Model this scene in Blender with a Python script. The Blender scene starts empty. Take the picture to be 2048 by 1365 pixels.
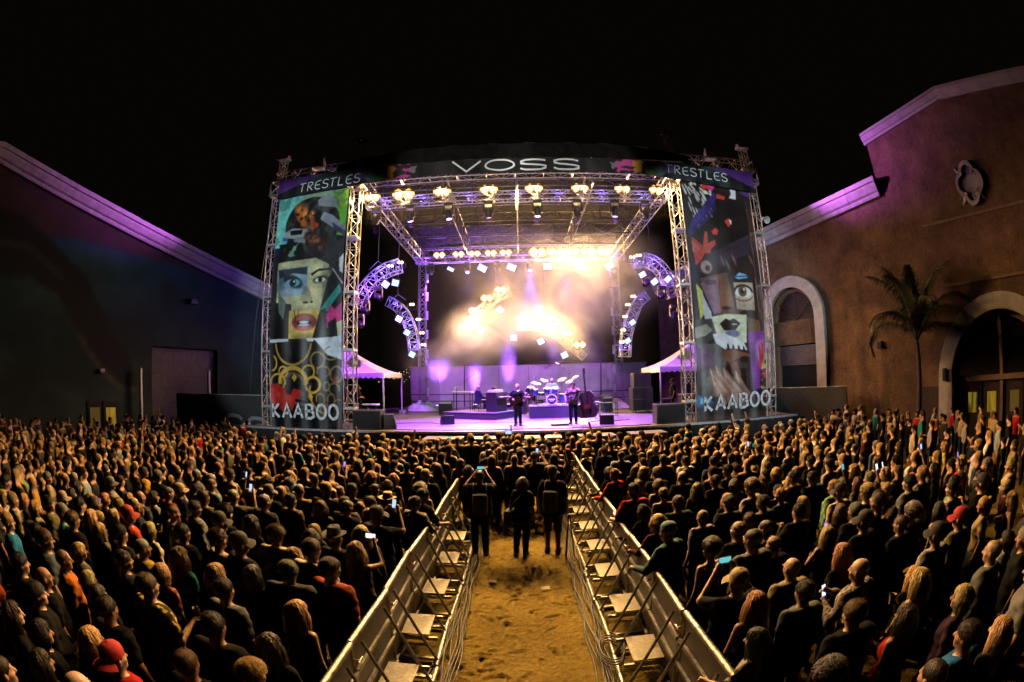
import bpy, bmesh, math, random
import numpy as np
from mathutils import Vector, Matrix, noise as mnoise
R = math.radians
scene = bpy.context.scene
COL = scene.collection
random.seed(7)
rng = np.random.default_rng(7)

# ------------------------------------------------------------------ camera
CAM_H = 3.7
cd = bpy.data.cameras.new('camera')
cam = bpy.data.objects.new('camera', cd)
COL.objects.link(cam)
cd.type = 'PANO'
cd.sensor_fit = 'HORIZONTAL'
cd.sensor_width = 36.0
cd.clip_start = 0.05
cd.clip_end = 2000
for holder in (cd, getattr(cd, 'cycles', None)):
    for k, v in (('panorama_type', 'FISHEYE_EQUISOLID'), ('fisheye_lens', 17.0), ('fisheye_fov', R(200))):
        try:
            setattr(holder, k, v)
        except Exception:
            pass
_rot = Matrix.Rotation(R(.98), 3, 'Z') @ Matrix.Rotation(R(4.55), 3, 'X') @ Matrix.Rotation(R(1.18), 3, 'Y')
cam.matrix_world = Matrix.Translation((0, 0, CAM_H)) @ (_rot @ Matrix.Rotation(R(90), 3, 'X')).to_4x4()
scene.camera = cam

# ------------------------------------------------------------------ night sky, exposure
world = bpy.data.worlds.new('World')
scene.world = world
world.use_nodes = True
wn = world.node_tree.nodes
bg = wn['Background']
bg.inputs['Color'].default_value = (.0024, .0017, .0013, 1)
bg.inputs['Strength'].default_value = .8
vs = scene.view_settings
vs.view_transform = 'Standard'
vs.look = 'None'
vs.exposure = 0.0
vs.gamma = 1.0
cy = scene.cycles
cy.use_denoising = True
cy.max_bounces = 5
cy.diffuse_bounces = 0
cy.glossy_bounces = 2
cy.transmission_bounces = 3
cy.volume_bounces = 1
cy.transparent_max_bounces = 8
cy.sample_clamp_indirect = 4.0
cy.sample_clamp_direct = 0.0
cy.caustics_reflective = False
cy.caustics_refractive = False
cy.use_light_tree = True
cy.volume_step_rate = 2.0
cy.volume_max_steps = 96

AMBER = (1.0, .56, .175)
DEEP = (1.0, .57, .21)
WARM = (1.0, .70, .36)
VIOLET = (.46, .085, 1.0)
BLUE = (.16, .13, 1.0)
COOL = (.80, .92, 1.0)

# ------------------------------------------------------------------ helpers
def tag(o, label=None, cat=None, group=None, kind=None):
    if label: o['label'] = label
    if cat: o['category'] = cat
    if group: o['group'] = group
    if kind: o['kind'] = kind
    return o

def empty(name, loc=(0, 0, 0), rz=0.0, label=None, cat=None, group=None):
    o = bpy.data.objects.new(name, None)
    o.location = loc
    o.rotation_euler = (0, 0, rz)
    o.empty_display_size = .2
    COL.objects.link(o)
    return tag(o, label, cat, group)

def mobj(name, me, mt=None, parent=None, loc=None, rot=None, sc=None):
    o = bpy.data.objects.new(name, me)
    COL.objects.link(o)
    if mt is not None:
        if len(me.materials) == 0:
            me.materials.append(mt)
    if parent is not None: o.parent = parent
    if loc is not None: o.location = loc
    if rot is not None: o.rotation_euler = rot
    if sc is not None: o.scale = (sc, sc, sc) if isinstance(sc, (int, float)) else sc
    return o

def frame_of(d):
    d = Vector(d).normalized()
    a = Vector((0, 0, 1)) if abs(d.z) < .9 else Vector((1, 0, 0))
    u = d.cross(a).normalized()
    return d, u, d.cross(u).normalized()

class MB:
    def __init__(s):
        s.v = []; s.f = []; s.sm = []
    def add(s, verts, faces, smooth=False):
        b = len(s.v)
        s.v.extend([tuple(p) for p in verts])
        for f in faces:
            s.f.append(tuple(b + i for i in f)); s.sm.append(smooth)
        return s
    def box(s, c, size, rz=0.0, M=None, bev=0.0):
        hx, hy, hz = size[0] / 2, size[1] / 2, size[2] / 2
        pts = [Vector((sx * hx, sy * hy, sz * hz)) for sz in (-1, 1) for sy in (-1, 1) for sx in (-1, 1)]
        rot = M if M is not None else Matrix.Rotation(rz, 3, 'Z')
        c = Vector(c)
        if bev <= 0:
            return s.add([c + rot @ p for p in pts], [(0, 2, 3, 1), (4, 5, 7, 6), (0, 1, 5, 4), (2, 6, 7, 3), (0, 4, 6, 2), (1, 3, 7, 5)])
        bm = bmesh.new()
        bmesh.ops.create_cube(bm, size=1)
        for v in bm.verts: v.co = Vector((v.co.x * size[0], v.co.y * size[1], v.co.z * size[2]))
        bmesh.ops.bevel(bm, geom=bm.edges[:], offset=bev, segments=2, affect='EDGES', profile=.6)
        bm.verts.index_update()
        s.add([c + rot @ v.co for v in bm.verts], [[v.index for v in f.verts] for f in bm.faces])
        bm.free()
        return s
    def tube(s, p0, p1, r, n=6, r1=None, cap=True, smooth=True):
        p0, p1 = Vector(p0), Vector(p1)
        if (p1 - p0).length < 1e-6: return s
        d, u, w = frame_of(p1 - p0)
        r1 = r if r1 is None else r1
        vs_ = []
        for p, q in ((p0, r), (p1, r1)):
            for i in range(n):
                a = 2 * math.pi * i / n
                vs_.append(p + (u * math.cos(a) + w * math.sin(a)) * q)
        fs = [(i, (i + 1) % n, n + (i + 1) % n, n + i) for i in range(n)]
        s.add(vs_, fs, smooth)
        if cap: s.add(vs_, [tuple(range(n - 1, -1, -1)), tuple(range(n, 2 * n))], False)
        return s
    def path(s, pts, r, n=6, closed=False, smooth=True, cap=True):
        pts = [Vector(p) for p in pts]
        m = len(pts)
        rr = r if hasattr(r, '__len__') else [r] * m
        rings = []
        pu = None
        for i, p in enumerate(pts):
            a = pts[i - 1] if (i > 0 or closed) else p
            b = pts[(i + 1) % m] if (i < m - 1 or closed) else p
            d = (b - a)
            d = d.normalized() if d.length > 1e-9 else Vector((0, 0, 1))
            if pu is None:
                _, u, w = frame_of(d)
            else:
                u = (pu - d * pu.dot(d))
                u = u.normalized() if u.length > 1e-6 else frame_of(d)[1]
                w = d.cross(u)
            pu = u
            rings.append([p + (u * math.cos(2 * math.pi * k / n) + w * math.sin(2 * math.pi * k / n)) * rr[i] for k in range(n)])
        vv = [q for ring in rings for q in ring]
        fs = []
        for i in range(m if closed else m - 1):
            j = (i + 1) % m
            for k in range(n):
                fs.append((i * n + k, i * n + (k + 1) % n, j * n + (k + 1) % n, j * n + k))
        s.add(vv, fs, smooth)
        if cap and not closed:
            s.add(vv, [tuple(range(n - 1, -1, -1)), tuple(range((m - 1) * n, m * n))], False)
        return s
    def lathe(s, prof, c=(0, 0, 0), n=16, M=None, smooth=True, a0=0.0, a1=2 * math.pi):
        c = Vector(c); full = abs(a1 - a0 - 2 * math.pi) < 1e-6
        nn = n if full else n + 1
        vv = []
        for r, z in prof:
            for k in range(nn):
                a = a0 + (a1 - a0) * k / n
                p = Vector((r * math.cos(a), r * math.sin(a), z))
                vv.append(c + (M @ p if M is not None else p))
        fs = []
        for i in range(len(prof) - 1):
            for k in range(n):
                k2 = (k + 1) % nn
                fs.append((i * nn + k, i * nn + k2, (i + 1) * nn + k2, (i + 1) * nn + k))
        return s.add(vv, fs, smooth)
    def prism(s, poly, off, origin=(0, 0, 0), ux=(1, 0, 0), uy=(0, 1, 0)):
        """poly in the ux/uy plane, extruded along off"""
        o, a, b, e = Vector(origin), Vector(ux), Vector(uy), Vector(off)
        n = len(poly)
        v0 = [o + a * x + b * y for x, y in poly]
        v1 = [p + e for p in v0]
        fs = [tuple(range(n - 1, -1, -1)), tuple(range(n, 2 * n))] + [(i, (i + 1) % n, n + (i + 1) % n, n + i) for i in range(n)]
        return s.add(v0 + v1, fs)
    def mesh(s, name='mesh'):
        me = bpy.data.meshes.new(name)
        me.from_pydata(s.v, [], s.f)
        me.polygons.foreach_set('use_smooth', s.sm)
        me.validate()
        me.update()
        return me
    def split(s):
        """one MB per loose piece"""
        par = list(range(len(s.v)))
        def find(a):
            while par[a] != a: par[a] = par[par[a]]; a = par[a]
            return a
        for f in s.f:
            for i in f[1:]: par[find(i)] = find(f[0])
        out = {}
        for f, q in zip(s.f, s.sm): out.setdefault(find(f[0]), []).append((f, q))
        res = []
        for fs in out.values():
            ids = sorted({i for f, _ in fs for i in f}); mp = {a: b for b, a in enumerate(ids)}
            m = MB(); m.v = [s.v[i] for i in ids]; m.f = [tuple(mp[i] for i in f) for f, _ in fs]; m.sm = [q for _, q in fs]
            res.append(m)
        return res
    def build_each(s, name, mt, parent=None):
        for m in s.split(): m.build(name, mt, parent)
    def build(s, name, mt, parent=None, loc=None, rot=None):
        return mobj(name, s.mesh(name), mt, parent, loc, rot)

# ------------------------------------------------------------------ materials
def new_mat(name):
    m = bpy.data.materials.new(name)
    m.use_nodes = True
    nt = m.node_tree
    return m, nt, nt.nodes['Principled BSDF']

def nd(nt, typ, **kw):
    n = nt.nodes.new(typ)
    for k, v in kw.items():
        setattr(n, k, v)
    return n

def mat(name, col, rough=.6, metal=0.0, var=.25, scale=6.0, bump=0.0, bscale=40.0, objcol=False, sheen=0.0, detail=4.0, spec=None, coat=0.0):
    m, nt, b = new_mat(name)
    L = nt.links.new
    tc = nd(nt, 'ShaderNodeTexCoord')
    nz = nd(nt, 'ShaderNodeTexNoise')
    nz.inputs['Scale'].default_value = scale
    nz.inputs['Detail'].default_value = detail
    L(tc.outputs['Object'], nz.inputs['Vector'])
    mr = nd(nt, 'ShaderNodeMapRange')
    mr.inputs['From Min'].default_value = .3; mr.inputs['From Max'].default_value = .7
    mr.inputs['To Min'].default_value = 1 - var; mr.inputs['To Max'].default_value = 1 + var * .6
    L(nz.outputs['Fac'], mr.inputs['Value'])
    mx = nd(nt, 'ShaderNodeMix', data_type='RGBA', blend_type='MULTIPLY')
    mx.inputs[0].default_value = 1.0
    if objcol:
        oi = nd(nt, 'ShaderNodeObjectInfo')
        L(oi.outputs['Color'], mx.inputs[6])
    else:
        mx.inputs[6].default_value = (*col, 1)
    L(mr.outputs['Result'], mx.inputs[7])
    L(mx.outputs[2], b.inputs['Base Color'])
    b.inputs['Roughness'].default_value = rough
    b.inputs['Metallic'].default_value = metal
    if spec is not None: b.inputs['Specular IOR Level'].default_value = spec
    if coat: b.inputs['Coat Weight'].default_value = coat
    if sheen:
        b.inputs['Sheen Weight'].default_value = sheen
    if bump:
        n2 = nd(nt, 'ShaderNodeTexNoise')
        n2.inputs['Scale'].default_value = bscale
        n2.inputs['Detail'].default_value = 5
        L(tc.outputs['Object'], n2.inputs['Vector'])
        bp = nd(nt, 'ShaderNodeBump')
        bp.inputs['Strength'].default_value = bump
        bp.inputs['Distance'].default_value = .02
        L(n2.outputs['Fac'], bp.inputs['Height'])
        L(bp.outputs['Normal'], b.inputs['Normal'])
    return m

def emit(name, col, strength):
    m, nt, b = new_mat(name)
    b.inputs['Base Color'].default_value = (*col, 1)
    b.inputs['Emission Color'].default_value = (*col, 1)
    b.inputs['Emission Strength'].default_value = strength
    b.inputs['Roughness'].default_value = .3
    return m

def vcol_mat(name, rough=.5, alpha=1.0, gloss_noise=False):
    m, nt, b = new_mat(name)
    L = nt.links.new
    at = nd(nt, 'ShaderNodeAttribute', attribute_name='Col')
    L(at.outputs['Color'], b.inputs['Base Color'])
    b.inputs['Roughness'].default_value = rough
    b.inputs['Alpha'].default_value = alpha
    return m

M = {}
M['alu'] = mat('aluminium', (.36, .36, .37), .42, .8, .3, 9)
M['alu_dull'] = mat('dull_aluminium', (.42, .42, .42), .5, .55, .35, 14, .15, 30)
M['steel'] = mat('galvanised_steel', (.40, .40, .41), .45, .8, .3, 20)
M['black'] = mat('black_cloth', (.012, .011, .012), .85, 0, .4, 8, .3, 60)
M['blackp'] = mat('black_plastic', (.015, .015, .017), .45, 0, .3, 20)
M['tarp'] = mat('dark_tarp', (.010, .010, .009), .95, 0, .4, 3, .5, 6, spec=.05)
M['white_vinyl'] = mat('white_vinyl', (.72, .71, .72), .5, 0, .12, 4, .15, 10)
M['ply'] = mat('step_plywood', (.50, .47, .41), .55, 0, .3, 20, .1, 40)
M['deckm'] = mat('stage_floor', (.12, .11, .125), .40, 0, .4, 3, .1, 30)
M['riser'] = mat('riser_cloth', (.02, .02, .025), .8, 0, .3, 10)
M['wallpink'] = mat('backstage_wall_paint', (.52, .50, .49), .6, 0, .18, 1.2, .1, 20)
M['rope'] = mat('steel_cable', (.12, .12, .12), .5, .5)
M['cable'] = mat('rubber_cable', (.045, .040, .034), .5, 0, .3, 20)
M['lampcase'] = mat('lamp_housing', (.02, .02, .02), .4, .3)
M['amber'] = emit('amber_bulb', (1.0, .66, .27), 13)
M['amber_ring'] = emit('amber_bloom', (1.0, .50, .10), 1.7)  # bloom round the bulbs, put into the emission of their bowls
M['amber_ring_low'] = emit('dim_amber_bloom', (1.0, .50, .12), 1.2)
M['amber_low'] = emit('amber_bulb_dim', (1.0, .62, .25), 14)
M['led'] = emit('led_face', (.52, .66, 1.0), 1.7)
M['led_violet'] = emit('violet_led_face', (.40, .22, 1.0), 12)

def grid_paint(name, img, place, mt, parent=None):
    """a printed sheet: image rows (top first) become vertex colours of a fine grid; place(u,v)->point (u right, v up, both 0..1)"""
    h, w = img.shape[:2]
    us = np.linspace(0, 1, w); vs_ = np.linspace(1, 0, h)
    verts = [place(u, v) for v in vs_ for u in us]
    idx = np.arange(h * w).reshape(h, w)
    q = np.stack([idx[1:, :-1], idx[1:, 1:], idx[:-1, 1:], idx[:-1, :-1]], -1).reshape(-1, 4)
    me = bpy.data.meshes.new(name)
    me.from_pydata(verts, [], q.tolist())
    ca = me.color_attributes.new('Col', 'FLOAT_COLOR', 'POINT')
    rgba = np.ones((h * w, 4), np.float32)
    rgba[:, :3] = np.clip(img.reshape(-1, 3), 0, 1)
    ca.data.foreach_set('color', rgba.ravel())
    me.update()
    return mobj(name, me, mt, parent)

def spot(parent, loc, target, power, col, angle, blend=.4, size=.12, name='lamp_light', typ='SPOT'):
    ld = bpy.data.lights.new(name, typ)
    ld.energy = power
    ld.color = col
    ld.shadow_soft_size = size
    if typ == 'SPOT':
        ld.spot_size = R(angle)
        ld.spot_blend = blend
    o = bpy.data.objects.new(name, ld)
    COL.objects.link(o)
    d = Vector(target) - Vector(loc)
    o.rotation_euler = d.to_track_quat('-Z', 'Y').to_euler()
    o.location = Vector(loc)
    if parent is not None:
        bpy.context.view_layer.update()
        o.parent = parent
        o.matrix_parent_inverse = parent.matrix_world.inverted()
    return o
# ================================================================== SETTING
# ---- ground: one sheet, finely modelled where the open aisle shows it
def height(x, y):
    p = Vector((x * .55, y * .55, 0))
    h = mnoise.noise(p) * .035 + mnoise.noise(Vector((x * 2.1, y * 2.1, 3))) * .018 + mnoise.noise(Vector((x * 6, y * 6, 7))) * .008
    return h
def sand_material():
    m, nt, b = new_mat('sandy_ground')
    L = nt.links.new
    tc = nd(nt, 'ShaderNodeTexCoord')
    n1 = nd(nt, 'ShaderNodeTexNoise'); n1.inputs['Scale'].default_value = .9; n1.inputs['Detail'].default_value = 6
    n2 = nd(nt, 'ShaderNodeTexNoise'); n2.inputs['Scale'].default_value = 14; n2.inputs['Detail'].default_value = 6
    n3 = nd(nt, 'ShaderNodeTexNoise'); n3.inputs['Scale'].default_value = 120; n3.inputs['Detail'].default_value = 3
    for n in (n1, n2, n3): L(tc.outputs['Object'], n.inputs['Vector'])
    cr = nd(nt, 'ShaderNodeValToRGB')
    cr.color_ramp.elements[0].position = .3; cr.color_ramp.elements[0].color = (.135, .094, .020, 1)
    cr.color_ramp.elements[1].position = .72; cr.color_ramp.elements[1].color = (.31, .220, .050, 1)
    mx = nd(nt, 'ShaderNodeMix', data_type='FLOAT'); mx.inputs[0].default_value = .5
    L(n1.outputs['Fac'], mx.inputs[2]); L(n2.outputs['Fac'], mx.inputs[3])
    L(mx.outputs[0], cr.inputs['Fac']); L(cr.outputs['Color'], b.inputs['Base Color'])
    b.inputs['Roughness'].default_value = .95
    b.inputs['Specular IOR Level'].default_value = .15
    ad = nd(nt, 'ShaderNodeMath', operation='MULTIPLY_ADD'); ad.inputs[1].default_value = .3
    L(n3.outputs['Fac'], ad.inputs[0]); L(n2.outputs['Fac'], ad.inputs[2])
    bp = nd(nt, 'ShaderNodeBump'); bp.inputs['Strength'].default_value = .9; bp.inputs['Distance'].default_value = .05
    L(ad.outputs[0], bp.inputs['Height']); L(bp.outputs['Normal'], b.inputs['Normal'])
    return m
M['sand'] = sand_material()
prints = []
for k in range(190):
    prints.append((random.uniform(-1.15, 1.15), random.uniform(3.2, 11.5), random.uniform(0, 6.28), random.uniform(.8, 1.1)))
PR = np.array(prints)
def build_ground():
    xs = np.concatenate([[-300, -120, -60, -30, -16, -9, -5, -3.2, -2.2], np.linspace(-1.7, 1.7, 150), [2.2, 3.2, 5, 9, 16, 30, 60, 120, 300]])
    ys = np.concatenate([[-120, -40, -12, -4, 0, 1.5, 2.6], np.linspace(3.0, 12.0, 300), [12.6, 13.5, 15, 18, 24, 36, 60, 120, 300]])
    X, Y = np.meshgrid(xs, ys)
    Z = np.zeros_like(X)
    fine = (np.abs(X) < 1.71) & (Y > 2.9) & (Y < 12.1)
    for i, j in zip(*np.nonzero(fine)):
        Z[i, j] = height(X[i, j], Y[i, j])
    for px, py, a, s in PR:
        c, sn = math.cos(a), math.sin(a)
        near = fine & (np.abs(X - px) < .3) & (np.abs(Y - py) < .3)
        u = ((X - px) * c + (Y - py) * sn) / (.055 * s); v = (-(X - px) * sn + (Y - py) * c) / (.15 * s)
        r = np.sqrt(u * u + v * v)
        dz = np.where(r < 1, -.024 * (1 - r ** 4), .012 * np.exp(-((r - 1.15) / .22) ** 2))
        Z = np.where(near, Z + dz, Z)
    Z = np.where(fine, Z, 0)
    edge = np.clip(np.minimum(np.minimum(1.7 - np.abs(X), Y - 3.0), 12.0 - Y) / .25, 0, 1)
    Z = Z * edge
    h, w = X.shape
    idx = np.arange(h * w).reshape(h, w)
    q = np.stack([idx[:-1, :-1], idx[:-1, 1:], idx[1:, 1:], idx[1:, :-1]], -1).reshape(-1, 4)
    me = bpy.data.meshes.new('ground')
    me.from_pydata(np.stack([X, Y, Z], -1).reshape(-1, 3).tolist(), [], q.tolist())
    me.polygons.foreach_set('use_smooth', [True] * len(me.polygons))
    o = mobj('ground', me, M['sand'])
    tag(o, 'trampled golden sand of the arena floor and aisle', 'ground', kind='structure')
build_ground()

# ---- far hillside with scattered town lights
hm = MB()
hx = np.linspace(-420, 420, 43)
prof = [(x, 9 + 7 * math.sin(x * .011 + 1) + 4 * mnoise.noise(Vector((x * .02, 1, 0)))) for x in hx]
vv = []; ff = []
for i, (x, h) in enumerate(prof):
    vv += [(x, 300, -2), (x, 330, h * .55), (x, 380, h), (x, 470, -2)]
for i in range(len(prof) - 1):
    for k in range(3): ff.append((i * 4 + k, i * 4 + 4 + k, i * 4 + 5 + k, i * 4 + 1 + k))
hm.add(vv, ff, True)
tag(hm.build('hill', mat('hill_scrub', (.02, .02, .015), .9)), 'dark hillside far behind the stage', 'hill', kind='structure')
lm = MB()
for k in range(120):
    x = random.choice([random.uniform(-95, -40), random.uniform(-95, -40), random.uniform(-30, 120)])
    t = random.uniform(0, 1)
    y = 300 + 60 * t; z = 1.5 + 9 * t + random.uniform(-1, 1)
    r = random.uniform(.10, .30)
    lm.lathe([(0, -r), (r, 0), (0, r)], (x, y - 6, z + 2), 5)
tag(lm.build('town_lights', emit('town_lamp', (1, .72, .35), 3)), 'scattered warm town lights on the far hillside', 'town lights', kind='stuff')

# ---- painting toolkit for printed sheets and the mural (arrays of linear colour, row 0 = top)
def canvas(w, h, col):
    im = np.empty((h, w, 3), np.float32); im[:] = col
    return im
def lin(r, g=None, b=None):
    if g is None: r, g, b = r
    f = lambda c: ((c / 255) / 12.92) if c / 255 < .04045 else ((c / 255 + .055) / 1.055) ** 2.4
    return np.array([f(r), f(g), f(b)], np.float32)
def uvgrid(im):
    h, w = im.shape[:2]
    return np.meshgrid(np.linspace(0, 1, w), np.linspace(0, 1, h))
def fbm(U, V, sx, sy, seed=0, octs=4):
    out = np.zeros_like(U); amp = 1.0; tot = 0
    r = np.random.default_rng(seed)
    for o in range(octs):
        nx, ny = max(2, int(sx * 2 ** o) + 2), max(2, int(sy * 2 ** o) + 2)
        g = r.random((ny, nx))
        x = U * (nx - 1.001); y = V * (ny - 1.001)
        i = x.astype(int); j = y.astype(int); fx = x - i; fy = y - j
        fx = fx * fx * (3 - 2 * fx); fy = fy * fy * (3 - 2 * fy)
        i2 = np.minimum(i + 1, nx - 1); j2 = np.minimum(j + 1, ny - 1)
        out += amp * ((g[j, i] * (1 - fx) + g[j, i2] * fx) * (1 - fy) + (g[j2, i] * (1 - fx) + g[j2, i2] * fx) * fy)
        tot += amp; amp *= .5
    return out / tot
def put(im, mask, col):
    m = np.clip(mask, 0, 1)[..., None]
    im[:] = im * (1 - m) + np.asarray(col, np.float32) * m
def poly_mask(U, V, pts):
    ins = np.zeros(U.shape, bool)
    n = len(pts)
    for i in range(n):
        x0, y0 = pts[i]; x1, y1 = pts[(i + 1) % n]
        if y0 == y1: continue
        c = ((V < y0) != (V < y1)) & (U < (x1 - x0) * (V - y0) / (y1 - y0) + x0)
        ins ^= c
    return ins.astype(np.float32)
def ell(U, V, cx, cy_, rx, ry, rot=0, soft=.08):
    c, s = math.cos(rot), math.sin(rot)
    # work in units of the sheet width; ASP corrects v
    du, dv = (U - cx), (V - cy_)
    a = (du * c + dv * s) / rx; b = (-du * s + dv * c) / ry
    return np.clip((1 - np.sqrt(a * a + b * b)) / soft, 0, 1)
def stroke(U, V, pts, wdt, asp=1.0):
    d = np.full(U.shape, 9.0)
    for (x0, y0), (x1, y1) in zip(pts[:-1], pts[1:]):
        ax, ay = x1 - x0, (y1 - y0) * asp
        L2 = ax * ax + ay * ay + 1e-9
        t = np.clip(((U - x0) * ax + (V - y0) * asp * ay) / L2, 0, 1)
        d = np.minimum(d, np.hypot(U - x0 - t * ax, (V - y0) * asp - t * ay))
    return np.clip((wdt - d) / (wdt * .35), 0, 1)
def arc(cx, cy_, rx, ry, a0, a1, n=18):
    return [(cx + rx * math.cos(R(a0 + (a1 - a0) * k / n)), cy_ + ry * math.sin(R(a0 + (a1 - a0) * k / n))) for k in range(n + 1)]

# ---- exhibition halls either side: walls that close in towards the stage
def wall_frame(px, py, ang):
    """local frame on a wall: s runs along the wall away from the camera, n points to the arena"""
    a = R(ang)
    d = Vector((math.sin(a), math.cos(a), 0))
    return Vector((px, py, 0)), d

def stucco(name, c0, c1):
    m, nt, b = new_mat(name)
    L = nt.links.new
    tc = nd(nt, 'ShaderNodeTexCoord')
    n1 = nd(nt, 'ShaderNodeTexNoise'); n1.inputs['Scale'].default_value = .8; n1.inputs['Detail'].default_value = 9; n1.inputs['Roughness'].default_value = .72
    n2 = nd(nt, 'ShaderNodeTexNoise'); n2.inputs['Scale'].default_value = 9; n2.inputs['Detail'].default_value = 7
    mp = nd(nt, 'ShaderNodeMapping'); mp.inputs['Scale'].default_value = (2.2, 2.2, .25)
    n3 = nd(nt, 'ShaderNodeTexNoise'); n3.inputs['Scale'].default_value = 1.6; n3.inputs['Detail'].default_value = 5
    L(tc.outputs['Object'], mp.inputs['Vector']); L(mp.outputs['Vector'], n3.inputs['Vector'])
    for n in (n1, n2): L(tc.outputs['Object'], n.inputs['Vector'])
    a = nd(nt, 'ShaderNodeMath', operation='ADD'); L(n1.outputs['Fac'], a.inputs[0]); mw = nd(nt, 'ShaderNodeMix', data_type='FLOAT'); mw.inputs[0].default_value = .75; L(n3.outputs['Fac'], mw.inputs[2]); L(n1.outputs['Fac'], mw.inputs[3]); L(mw.outputs[0], a.inputs[1])
    a2 = nd(nt, 'ShaderNodeMath', operation='MULTIPLY_ADD'); a2.inputs[1].default_value = .5; L(n2.outputs['Fac'], a2.inputs[0]); L(a.outputs[0], a2.inputs[2])
    cr = nd(nt, 'ShaderNodeValToRGB')
    cr.color_ramp.elements[0].position = .42; cr.color_ramp.elements[0].color = (*c0, 1)
    cr.color_ramp.elements[1].position = .78; cr.color_ramp.elements[1].color = (*c1, 1)
    dv = nd(nt, 'ShaderNodeMath', operation='DIVIDE'); dv.inputs[1].default_value = 2.1
    L(a2.outputs[0], dv.inputs[0]); L(dv.outputs[0], cr.inputs['Fac']); L(cr.outputs['Color'], b.inputs['Base Color'])
    b.inputs['Roughness'].default_value = .9
    bp = nd(nt, 'ShaderNodeBump'); bp.inputs['Strength'].default_value = .6; bp.inputs['Distance'].default_value = .05
    L(n2.outputs['Fac'], bp.inputs['Height']); L(bp.outputs['Normal'], b.inputs['Normal'])
    return m
M['stucco'] = stucco('ochre_stucco', (.062, .034, .018), (.255, .150, .078))
M['trim'] = mat('pale_plaster_trim', (.50, .46, .43), .75, 0, .22, 2.5, .25, 30)
M['trim_dark'] = mat('brown_plaster', (.26, .16, .10), .8, 0, .2, 3, .2, 30)
M['darkwood'] = mat('dark_stained_wood', (.05, .028, .018), .6, 0, .3, 8)
M['shutter'] = mat('roller_shutter_steel', (.13, .11, .105), .55, .2, .25, 4)
M['glass'] = mat('dark_glass', (.008, .008, .008), .12, 0, .1, 2)
M['litroom'] = emit('lit_room', (.52, .42, .05), .30)
def room_stripes(m, sc):
    nt = m.node_tree; b = nt.nodes['Principled BSDF']; tc = nd(nt, 'ShaderNodeTexCoord')
    w = nd(nt, 'ShaderNodeTexNoise'); w.inputs['Scale'].default_value = 1.0; mp = nd(nt, 'ShaderNodeMapping'); mp.inputs['Scale'].default_value = (9, 9, 1.2)
    nt.links.new(tc.outputs['Object'], mp.inputs['Vector']); nt.links.new(mp.outputs['Vector'], w.inputs['Vector'])
    mr = nd(nt, 'ShaderNodeMapRange'); mr.inputs['From Min'].default_value = .38; mr.inputs['From Max'].default_value = .62; mr.inputs['To Min'].default_value = .02; mr.inputs['To Max'].default_value = sc
    nt.links.new(w.outputs['Fac'], mr.inputs['Value']); nt.links.new(mr.outputs[0], b.inputs['Emission Strength'])
    return m
room_stripes(M['litroom'], .34)
M['litroom_dim'] = emit('dim_lit_room', (.20, .16, .04), .16)

def cornice(parent, O, d, n, s0, z0, s1, z1, h, dep, piece=1.9, mt=None):
    """moulded coping following a slope, laid in separate cast pieces"""
    L_ = s1 - s0
    cnt = max(1, int(abs(L_) / piece))
    prof = [(0, 0), (dep * .35, 0), (dep * .42, h * .10), (dep * .42, h * .20), (dep * .62, h * .30), (dep * .80, h * .55), (dep * .86, h * .70), (dep, h * .74), (dep, h), (0, h)]
    for k in range(cnt):
        a, b = k / cnt, (k + 1) / cnt - .014 / abs(L_) * (1 if k < cnt - 1 else 0)
        mb = MB(); ring = []
        for t in (a, b):
            s = s0 + L_ * t; z = z0 + (z1 - z0) * t
            for u, w in prof: ring.append(O + d * s + n * u + Vector((0, 0, z + w)))
        m_ = len(prof)
        fs = [(i, (i + 1) % m_, m_ + (i + 1) % m_, m_ + i) for i in range(m_)] + [tuple(range(m_ - 1, -1, -1)), tuple(range(m_, 2 * m_))]
        mb.add(ring, fs)
        mb.build('coping_piece', mt or M['trim'], parent)

def wall_sheet(name, O, d, n, outline, holes, mt, parent, thick=.35):
    """wall face with real openings: fill polygon with holes then extrude back"""
    bm = bmesh.new()
    loops = [outline] + holes
    edges = []
    for lp in loops:
        vs_ = [bm.verts.new(O + d * s + Vector((0, 0, z))) for s, z in lp]
        for i in range(len(vs_)): edges.append(bm.edges.new((vs_[i], vs_[(i + 1) % len(vs_)])))
    bmesh.ops.triangle_fill(bm, use_beauty=True, use_dissolve=False, edges=edges, normal=n)
    ret = bmesh.ops.extrude_face_region(bm, geom=bm.faces[:])
    for v in [g for g in ret['geom'] if isinstance(g, bmesh.types.BMVert)]: v.co = v.co - n * thick
    bmesh.ops.recalc_face_normals(bm, faces=bm.faces[:])
    me = bpy.data.meshes.new(name)
    bm.to_mesh(me); bm.free()
    return mobj(name, me, mt, parent)

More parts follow.
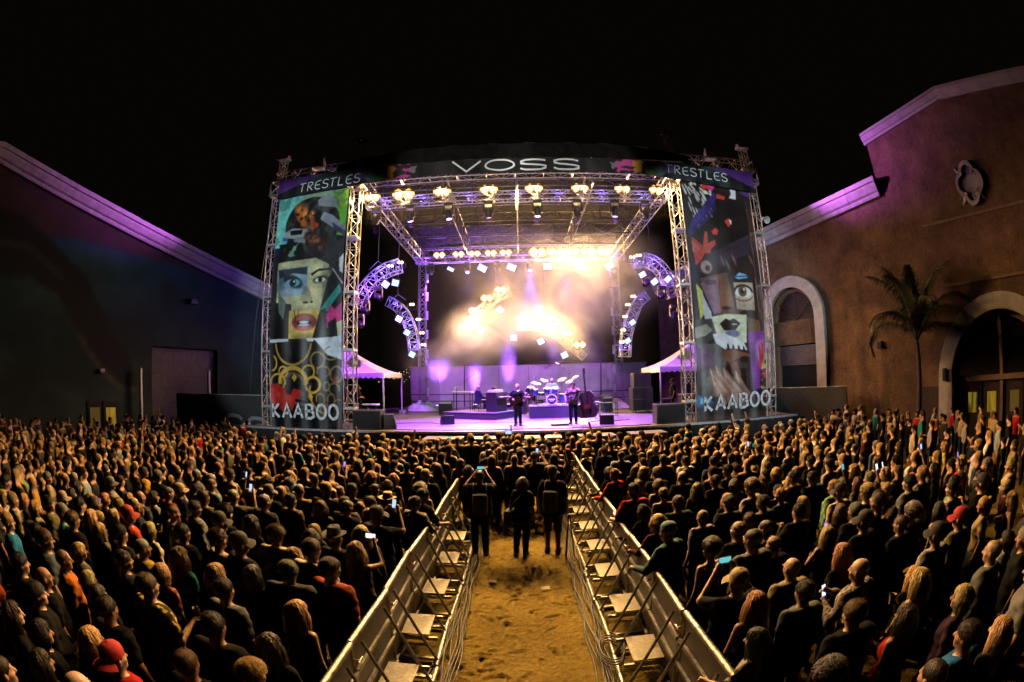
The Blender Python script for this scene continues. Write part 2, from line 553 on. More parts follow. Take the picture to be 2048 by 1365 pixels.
def arch_poly(sc, r, zs, zb=0.0, n=24):
    return [(sc - r, zb)] + [(sc - r * math.cos(math.pi * k / n), zs + r * math.sin(math.pi * k / n)) for k in range(n + 1)] + [(sc + r, zb)]
def arch_ring(mb, O, d, n, sc, r0, r1, zs, zb, dep0, dep1, nseg=26):
    """archivolt and jambs: band between r0 and r1, from dep0 to dep1 along n"""
    inn = [(sc - r0, zb)] + [(sc - r0 * math.cos(math.pi * k / nseg), zs + r0 * math.sin(math.pi * k / nseg)) for k in range(nseg + 1)] + [(sc + r0, zb)]
    out = [(sc - r1, zb)] + [(sc - r1 * math.cos(math.pi * k / nseg), zs + r1 * math.sin(math.pi * k / nseg)) for k in range(nseg + 1)] + [(sc + r1, zb)]
    m_ = len(inn); vv = []
    for dep in (dep0, dep1):
        for lp in (inn, out):
            vv += [O + d * s + n * dep + Vector((0, 0, z)) for s, z in lp]
    I0, O0, I1, O1 = 0, m_, 2 * m_, 3 * m_
    fs = []
    for i in range(m_ - 1):
        j = i + 1
        fs += [(I1 + i, I1 + j, O1 + j, O1 + i), (O1 + i, O1 + j, O0 + j, O0 + i), (I0 + i, I0 + j, I1 + j, I1 + i)]
    mb.add(vv, fs)

# right hall -----------------------------------------------------------
O, d = wall_frame(20.0, 10.0, -22.2)
n = Vector((-d.y, d.x, 0))                     # to the arena (towards -x)
def sz(x, y): return (Vector((x, y, 0)) - O).dot(d)
hall_r = empty('exhibition_hall', O, 0, 'ochre stucco exhibition hall with two round-arched openings right of the stage', 'building')
OL = Vector((0, 0, 0))                          # parts are placed in the parent's frame
s_near = sz(19.42, 11.42); s_far = sz(14.80, 22.75)
s_step = sz(17.35, 16.5); s_peak = sz(19.30, 11.72)
top = [(-14, 0), (26, 0), (26, 9.6), (s_step, 11.55), (s_step, 14.35), (s_peak, 15.2), (-14, 13.4)]
A_near = arch_poly(s_near, 2.62, 2.85); A_far = arch_poly(s_far, 1.62, 6.45)
wall_sheet('wall', OL, d, n, top, [[(s, max(z, .0) + (.02 if z == 0 else 0)) for s, z in A_near], [(s, z + (.02 if z == 0 else 0)) for s, z in A_far]], M['stucco'], hall_r, .6)
cornice(hall_r, OL, d, n, s_step - .05, 11.5, 26, 9.6, .95, .55)
cornice(hall_r, OL, d, n, s_peak, 15.1, s_step + .1, 14.25, .55, .42, 2.2)
cornice(hall_r, OL, d, n, -14, 13.4, s_peak, 15.1, .55, .42, 2.2)
for zz, sa, sb in ((9.55, -12, sz(18.14, 14.56)), (6.75, -12, sz(18.4, 13.9))):
    mb = MB(); c = OL + d * ((sa + sb) / 2) + n * .02 + Vector((0, 0, zz))
    mb.box(c, (.10, abs(sb - sa), .12), -R(-22.2)); mb.build('string_course', M['trim_dark'], hall_r)
# near arch
mb = MB(); arch_ring(mb, OL, d, n, s_near, 2.62, 3.32, 2.85, 0, -.05, .28); mb.build('arch_surround', M['trim'], hall_r)
mb = MB(); arch_ring(mb, OL, d, n, s_near, 2.40, 2.66, 2.85, 0, -.55, -.25); mb.build('arch_frame', M['trim_dark'], hall_r)
q = lambda s, z, o=0.0: OL + d * s + n * o + Vector((0, 0, z))
mb = MB()
mb.prism([(s - s_near, z) for s, z in arch_poly(s_near, 2.5, 2.85, 2.75)], -n * .04, q(s_near, 0, -.45), d, (0, 0, 1)); mb.build('fanlight_pane', M['glass'], hall_r)
mb = MB(); mb.box(q(s_near, 4.0, -.34), (.16, .16, 2.6), R(22.2)); mb.build('mullion', M['trim_dark'], hall_r)
mb = MB(); mb.box(q(s_near, 2.73, -.33), (.18, 4.9, .22), R(22.2)); mb.build('transom', M['trim_dark'], hall_r)
mb = MB(); mb.box(q(s_near, 1.3, -.33), (.16, .16, 2.6), R(22.2)); mb.build('mullion', M['trim_dark'], hall_r)
for k, ds in enumerate((-1.85, -.72, .55, 1.60)):
    dr = MB().box(q(s_near + ds, 1.3, -.42), (.06, .95, 2.6), R(22.2)).build('door', M['darkwood'], hall_r)
    MB().box(q(s_near + ds, 1.72, -.385), (.02, .50, .86), R(22.2)).build('pane', M['litroom'] if k in (2, 3) else M['litroom_dim'] if k == 1 else M['glass'], dr)
    MB().box(q(s_near + ds + .38, 1.05, -.36), (.05, .04, .22), R(22.2)).build('handle', M['steel'], dr)
MB().box(q(s_near + 2.98, 3.0, .34), (.14, .22, .55), R(22.2), bev=.04).build('wall_lamp', M['blackp'], hall_r)
# far arch
mb = MB(); arch_ring(mb, OL, d, n, s_far, 1.62, 2.24, 6.45, 0, -.05, .26); mb.build('arch_surround', M['trim'], hall_r)
mb = MB(); arch_ring(mb, OL, d, n, s_far, 1.40, 1.66, 6.45, 0, -.55, -.22); mb.build('arch_frame', M['trim_dark'], hall_r)
mb = MB(); mb.prism([(s - s_far, z) for s, z in arch_poly(s_far, 1.5, 6.45, 6.3)], -n * .05, q(s_far, 0, -.5), d, (0, 0, 1)); mb.build('louvre_backing', M['darkwood'], hall_r)
for k in range(9):
    z = 6.40 + k * .165; hw = math.sqrt(max(.02, 1.45 ** 2 - max(0, z - 6.45) ** 2))
    MB().box(q(s_far, z, -.42), (.09, 2 * hw, .06), R(22.2)).build('louvre_slat', M['darkwood'], hall_r)
for a in (38, 90, 142):
    p0 = q(s_far, 6.36, -.34); p1 = q(s_far + 1.42 * math.cos(R(a)), 6.42 + 1.42 * math.sin(R(a)), -.34)
    MB().tube(p0, p1, .05, 4).build('louvre_rib', M['darkwood'], hall_r)
MB().box(q(s_far, 5.65, -.34), (.30, 3.0, 1.3), R(22.2)).build('lintel_panel', M['stucco'], hall_r)
sh = empty('roller_shutter', (0, 0, 0)); sh.parent = hall_r
for k in range(10):
    MB().box(q(s_far, 3.92 + k * .108, -.45), (.05, 2.9, .098), R(22.2)).build('shutter_slat', M['shutter'], sh)
MB().box(q(s_far, 1.9, -.56), (.03, 3.0, 3.95), R(22.2)).build('doorway_shade_sheet', M['black'], hall_r)  # black sheet standing in for the shade inside the opening
# quatrefoil medallion
so = sz(19.35, 11.6); zo = 10.88
md = MB(); M3 = Matrix((d, Vector((0, 0, 1)), n)).transposed()
lobes = [(0, .36), (.36, 0), (0, -.36), (-.36, 0)]
def quatre(r):
    pts = []
    for k in range(64):
        a = 2 * math.pi * k / 64
        best = 0
        for lx, ly in lobes:
            b_ = lx * math.cos(a) + ly * math.sin(a); disc = r * r - (lx * lx + ly * ly - b_ * b_)
            if disc > 0: best = max(best, b_ + math.sqrt(disc))
        pts.append((best * math.cos(a), best * math.sin(a)))
    return pts
qo, qi = quatre(.46), quatre(.30)
vv = []
for pts, w in ((qo, 0), (qo, .22), (qi, .22), (qi, .05)):
    vv += [q(so, zo) + M3 @ Vector((x * .95, y * 1.25, w)) for x, y in pts]
fs = []
for j in range(3):
    for k in range(64): fs.append((j * 64 + k, j * 64 + (k + 1) % 64, (j + 1) * 64 + (k + 1) % 64, (j + 1) * 64 + k))
fs.append(tuple(range(3 * 64, 4 * 64)))
md.add(vv, fs)
for a in (45, 135, 225, 315):
    tip = q(so, zo) + M3 @ Vector((.98 * math.cos(R(a)) * .95, .98 * math.sin(R(a)) * 1.25, .06))
    c_ = q(so, zo) + M3 @ Vector((.45 * math.cos(R(a)) * .95, .45 * math.sin(R(a)) * 1.25, .08))
    md.tube(c_, tip, .22, 4, .01)
md.build('quatrefoil_medallion', M['trim'], hall_r)
MB().box(q(sz(16.9, 17.6), 4.55, .12), (.22, .30, .34), R(22.2), bev=.03).build('wall_box', M['blackp'], hall_r)
MB().box(q(sz(17.95, 15.0), 1.25, .02), (.06, .95, 2.5), R(22.2)).build('side_door', M['darkwood'], hall_r)
bpy.context.view_layer.update()

# left hall ------------------------------------------------------------
O2, d2 = wall_frame(-24.0, 10.0, 24.0)
n2_ = Vector((d2.y, -d2.x, 0))
hall_l = empty('mural_hall', O2, 0, 'dark hall with an undersea mural under a sloping pale coping left of the stage', 'building')
def szl(x, y): return (Vector((x, y, 0)) - O2).dot(d2)
ql = lambda s, z, o=0.0: d2 * s + n2_ * o + Vector((0, 0, z))
s_a = szl(-19.96, 19.94); s_b = szl(-18.10, 24.13)      # roller door
zt = lambda s: 13.42 - (s + 1.0) * .232
img = canvas(360, 150, lin(12, 20, 22))
U, V = uvgrid(img)
# u: 0 near camera (s=-16) .. 1 far (s=26); v: 0 top (16 m) .. 1 ground
S = -16 + 42 * U; Zm = 16 - 16 * V
nz = fbm(U, V, 14, 7, 3, 5); ny = fbm(U, V, 5, 24, 8, 4)
img[:] = lin(15, 42, 42)
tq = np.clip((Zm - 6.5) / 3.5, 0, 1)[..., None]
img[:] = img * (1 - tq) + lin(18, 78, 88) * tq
put(img, np.clip((5.5 - Zm) / 3, 0, 1) * .8, lin(32, 44, 38)); put(img, np.clip((S - 6) / 12, 0, 1) * np.clip((9 - Zm) / 4, 0, 1) * .6, lin(60, 76, 64)); put(img, np.clip((-1 - S) / 5, 0, 1) * .8, lin(20, 26, 24))  # paint lightened towards the stage for the light there; near end darkened
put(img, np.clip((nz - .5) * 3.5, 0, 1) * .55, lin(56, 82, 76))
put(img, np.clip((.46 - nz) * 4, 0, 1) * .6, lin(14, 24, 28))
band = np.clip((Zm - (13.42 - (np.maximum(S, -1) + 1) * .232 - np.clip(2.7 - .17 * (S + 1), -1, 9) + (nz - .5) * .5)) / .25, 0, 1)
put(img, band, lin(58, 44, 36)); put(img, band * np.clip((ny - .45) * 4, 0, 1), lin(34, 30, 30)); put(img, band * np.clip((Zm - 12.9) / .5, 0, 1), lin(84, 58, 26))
wh = poly_mask(S, Zm, [(-2, 11.6), (1.5, 11.2), (4, 10.0), (6.2, 8.6), (7.8, 6.4), (9.2, 5.0), (9.8, 3.2), (9.0, 3.0), (7.6, 4.2), (6.0, 5.8), (4.4, 7.6), (2.5, 8.2), (-1.0, 7.7), (-4, 7.9), (-9, 9.2), (-13, 8.6), (-13, 11), (-8, 11.9)])
put(img, wh * .92, lin(9, 9, 12))
put(img, stroke(S / 42, Zm / 42, [(x / 42, y / 42) for x, y in [(-3, 9.0), (0, 9.7), (2.5, 9.6), (4.6, 8.4)]], .0016) * .55, lin(90, 84, 80))
put(img, stroke(S / 42, Zm / 42, [(x / 42, y / 42) for x, y in [(6.0, 5.7), (7.4, 4.1), (8.8, 3.1), (9.8, 3.1)]], .0016) * .6, lin(120, 112, 104))
for _ in range(3):
    p_ = np.pad(img, ((1, 1), (1, 1), (0, 0)), 'edge')
    img = (p_[:-2, 1:-1] + p_[2:, 1:-1] + p_[1:-1, :-2] + p_[1:-1, 2:] + 2 * p_[1:-1, 1:-1]) / 6
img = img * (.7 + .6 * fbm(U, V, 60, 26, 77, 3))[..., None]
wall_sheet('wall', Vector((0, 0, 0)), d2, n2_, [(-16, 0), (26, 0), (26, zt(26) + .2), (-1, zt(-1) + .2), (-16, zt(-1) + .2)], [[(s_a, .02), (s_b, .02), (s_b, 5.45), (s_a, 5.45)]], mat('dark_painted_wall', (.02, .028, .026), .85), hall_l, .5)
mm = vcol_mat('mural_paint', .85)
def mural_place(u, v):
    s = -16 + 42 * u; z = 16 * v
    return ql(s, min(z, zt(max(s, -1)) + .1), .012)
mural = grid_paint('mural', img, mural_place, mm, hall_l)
# remove mural faces over the roller door opening
bm = bmesh.new(); bm.from_mesh(mural.data)
kill = [f for f in bm.faces if s_a - .05 < f.calc_center_median().dot(d2) < s_b + .05 and f.calc_center_median().z < 5.5 or f.calc_area() < 1e-6]
bmesh.ops.delete(bm, geom=kill, context='FACES'); bm.to_mesh(mural.data); bm.free()
cornice(hall_l, Vector((0, 0, 0)), d2, n2_, -1, zt(-1), 26, zt(26), .95, .6, 1.75)
cornice(hall_l, Vector((0, 0, 0)), d2, n2_, -16, zt(-1) - 2.2, -1, zt(-1), .95, .6, 1.75)
sh = empty('roller_shutter', (0, 0, 0)); sh.parent = hall_l
for k in range(42):
    MB().box(ql((s_a + s_b) / 2, .08 + k * .128, -.34), (.05, s_b - s_a + .1, .118), -R(24)).build('shutter_slat', M['shutter'], sh)
sd = szl(-21.2, 16.4)
for k, ds in enumerate((0, 1.0)):
    dr = MB().box(ql(sd + ds, 1.25, .03), (.08, .92, 2.5), -R(24)).build('door', M['blackp'], hall_l)
    MB().box(ql(sd + ds, 1.62, .085), (.02, .62, 1.05), -R(24)).build('pane', M['litroom'] if k == 1 else M['litroom_dim'], dr)
MB().box(ql(sd + .5, 4.0, .12), (.22, .3, .2), -R(24), bev=.04).build('wall_lamp', M['trim'], hall_l)
MB().box(ql(szl(-18.9, 22.3), 8.1, .2), (.35, .5, .3), -R(24), bev=.04).build('wall_lamp', M['blackp'], hall_l)
# ================================================================== STAGE
DECK = 1.7
SY = 19.3
stage = tag(MB().box((0, 27.3, DECK / 2 - .03), (24.0, 17.6, DECK - .08)).build('stage_platform', M['black']), 'black-skirted stage platform', 'stage', kind='structure')
pm = MB().box((0, 0, 0), (2.388, 1.188, .05)).mesh('deck_panel')
for i in range(10):
    for j in range(14):
        x = -10.8 + i * 2.4; y = 19.1 + j * 1.2
        o = mobj('deck_panel', pm, M['deckm'], stage, (x, y, DECK - .025 + random.uniform(-.002, .002)))
MB().box((0, 18.455, DECK - .03), (24.1, .06, .10)).build('deck_edge', M['alu_dull'], stage)
# front fascia (covered in pleated black cloth)
vv = []; ff = []
xs_ = np.linspace(-12, 12, 240)
for i, x in enumerate(xs_):
    yy = 18.40 + .03 * math.sin(x * 9) + .012 * math.sin(x * 23)
    vv += [(x, yy, .0), (x, yy, DECK - .06)]
for i in range(len(xs_) - 1): ff.append((2 * i, 2 * i + 2, 2 * i + 3, 2 * i + 1))
MB().add(vv, ff, True).build('stage_skirt', M['black'], stage)

# subwoofer cabinets in front of the stage
sub_lab = ['below the keyboard riser', 'second from the left', 'in front of the singer', 'in front of the bass player', 'rightmost below the stage edge']
for k, (x, w) in enumerate(((-2.85, 1.4), (-1.2, 1.35), (.75, 1.3), (2.7, 1.3), (4.6, 1.35))):
    c = empty('subwoofer_cabinet', (x, 17.35, 0), 0, 'black subwoofer cabinet with a flat lit top, ' + sub_lab[k], 'speaker', 'subwoofers along the stage front')
    MB().box((0, 0, .79), (w, .9, 1.58), bev=.015).build('cabinet', M['blackp'], c)
    MB().box((0, -.456, .8), (w - .12, .012, 1.4)).build('grille', M['black'], c)
    MB().box((0, 0, 1.60), (w + .02, .92, .03)).build('top_board', M['deckm'], c)

# ---- trusses
def truss_mesh(L, w, h, pitch=.55, rc=.026, rb=.012, ends=True):
    """box truss along +z from 0 to L"""
    mb = MB()
    cs = [(-w / 2, -h / 2), (w / 2, -h / 2), (w / 2, h / 2), (-w / 2, h / 2)]
    for x, y in cs: mb.tube((x, y, 0), (x, y, L), rc, 6)
    m_ = max(1, round(L / pitch)); st = L / m_
    for f in range(4):
        a, b = cs[f], cs[(f + 1) % 4]
        for k in range(m_):
            p, q_ = (a, b) if (k + f) % 2 == 0 else (b, a)
            mb.tube((*p, k * st), (*q_, (k + 1) * st), rb, 4, cap=False)
            if k % 2 == 0: mb.tube((*a, k * st), (*b, k * st), rb, 4, cap=False)
    if ends:
        for z in (.02, L - .02):
            for f in range(4): mb.tube((*cs[f], z), (*cs[(f + 1) % 4], z), rc * .9, 5)
    return mb.mesh('truss_section')
def orient(p0, p1, up=(0, 0, 1)):
    z = (Vector(p1) - Vector(p0)).normalized()
    y = Vector(up)
    if abs(z.dot(y)) > .98: y = Vector((0, 1, 0))
    x = y.cross(z).normalized(); y = z.cross(x)
    return Matrix((x, y, z)).transposed().to_4x4()
TM = {}
def truss(name, p0, p1, w, h, label, cat='truss', group=None, sec=2.4, mt=None, pitch=.55, parent=None, rc=.026, rb=.012):
    p0, p1 = Vector(p0), Vector(p1)
    L = (p1 - p0).length
    m_ = max(1, round(L / sec)); l = L / m_
    root = empty(name, p0, 0, label, cat, group)
    root.matrix_world = Matrix.Translation(p0) @ orient(p0, p1)
    key = (round(l, 3), w, h, pitch, rc)
    if key not in TM: TM[key] = truss_mesh(l - .01, w, h, pitch, rc, rb)
    for k in range(m_):
        mobj('truss_section', TM[key], mt or M['alu'], root, (0, 0, k * l))
    if parent: root.parent = parent
    return root
TW = [(-11.25, 'outer tower left of the face banner'), (-7.15, 'tower between the left banner and the stage opening'),
      (7.0, 'tower between the stage opening and the right banner'), (11.0, 'outer tower right of the hands banner')]
for x, lb in TW:
    t = truss('truss_tower', (x, SY, .12), (x, SY, 12.35), .46, .46, 'silver lattice ' + lb, 'truss tower', 'front towers of the stage roof', 2.44, pitch=.5, rc=.03, rb=.014)
    MB().box((0, 0, -.06), (1.1, 1.1, .1)).build('base_plate', M['steel'], t)
    for k in range(1, 5):
        MB().box((0, 0, k * 2.44), (.52, .52, .09)).build('coupler_plate', M['alu_dull'], t)
    # sleeve block and head above
    sl = MB()
    for sx in (-.36, .36):
        for sy in (-.36, .36): sl.tube((sx, sy, 12.2), (sx, sy, 12.95), .035, 6)
    for zz in (12.2, 12.95):
        for a, b in (((-.36, -.36), (.36, -.36)), ((.36, -.36), (.36, .36)), ((.36, .36), (-.36, .36)), ((-.36, .36), (-.36, -.36))):
            sl.tube((*a, zz), (*b, zz), .05, 6)
    for a, b in (((-.36, -.36), (.36, -.36)), ((.36, -.36), (.36, .36))): sl.tube((*a, 12.2), (*b, 12.95), .03, 5)
    sl.build('sleeve_block', M['alu'], t)
    hh = MB()
    for sx in (-.16, .16):
        for sy in (-.16, .16): hh.tube((sx, sy, 12.9), (sx, sy, 14.2 if abs(x) > 9 else 14.6), .024, 6)
    tz = 14.2 if abs(x) > 9 else 14.6
    for k in range(4):
        z0 = 12.95 + k * (tz - 12.95) / 4; z1 = z0 + (tz - 12.95) / 4; s_ = 1 if k % 2 else -1
        for sy in (-.16, .16): hh.tube((-.16 * s_, sy, z0), (.16 * s_, sy, z1), .012, 4)
        for sx in (-.16, .16): hh.tube((sx, -.16 * s_, z0), (sx, .16 * s_, z1), .012, 4)
    hh.box((0, 0, tz + .05), (.62, .4, .12)); hh.tube((-.3, 0, tz + .16), (.3, 0, tz + .16), .09, 8)
    hh.build('hoist_head', M['alu_dull'], t)
for x, lb in ((-6.9, 'left'), (6.9, 'right')):
    t = truss('roof_tower', (x, 33.5, DECK), (x, 33.5, 12.3), .5, .5, 'lattice rear roof tower with pale tags at the %s back of the stage' % lb, 'truss tower', 'rear towers', 2.1, pitch=.5)
    for k in range(7):
        MB().box((.36 if x < 0 else -.36, -.1, 1.2 + k * 1.35), (.16, .04, .62)).build('tag_board', M['white_vinyl'], t)
# front header, wings, side beams, roof grid
truss('header_truss', (-7.5, SY, 12.68), (7.4, SY, 12.68), .5, .62, 'front header truss behind the long sponsor banner', group='roof trusses')
truss('wing_truss', (-11.5, SY, 13.25), (-7.5, SY, 13.25), .5, .6, 'wing truss above the left banner', group='wing trusses')
truss('wing_truss', (7.4, SY, 13.25), (11.3, SY, 13.25), .5, .6, 'wing truss above the right banner', group='wing trusses')
for x in (-9.2, 9.1):
    hb = empty('hoist_block', (x, SY, 13.5), 0, 'small chain hoist on the %s wing truss' % ('left' if x < 0 else 'right'), 'hoist')
    MB().box((0, 0, .22), (.5, .36, .42), bev=.03).tube((-.22, 0, .5), (.22, 0, .5), .1, 8).build('motor', M['alu_dull'], hb)
    MB().tube((-.5, 0, -.1), (0, 0, .35), .03, 5).tube((.5, 0, -.1), (0, 0, .35), .03, 5).build_each('bracket', M['alu'], hb)
truss('roof_beam', (-6.9, SY + .3, 12.3), (-6.9, 33.5, 12.3), .5, .6, 'roof side beam running back above stage left wing', group='roof trusses')
truss('roof_beam', (6.9, SY + .3, 12.3), (6.9, 33.5, 12.3), .5, .6, 'roof side beam running back above stage right wing', group='roof trusses')
truss('roof_beam', (-6.9, 33.6, 12.9), (6.9, 33.6, 12.9), .5, .6, 'rear roof beam above the back light truss', group='roof trusses')
M['alu_roof'] = mat('shaded_aluminium', (.075, .072, .072), .5, .5, .3, 8)  # rafter metal darkened in its colour for the shade under the roof
def flat_truss(p0, p1, drop, bays, label, r=.035):
    """tall planar roof rafter with X webs"""
    p0, p1 = Vector(p0), Vector(p1)
    t = empty('roof_rafter', p0, 0, label, 'rafter', 'rafters under the stage roof')
    dv = p1 - p0; dn = Vector((0, 0, -drop))
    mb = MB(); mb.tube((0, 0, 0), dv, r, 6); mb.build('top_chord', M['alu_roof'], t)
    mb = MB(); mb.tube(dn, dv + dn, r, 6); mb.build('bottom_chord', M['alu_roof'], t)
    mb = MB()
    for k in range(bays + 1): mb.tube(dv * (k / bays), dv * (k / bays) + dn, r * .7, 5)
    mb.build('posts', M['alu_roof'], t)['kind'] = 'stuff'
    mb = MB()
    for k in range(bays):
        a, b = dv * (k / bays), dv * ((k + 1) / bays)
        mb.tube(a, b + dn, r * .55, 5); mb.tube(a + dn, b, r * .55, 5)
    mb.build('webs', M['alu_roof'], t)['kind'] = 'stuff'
rafter_where = ['just behind the header', 'second from the front', 'midway back', 'fourth from the front', 'fifth from the front', 'rearmost']
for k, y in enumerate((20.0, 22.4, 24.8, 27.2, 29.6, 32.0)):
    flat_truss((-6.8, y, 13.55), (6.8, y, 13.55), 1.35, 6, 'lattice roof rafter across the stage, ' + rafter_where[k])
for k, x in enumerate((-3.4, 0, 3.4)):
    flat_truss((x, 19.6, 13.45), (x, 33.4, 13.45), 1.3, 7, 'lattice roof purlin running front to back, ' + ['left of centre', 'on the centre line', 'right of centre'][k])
MB().tube((0, SY + .35, 10.9), (0, SY + .35, 13.0), .05, 8).build('truss_post', M['alu'])
tag(bpy.data.objects['truss_post'], 'single bright vertical pole hanging mid header', 'pole')
# roof tarpaulin
vv = []; ff = []
nx, ny = 49, 29
for j in range(ny):
    for i in range(nx):
        u = i / (nx - 1); v = j / (ny - 1)
        x = -8.1 + 15.9 * u; y = 19.05 + 15.5 * v
        z = 13.45 + .42 * (1 - (2 * u - 1) ** 4) + .05 * math.sin(u * 60) * (1 - v) + .04 * mnoise.noise(Vector((x * 1.3, y * 1.3, 0)))
        vv.append((x, y, z))
for j in range(ny - 1):
    for i in range(nx - 1):
        a = j * nx + i
        ff.append((a, a + 1, a + nx + 1, a + nx))
roofb = empty('stage_roof_cover', (0, 0, 0), 0, 'dark tarpaulin roof stretched over the stage', 'roof cover')
MB().add(vv, ff, True).build('tarpaulin', M['tarp'], roofb)
vv = []; ff = []
for i in range(97):
    u = i / 96; x = -8.1 + 15.9 * u
    zt_ = 13.45 + .42 * (1 - (2 * u - 1) ** 4) + .01
    fold = .05 * math.sin(u * 95 + 2 * math.sin(u * 17))
    vv += [(x, 19.05, zt_), (x, 18.95 + fold, zt_ * .5 + 6.6), (x, 18.98 + fold * .6, 13.12)]
for i in range(96):
    for k in range(2): ff.append((i * 3 + k, i * 3 + 3 + k, i * 3 + 4 + k, i * 3 + 1 + k))
MB().add(vv, ff, True).build('valance', M['tarp'], roofb)

# ---- lettering as thin stroked ribbons
GL = {
 'V': [[(0, 1), (.5, 0), (1, 1)]],
 'O': [[(.5 + .5 * math.cos(R(a)), .5 + .5 * math.sin(R(a))) for a in range(0, 361, 15)]],
 'S': [[(.93, .86), (.75, .97), (.5, 1), (.22, .96), (.07, .82), (.08, .66), (.25, .56), (.5, .51), (.77, .45), (.94, .33), (.93, .15), (.76, .03), (.5, 0), (.22, .03), (.05, .15)]],
 'T': [[(0, .97), (1, 1)], [(.45, .98), (.38, .45), (.40, 0)]],
 'R': [[(.12, 0), (.10, .55), (.12, 1), (.5, 1.02), (.82, .92), (.85, .72), (.62, .58), (.30, .52), (.62, .26), (.95, 0)]],
 'E': [[(.95, 1), (.45, .98), (.12, .82), (.05, .5), (.15, .14), (.45, 0), (.95, .02)], [(.08, .5), (.85, .52)]],
 'L': [[(.15, 1), (.10, .4), (.14, 0), (.9, .0)]],
 'K': [[(.12, 0), (.12, 1)], [(.85, 1), (.16, .48), (.9, 0)]],
 'A': [[(0, 0), (.5, 1), (1, 0)], [(.2, .34), (.82, .34)]],
 'B': [[(.1, 0), (.1, 1), (.55, 1), (.82, .9), (.82, .64), (.55, .53), (.12, .52)], [(.55, .53), (.92, .42), (.95, .14), (.6, 0), (.1, 0)]],
}
def ribbon(mb, pts, hw, P):
    """flat ribbon along 2-d points; P maps (x,y) to 3-d"""
    n_ = len(pts); L_, R_ = [], []
    closed = math.dist(pts[0], pts[-1]) < 1e-6
    for i in range(n_):
        a = pts[i - 1] if i > 0 else (pts[-2] if closed else pts[0]); b = pts[i + 1] if i < n_ - 1 else (pts[1] if closed else pts[-1])
        dx, dy = b[0] - a[0], b[1] - a[1]; l = math.hypot(dx, dy) or 1
        nx_, ny_ = -dy / l, dx / l
        w = hw
        if 0 < i < n_ - 1:
            d0 = (pts[i][0] - a[0], pts[i][1] - a[1]); l0 = math.hypot(*d0) or 1
            cs = abs((-d0[1] / l0) * nx_ + (d0[0] / l0) * ny_); w = hw / max(cs, .55)
        L_.append(P(pts[i][0] + nx_ * w, pts[i][1] + ny_ * w)); R_.append(P(pts[i][0] - nx_ * w, pts[i][1] - ny_ * w))
    mb.add(L_ + R_, [(n_ + i, n_ + i + 1, i + 1, i) for i in range(n_ - 1)])
M['letter'] = mat('white_print', (.82, .82, .82), .55, 0, .06, 8)
M['letter_rough'] = mat('distressed_white_print', (.78, .80, .80), .6, 0, .5, 9, detail=8)
def word(text, P, adv, lw, lh, hw, parent, mt, name='letter'):
    x = 0
    for ch in text:
        mb = MB()
        for st in GL[ch]: ribbon(mb, [(x + a * lw, b * lh) for a, b in st], hw, P)
        mb.build(name, mt, parent)['label'] = 'white letter ' + ch
        x += adv
# ---- header banner (three printed lengths)
def drape(x, z): return .025 * math.sin(x * 3.1 + z * 2) + .015 * math.sin(x * 7.7)
hb_mat = vcol_mat('banner_print', .5)
hd = empty('header_banner', (0, 0, 0), 0, 'long black header banner with the sponsor name across the stage front', 'banner')
def hdr_place(x0, x1, zt0, zt1, zb0, zb1, y=18.86):
    def f(u, v):
        x = x0 + (x1 - x0) * u
        t = zt0 + (zt1 - zt0) * u; b = zb0 + (zb1 - zb0) * u
        z = b + (t - b) * v
        return (x, y + drape(x, z), z)
    return f
im = canvas(300, 24, lin(14, 13, 12)); U, V = uvgrid(im); nz = fbm(U, V, 40, 3, 5)
for cx, flip in ((.115, 1), (.875, -1)):
    put(im, ell(U, V, cx, .5, .05, .75, 0, .1) * (nz > .42), lin(190, 60, 140))
    put(im, poly_mask(U, V, [(cx - flip * .05, 0), (cx - flip * .015, .1), (cx - flip * .02, 1), (cx - flip * .045, .9)]), lin(214, 150, 40))
    put(im, poly_mask(U, V, [(cx - flip * .085, .2), (cx - flip * .05, .05), (cx - flip * .055, .9), (cx - flip * .075, .7)]), lin(200, 205, 210))
    put(im, poly_mask(U, V, [(cx - flip * .03, .55), (cx + flip * .01, .45), (cx + flip * .03, .6), (cx - flip * .01, .75)]), lin(20, 14, 18))
    put(im, poly_mask(U, V, [(cx + flip * .03, .4), (cx + flip * .06, .2), (cx + flip * .055, .8)]), lin(120, 110, 115))
grid_paint('printed_length', im, hdr_place(-6.6, 6.5, 13.05, 13.0, 12.38, 12.36), hb_mat, hd)
def hdr_side(flip):
    im = canvas(110, 24, lin(15, 14, 14)); U, V = uvgrid(im)
    if flip: U = 1 - U
    nz = fbm(U, V, 14, 3, 9)
    put(im, poly_mask(U, V, [(0, 0), (.45, 0), (.28, .3), (.10, .6), (0, .75)]), lin(92, 40, 130))
    put(im, poly_mask(U, V, [(.78, 0), (1, 0), (1, 1), (.86, 1), (.80, .6)]), lin(104, 128, 112))
    put(im, poly_mask(U, V, [(.74, .1), (.86, .15), (.82, .7), (.72, .55)]), lin(112, 60, 130))
    put(im, poly_mask(U, V, [(.92, .7), (1, .5), (1, 1), (.93, 1)]), lin(130, 180, 60))
    put(im, (nz > .62) * .4, lin(50, 80, 75))
    return im
grid_paint('printed_length', hdr_side(False), hdr_place(-11.05, -5.65, 12.97, 13.06, 11.98, 12.30, 18.80), hb_mat, hd)
grid_paint('printed_length', hdr_side(True), hdr_place(5.55, 10.98, 13.0, 12.82, 12.28, 11.75, 18.80), hb_mat, hd)
word('VOSS', lambda x, y: (-2.72 + x, 18.82 + drape(-2.72 + x, 12.7) , 12.45 + y), 1.42, 1.22, .50, .040, hd, M['letter'])
word('TRESTLES', lambda x, y: (-9.85 + x + y * .08, 18.75, 12.17 + y + x * .055), .385, .30, .42, .022, hd, M['letter'])
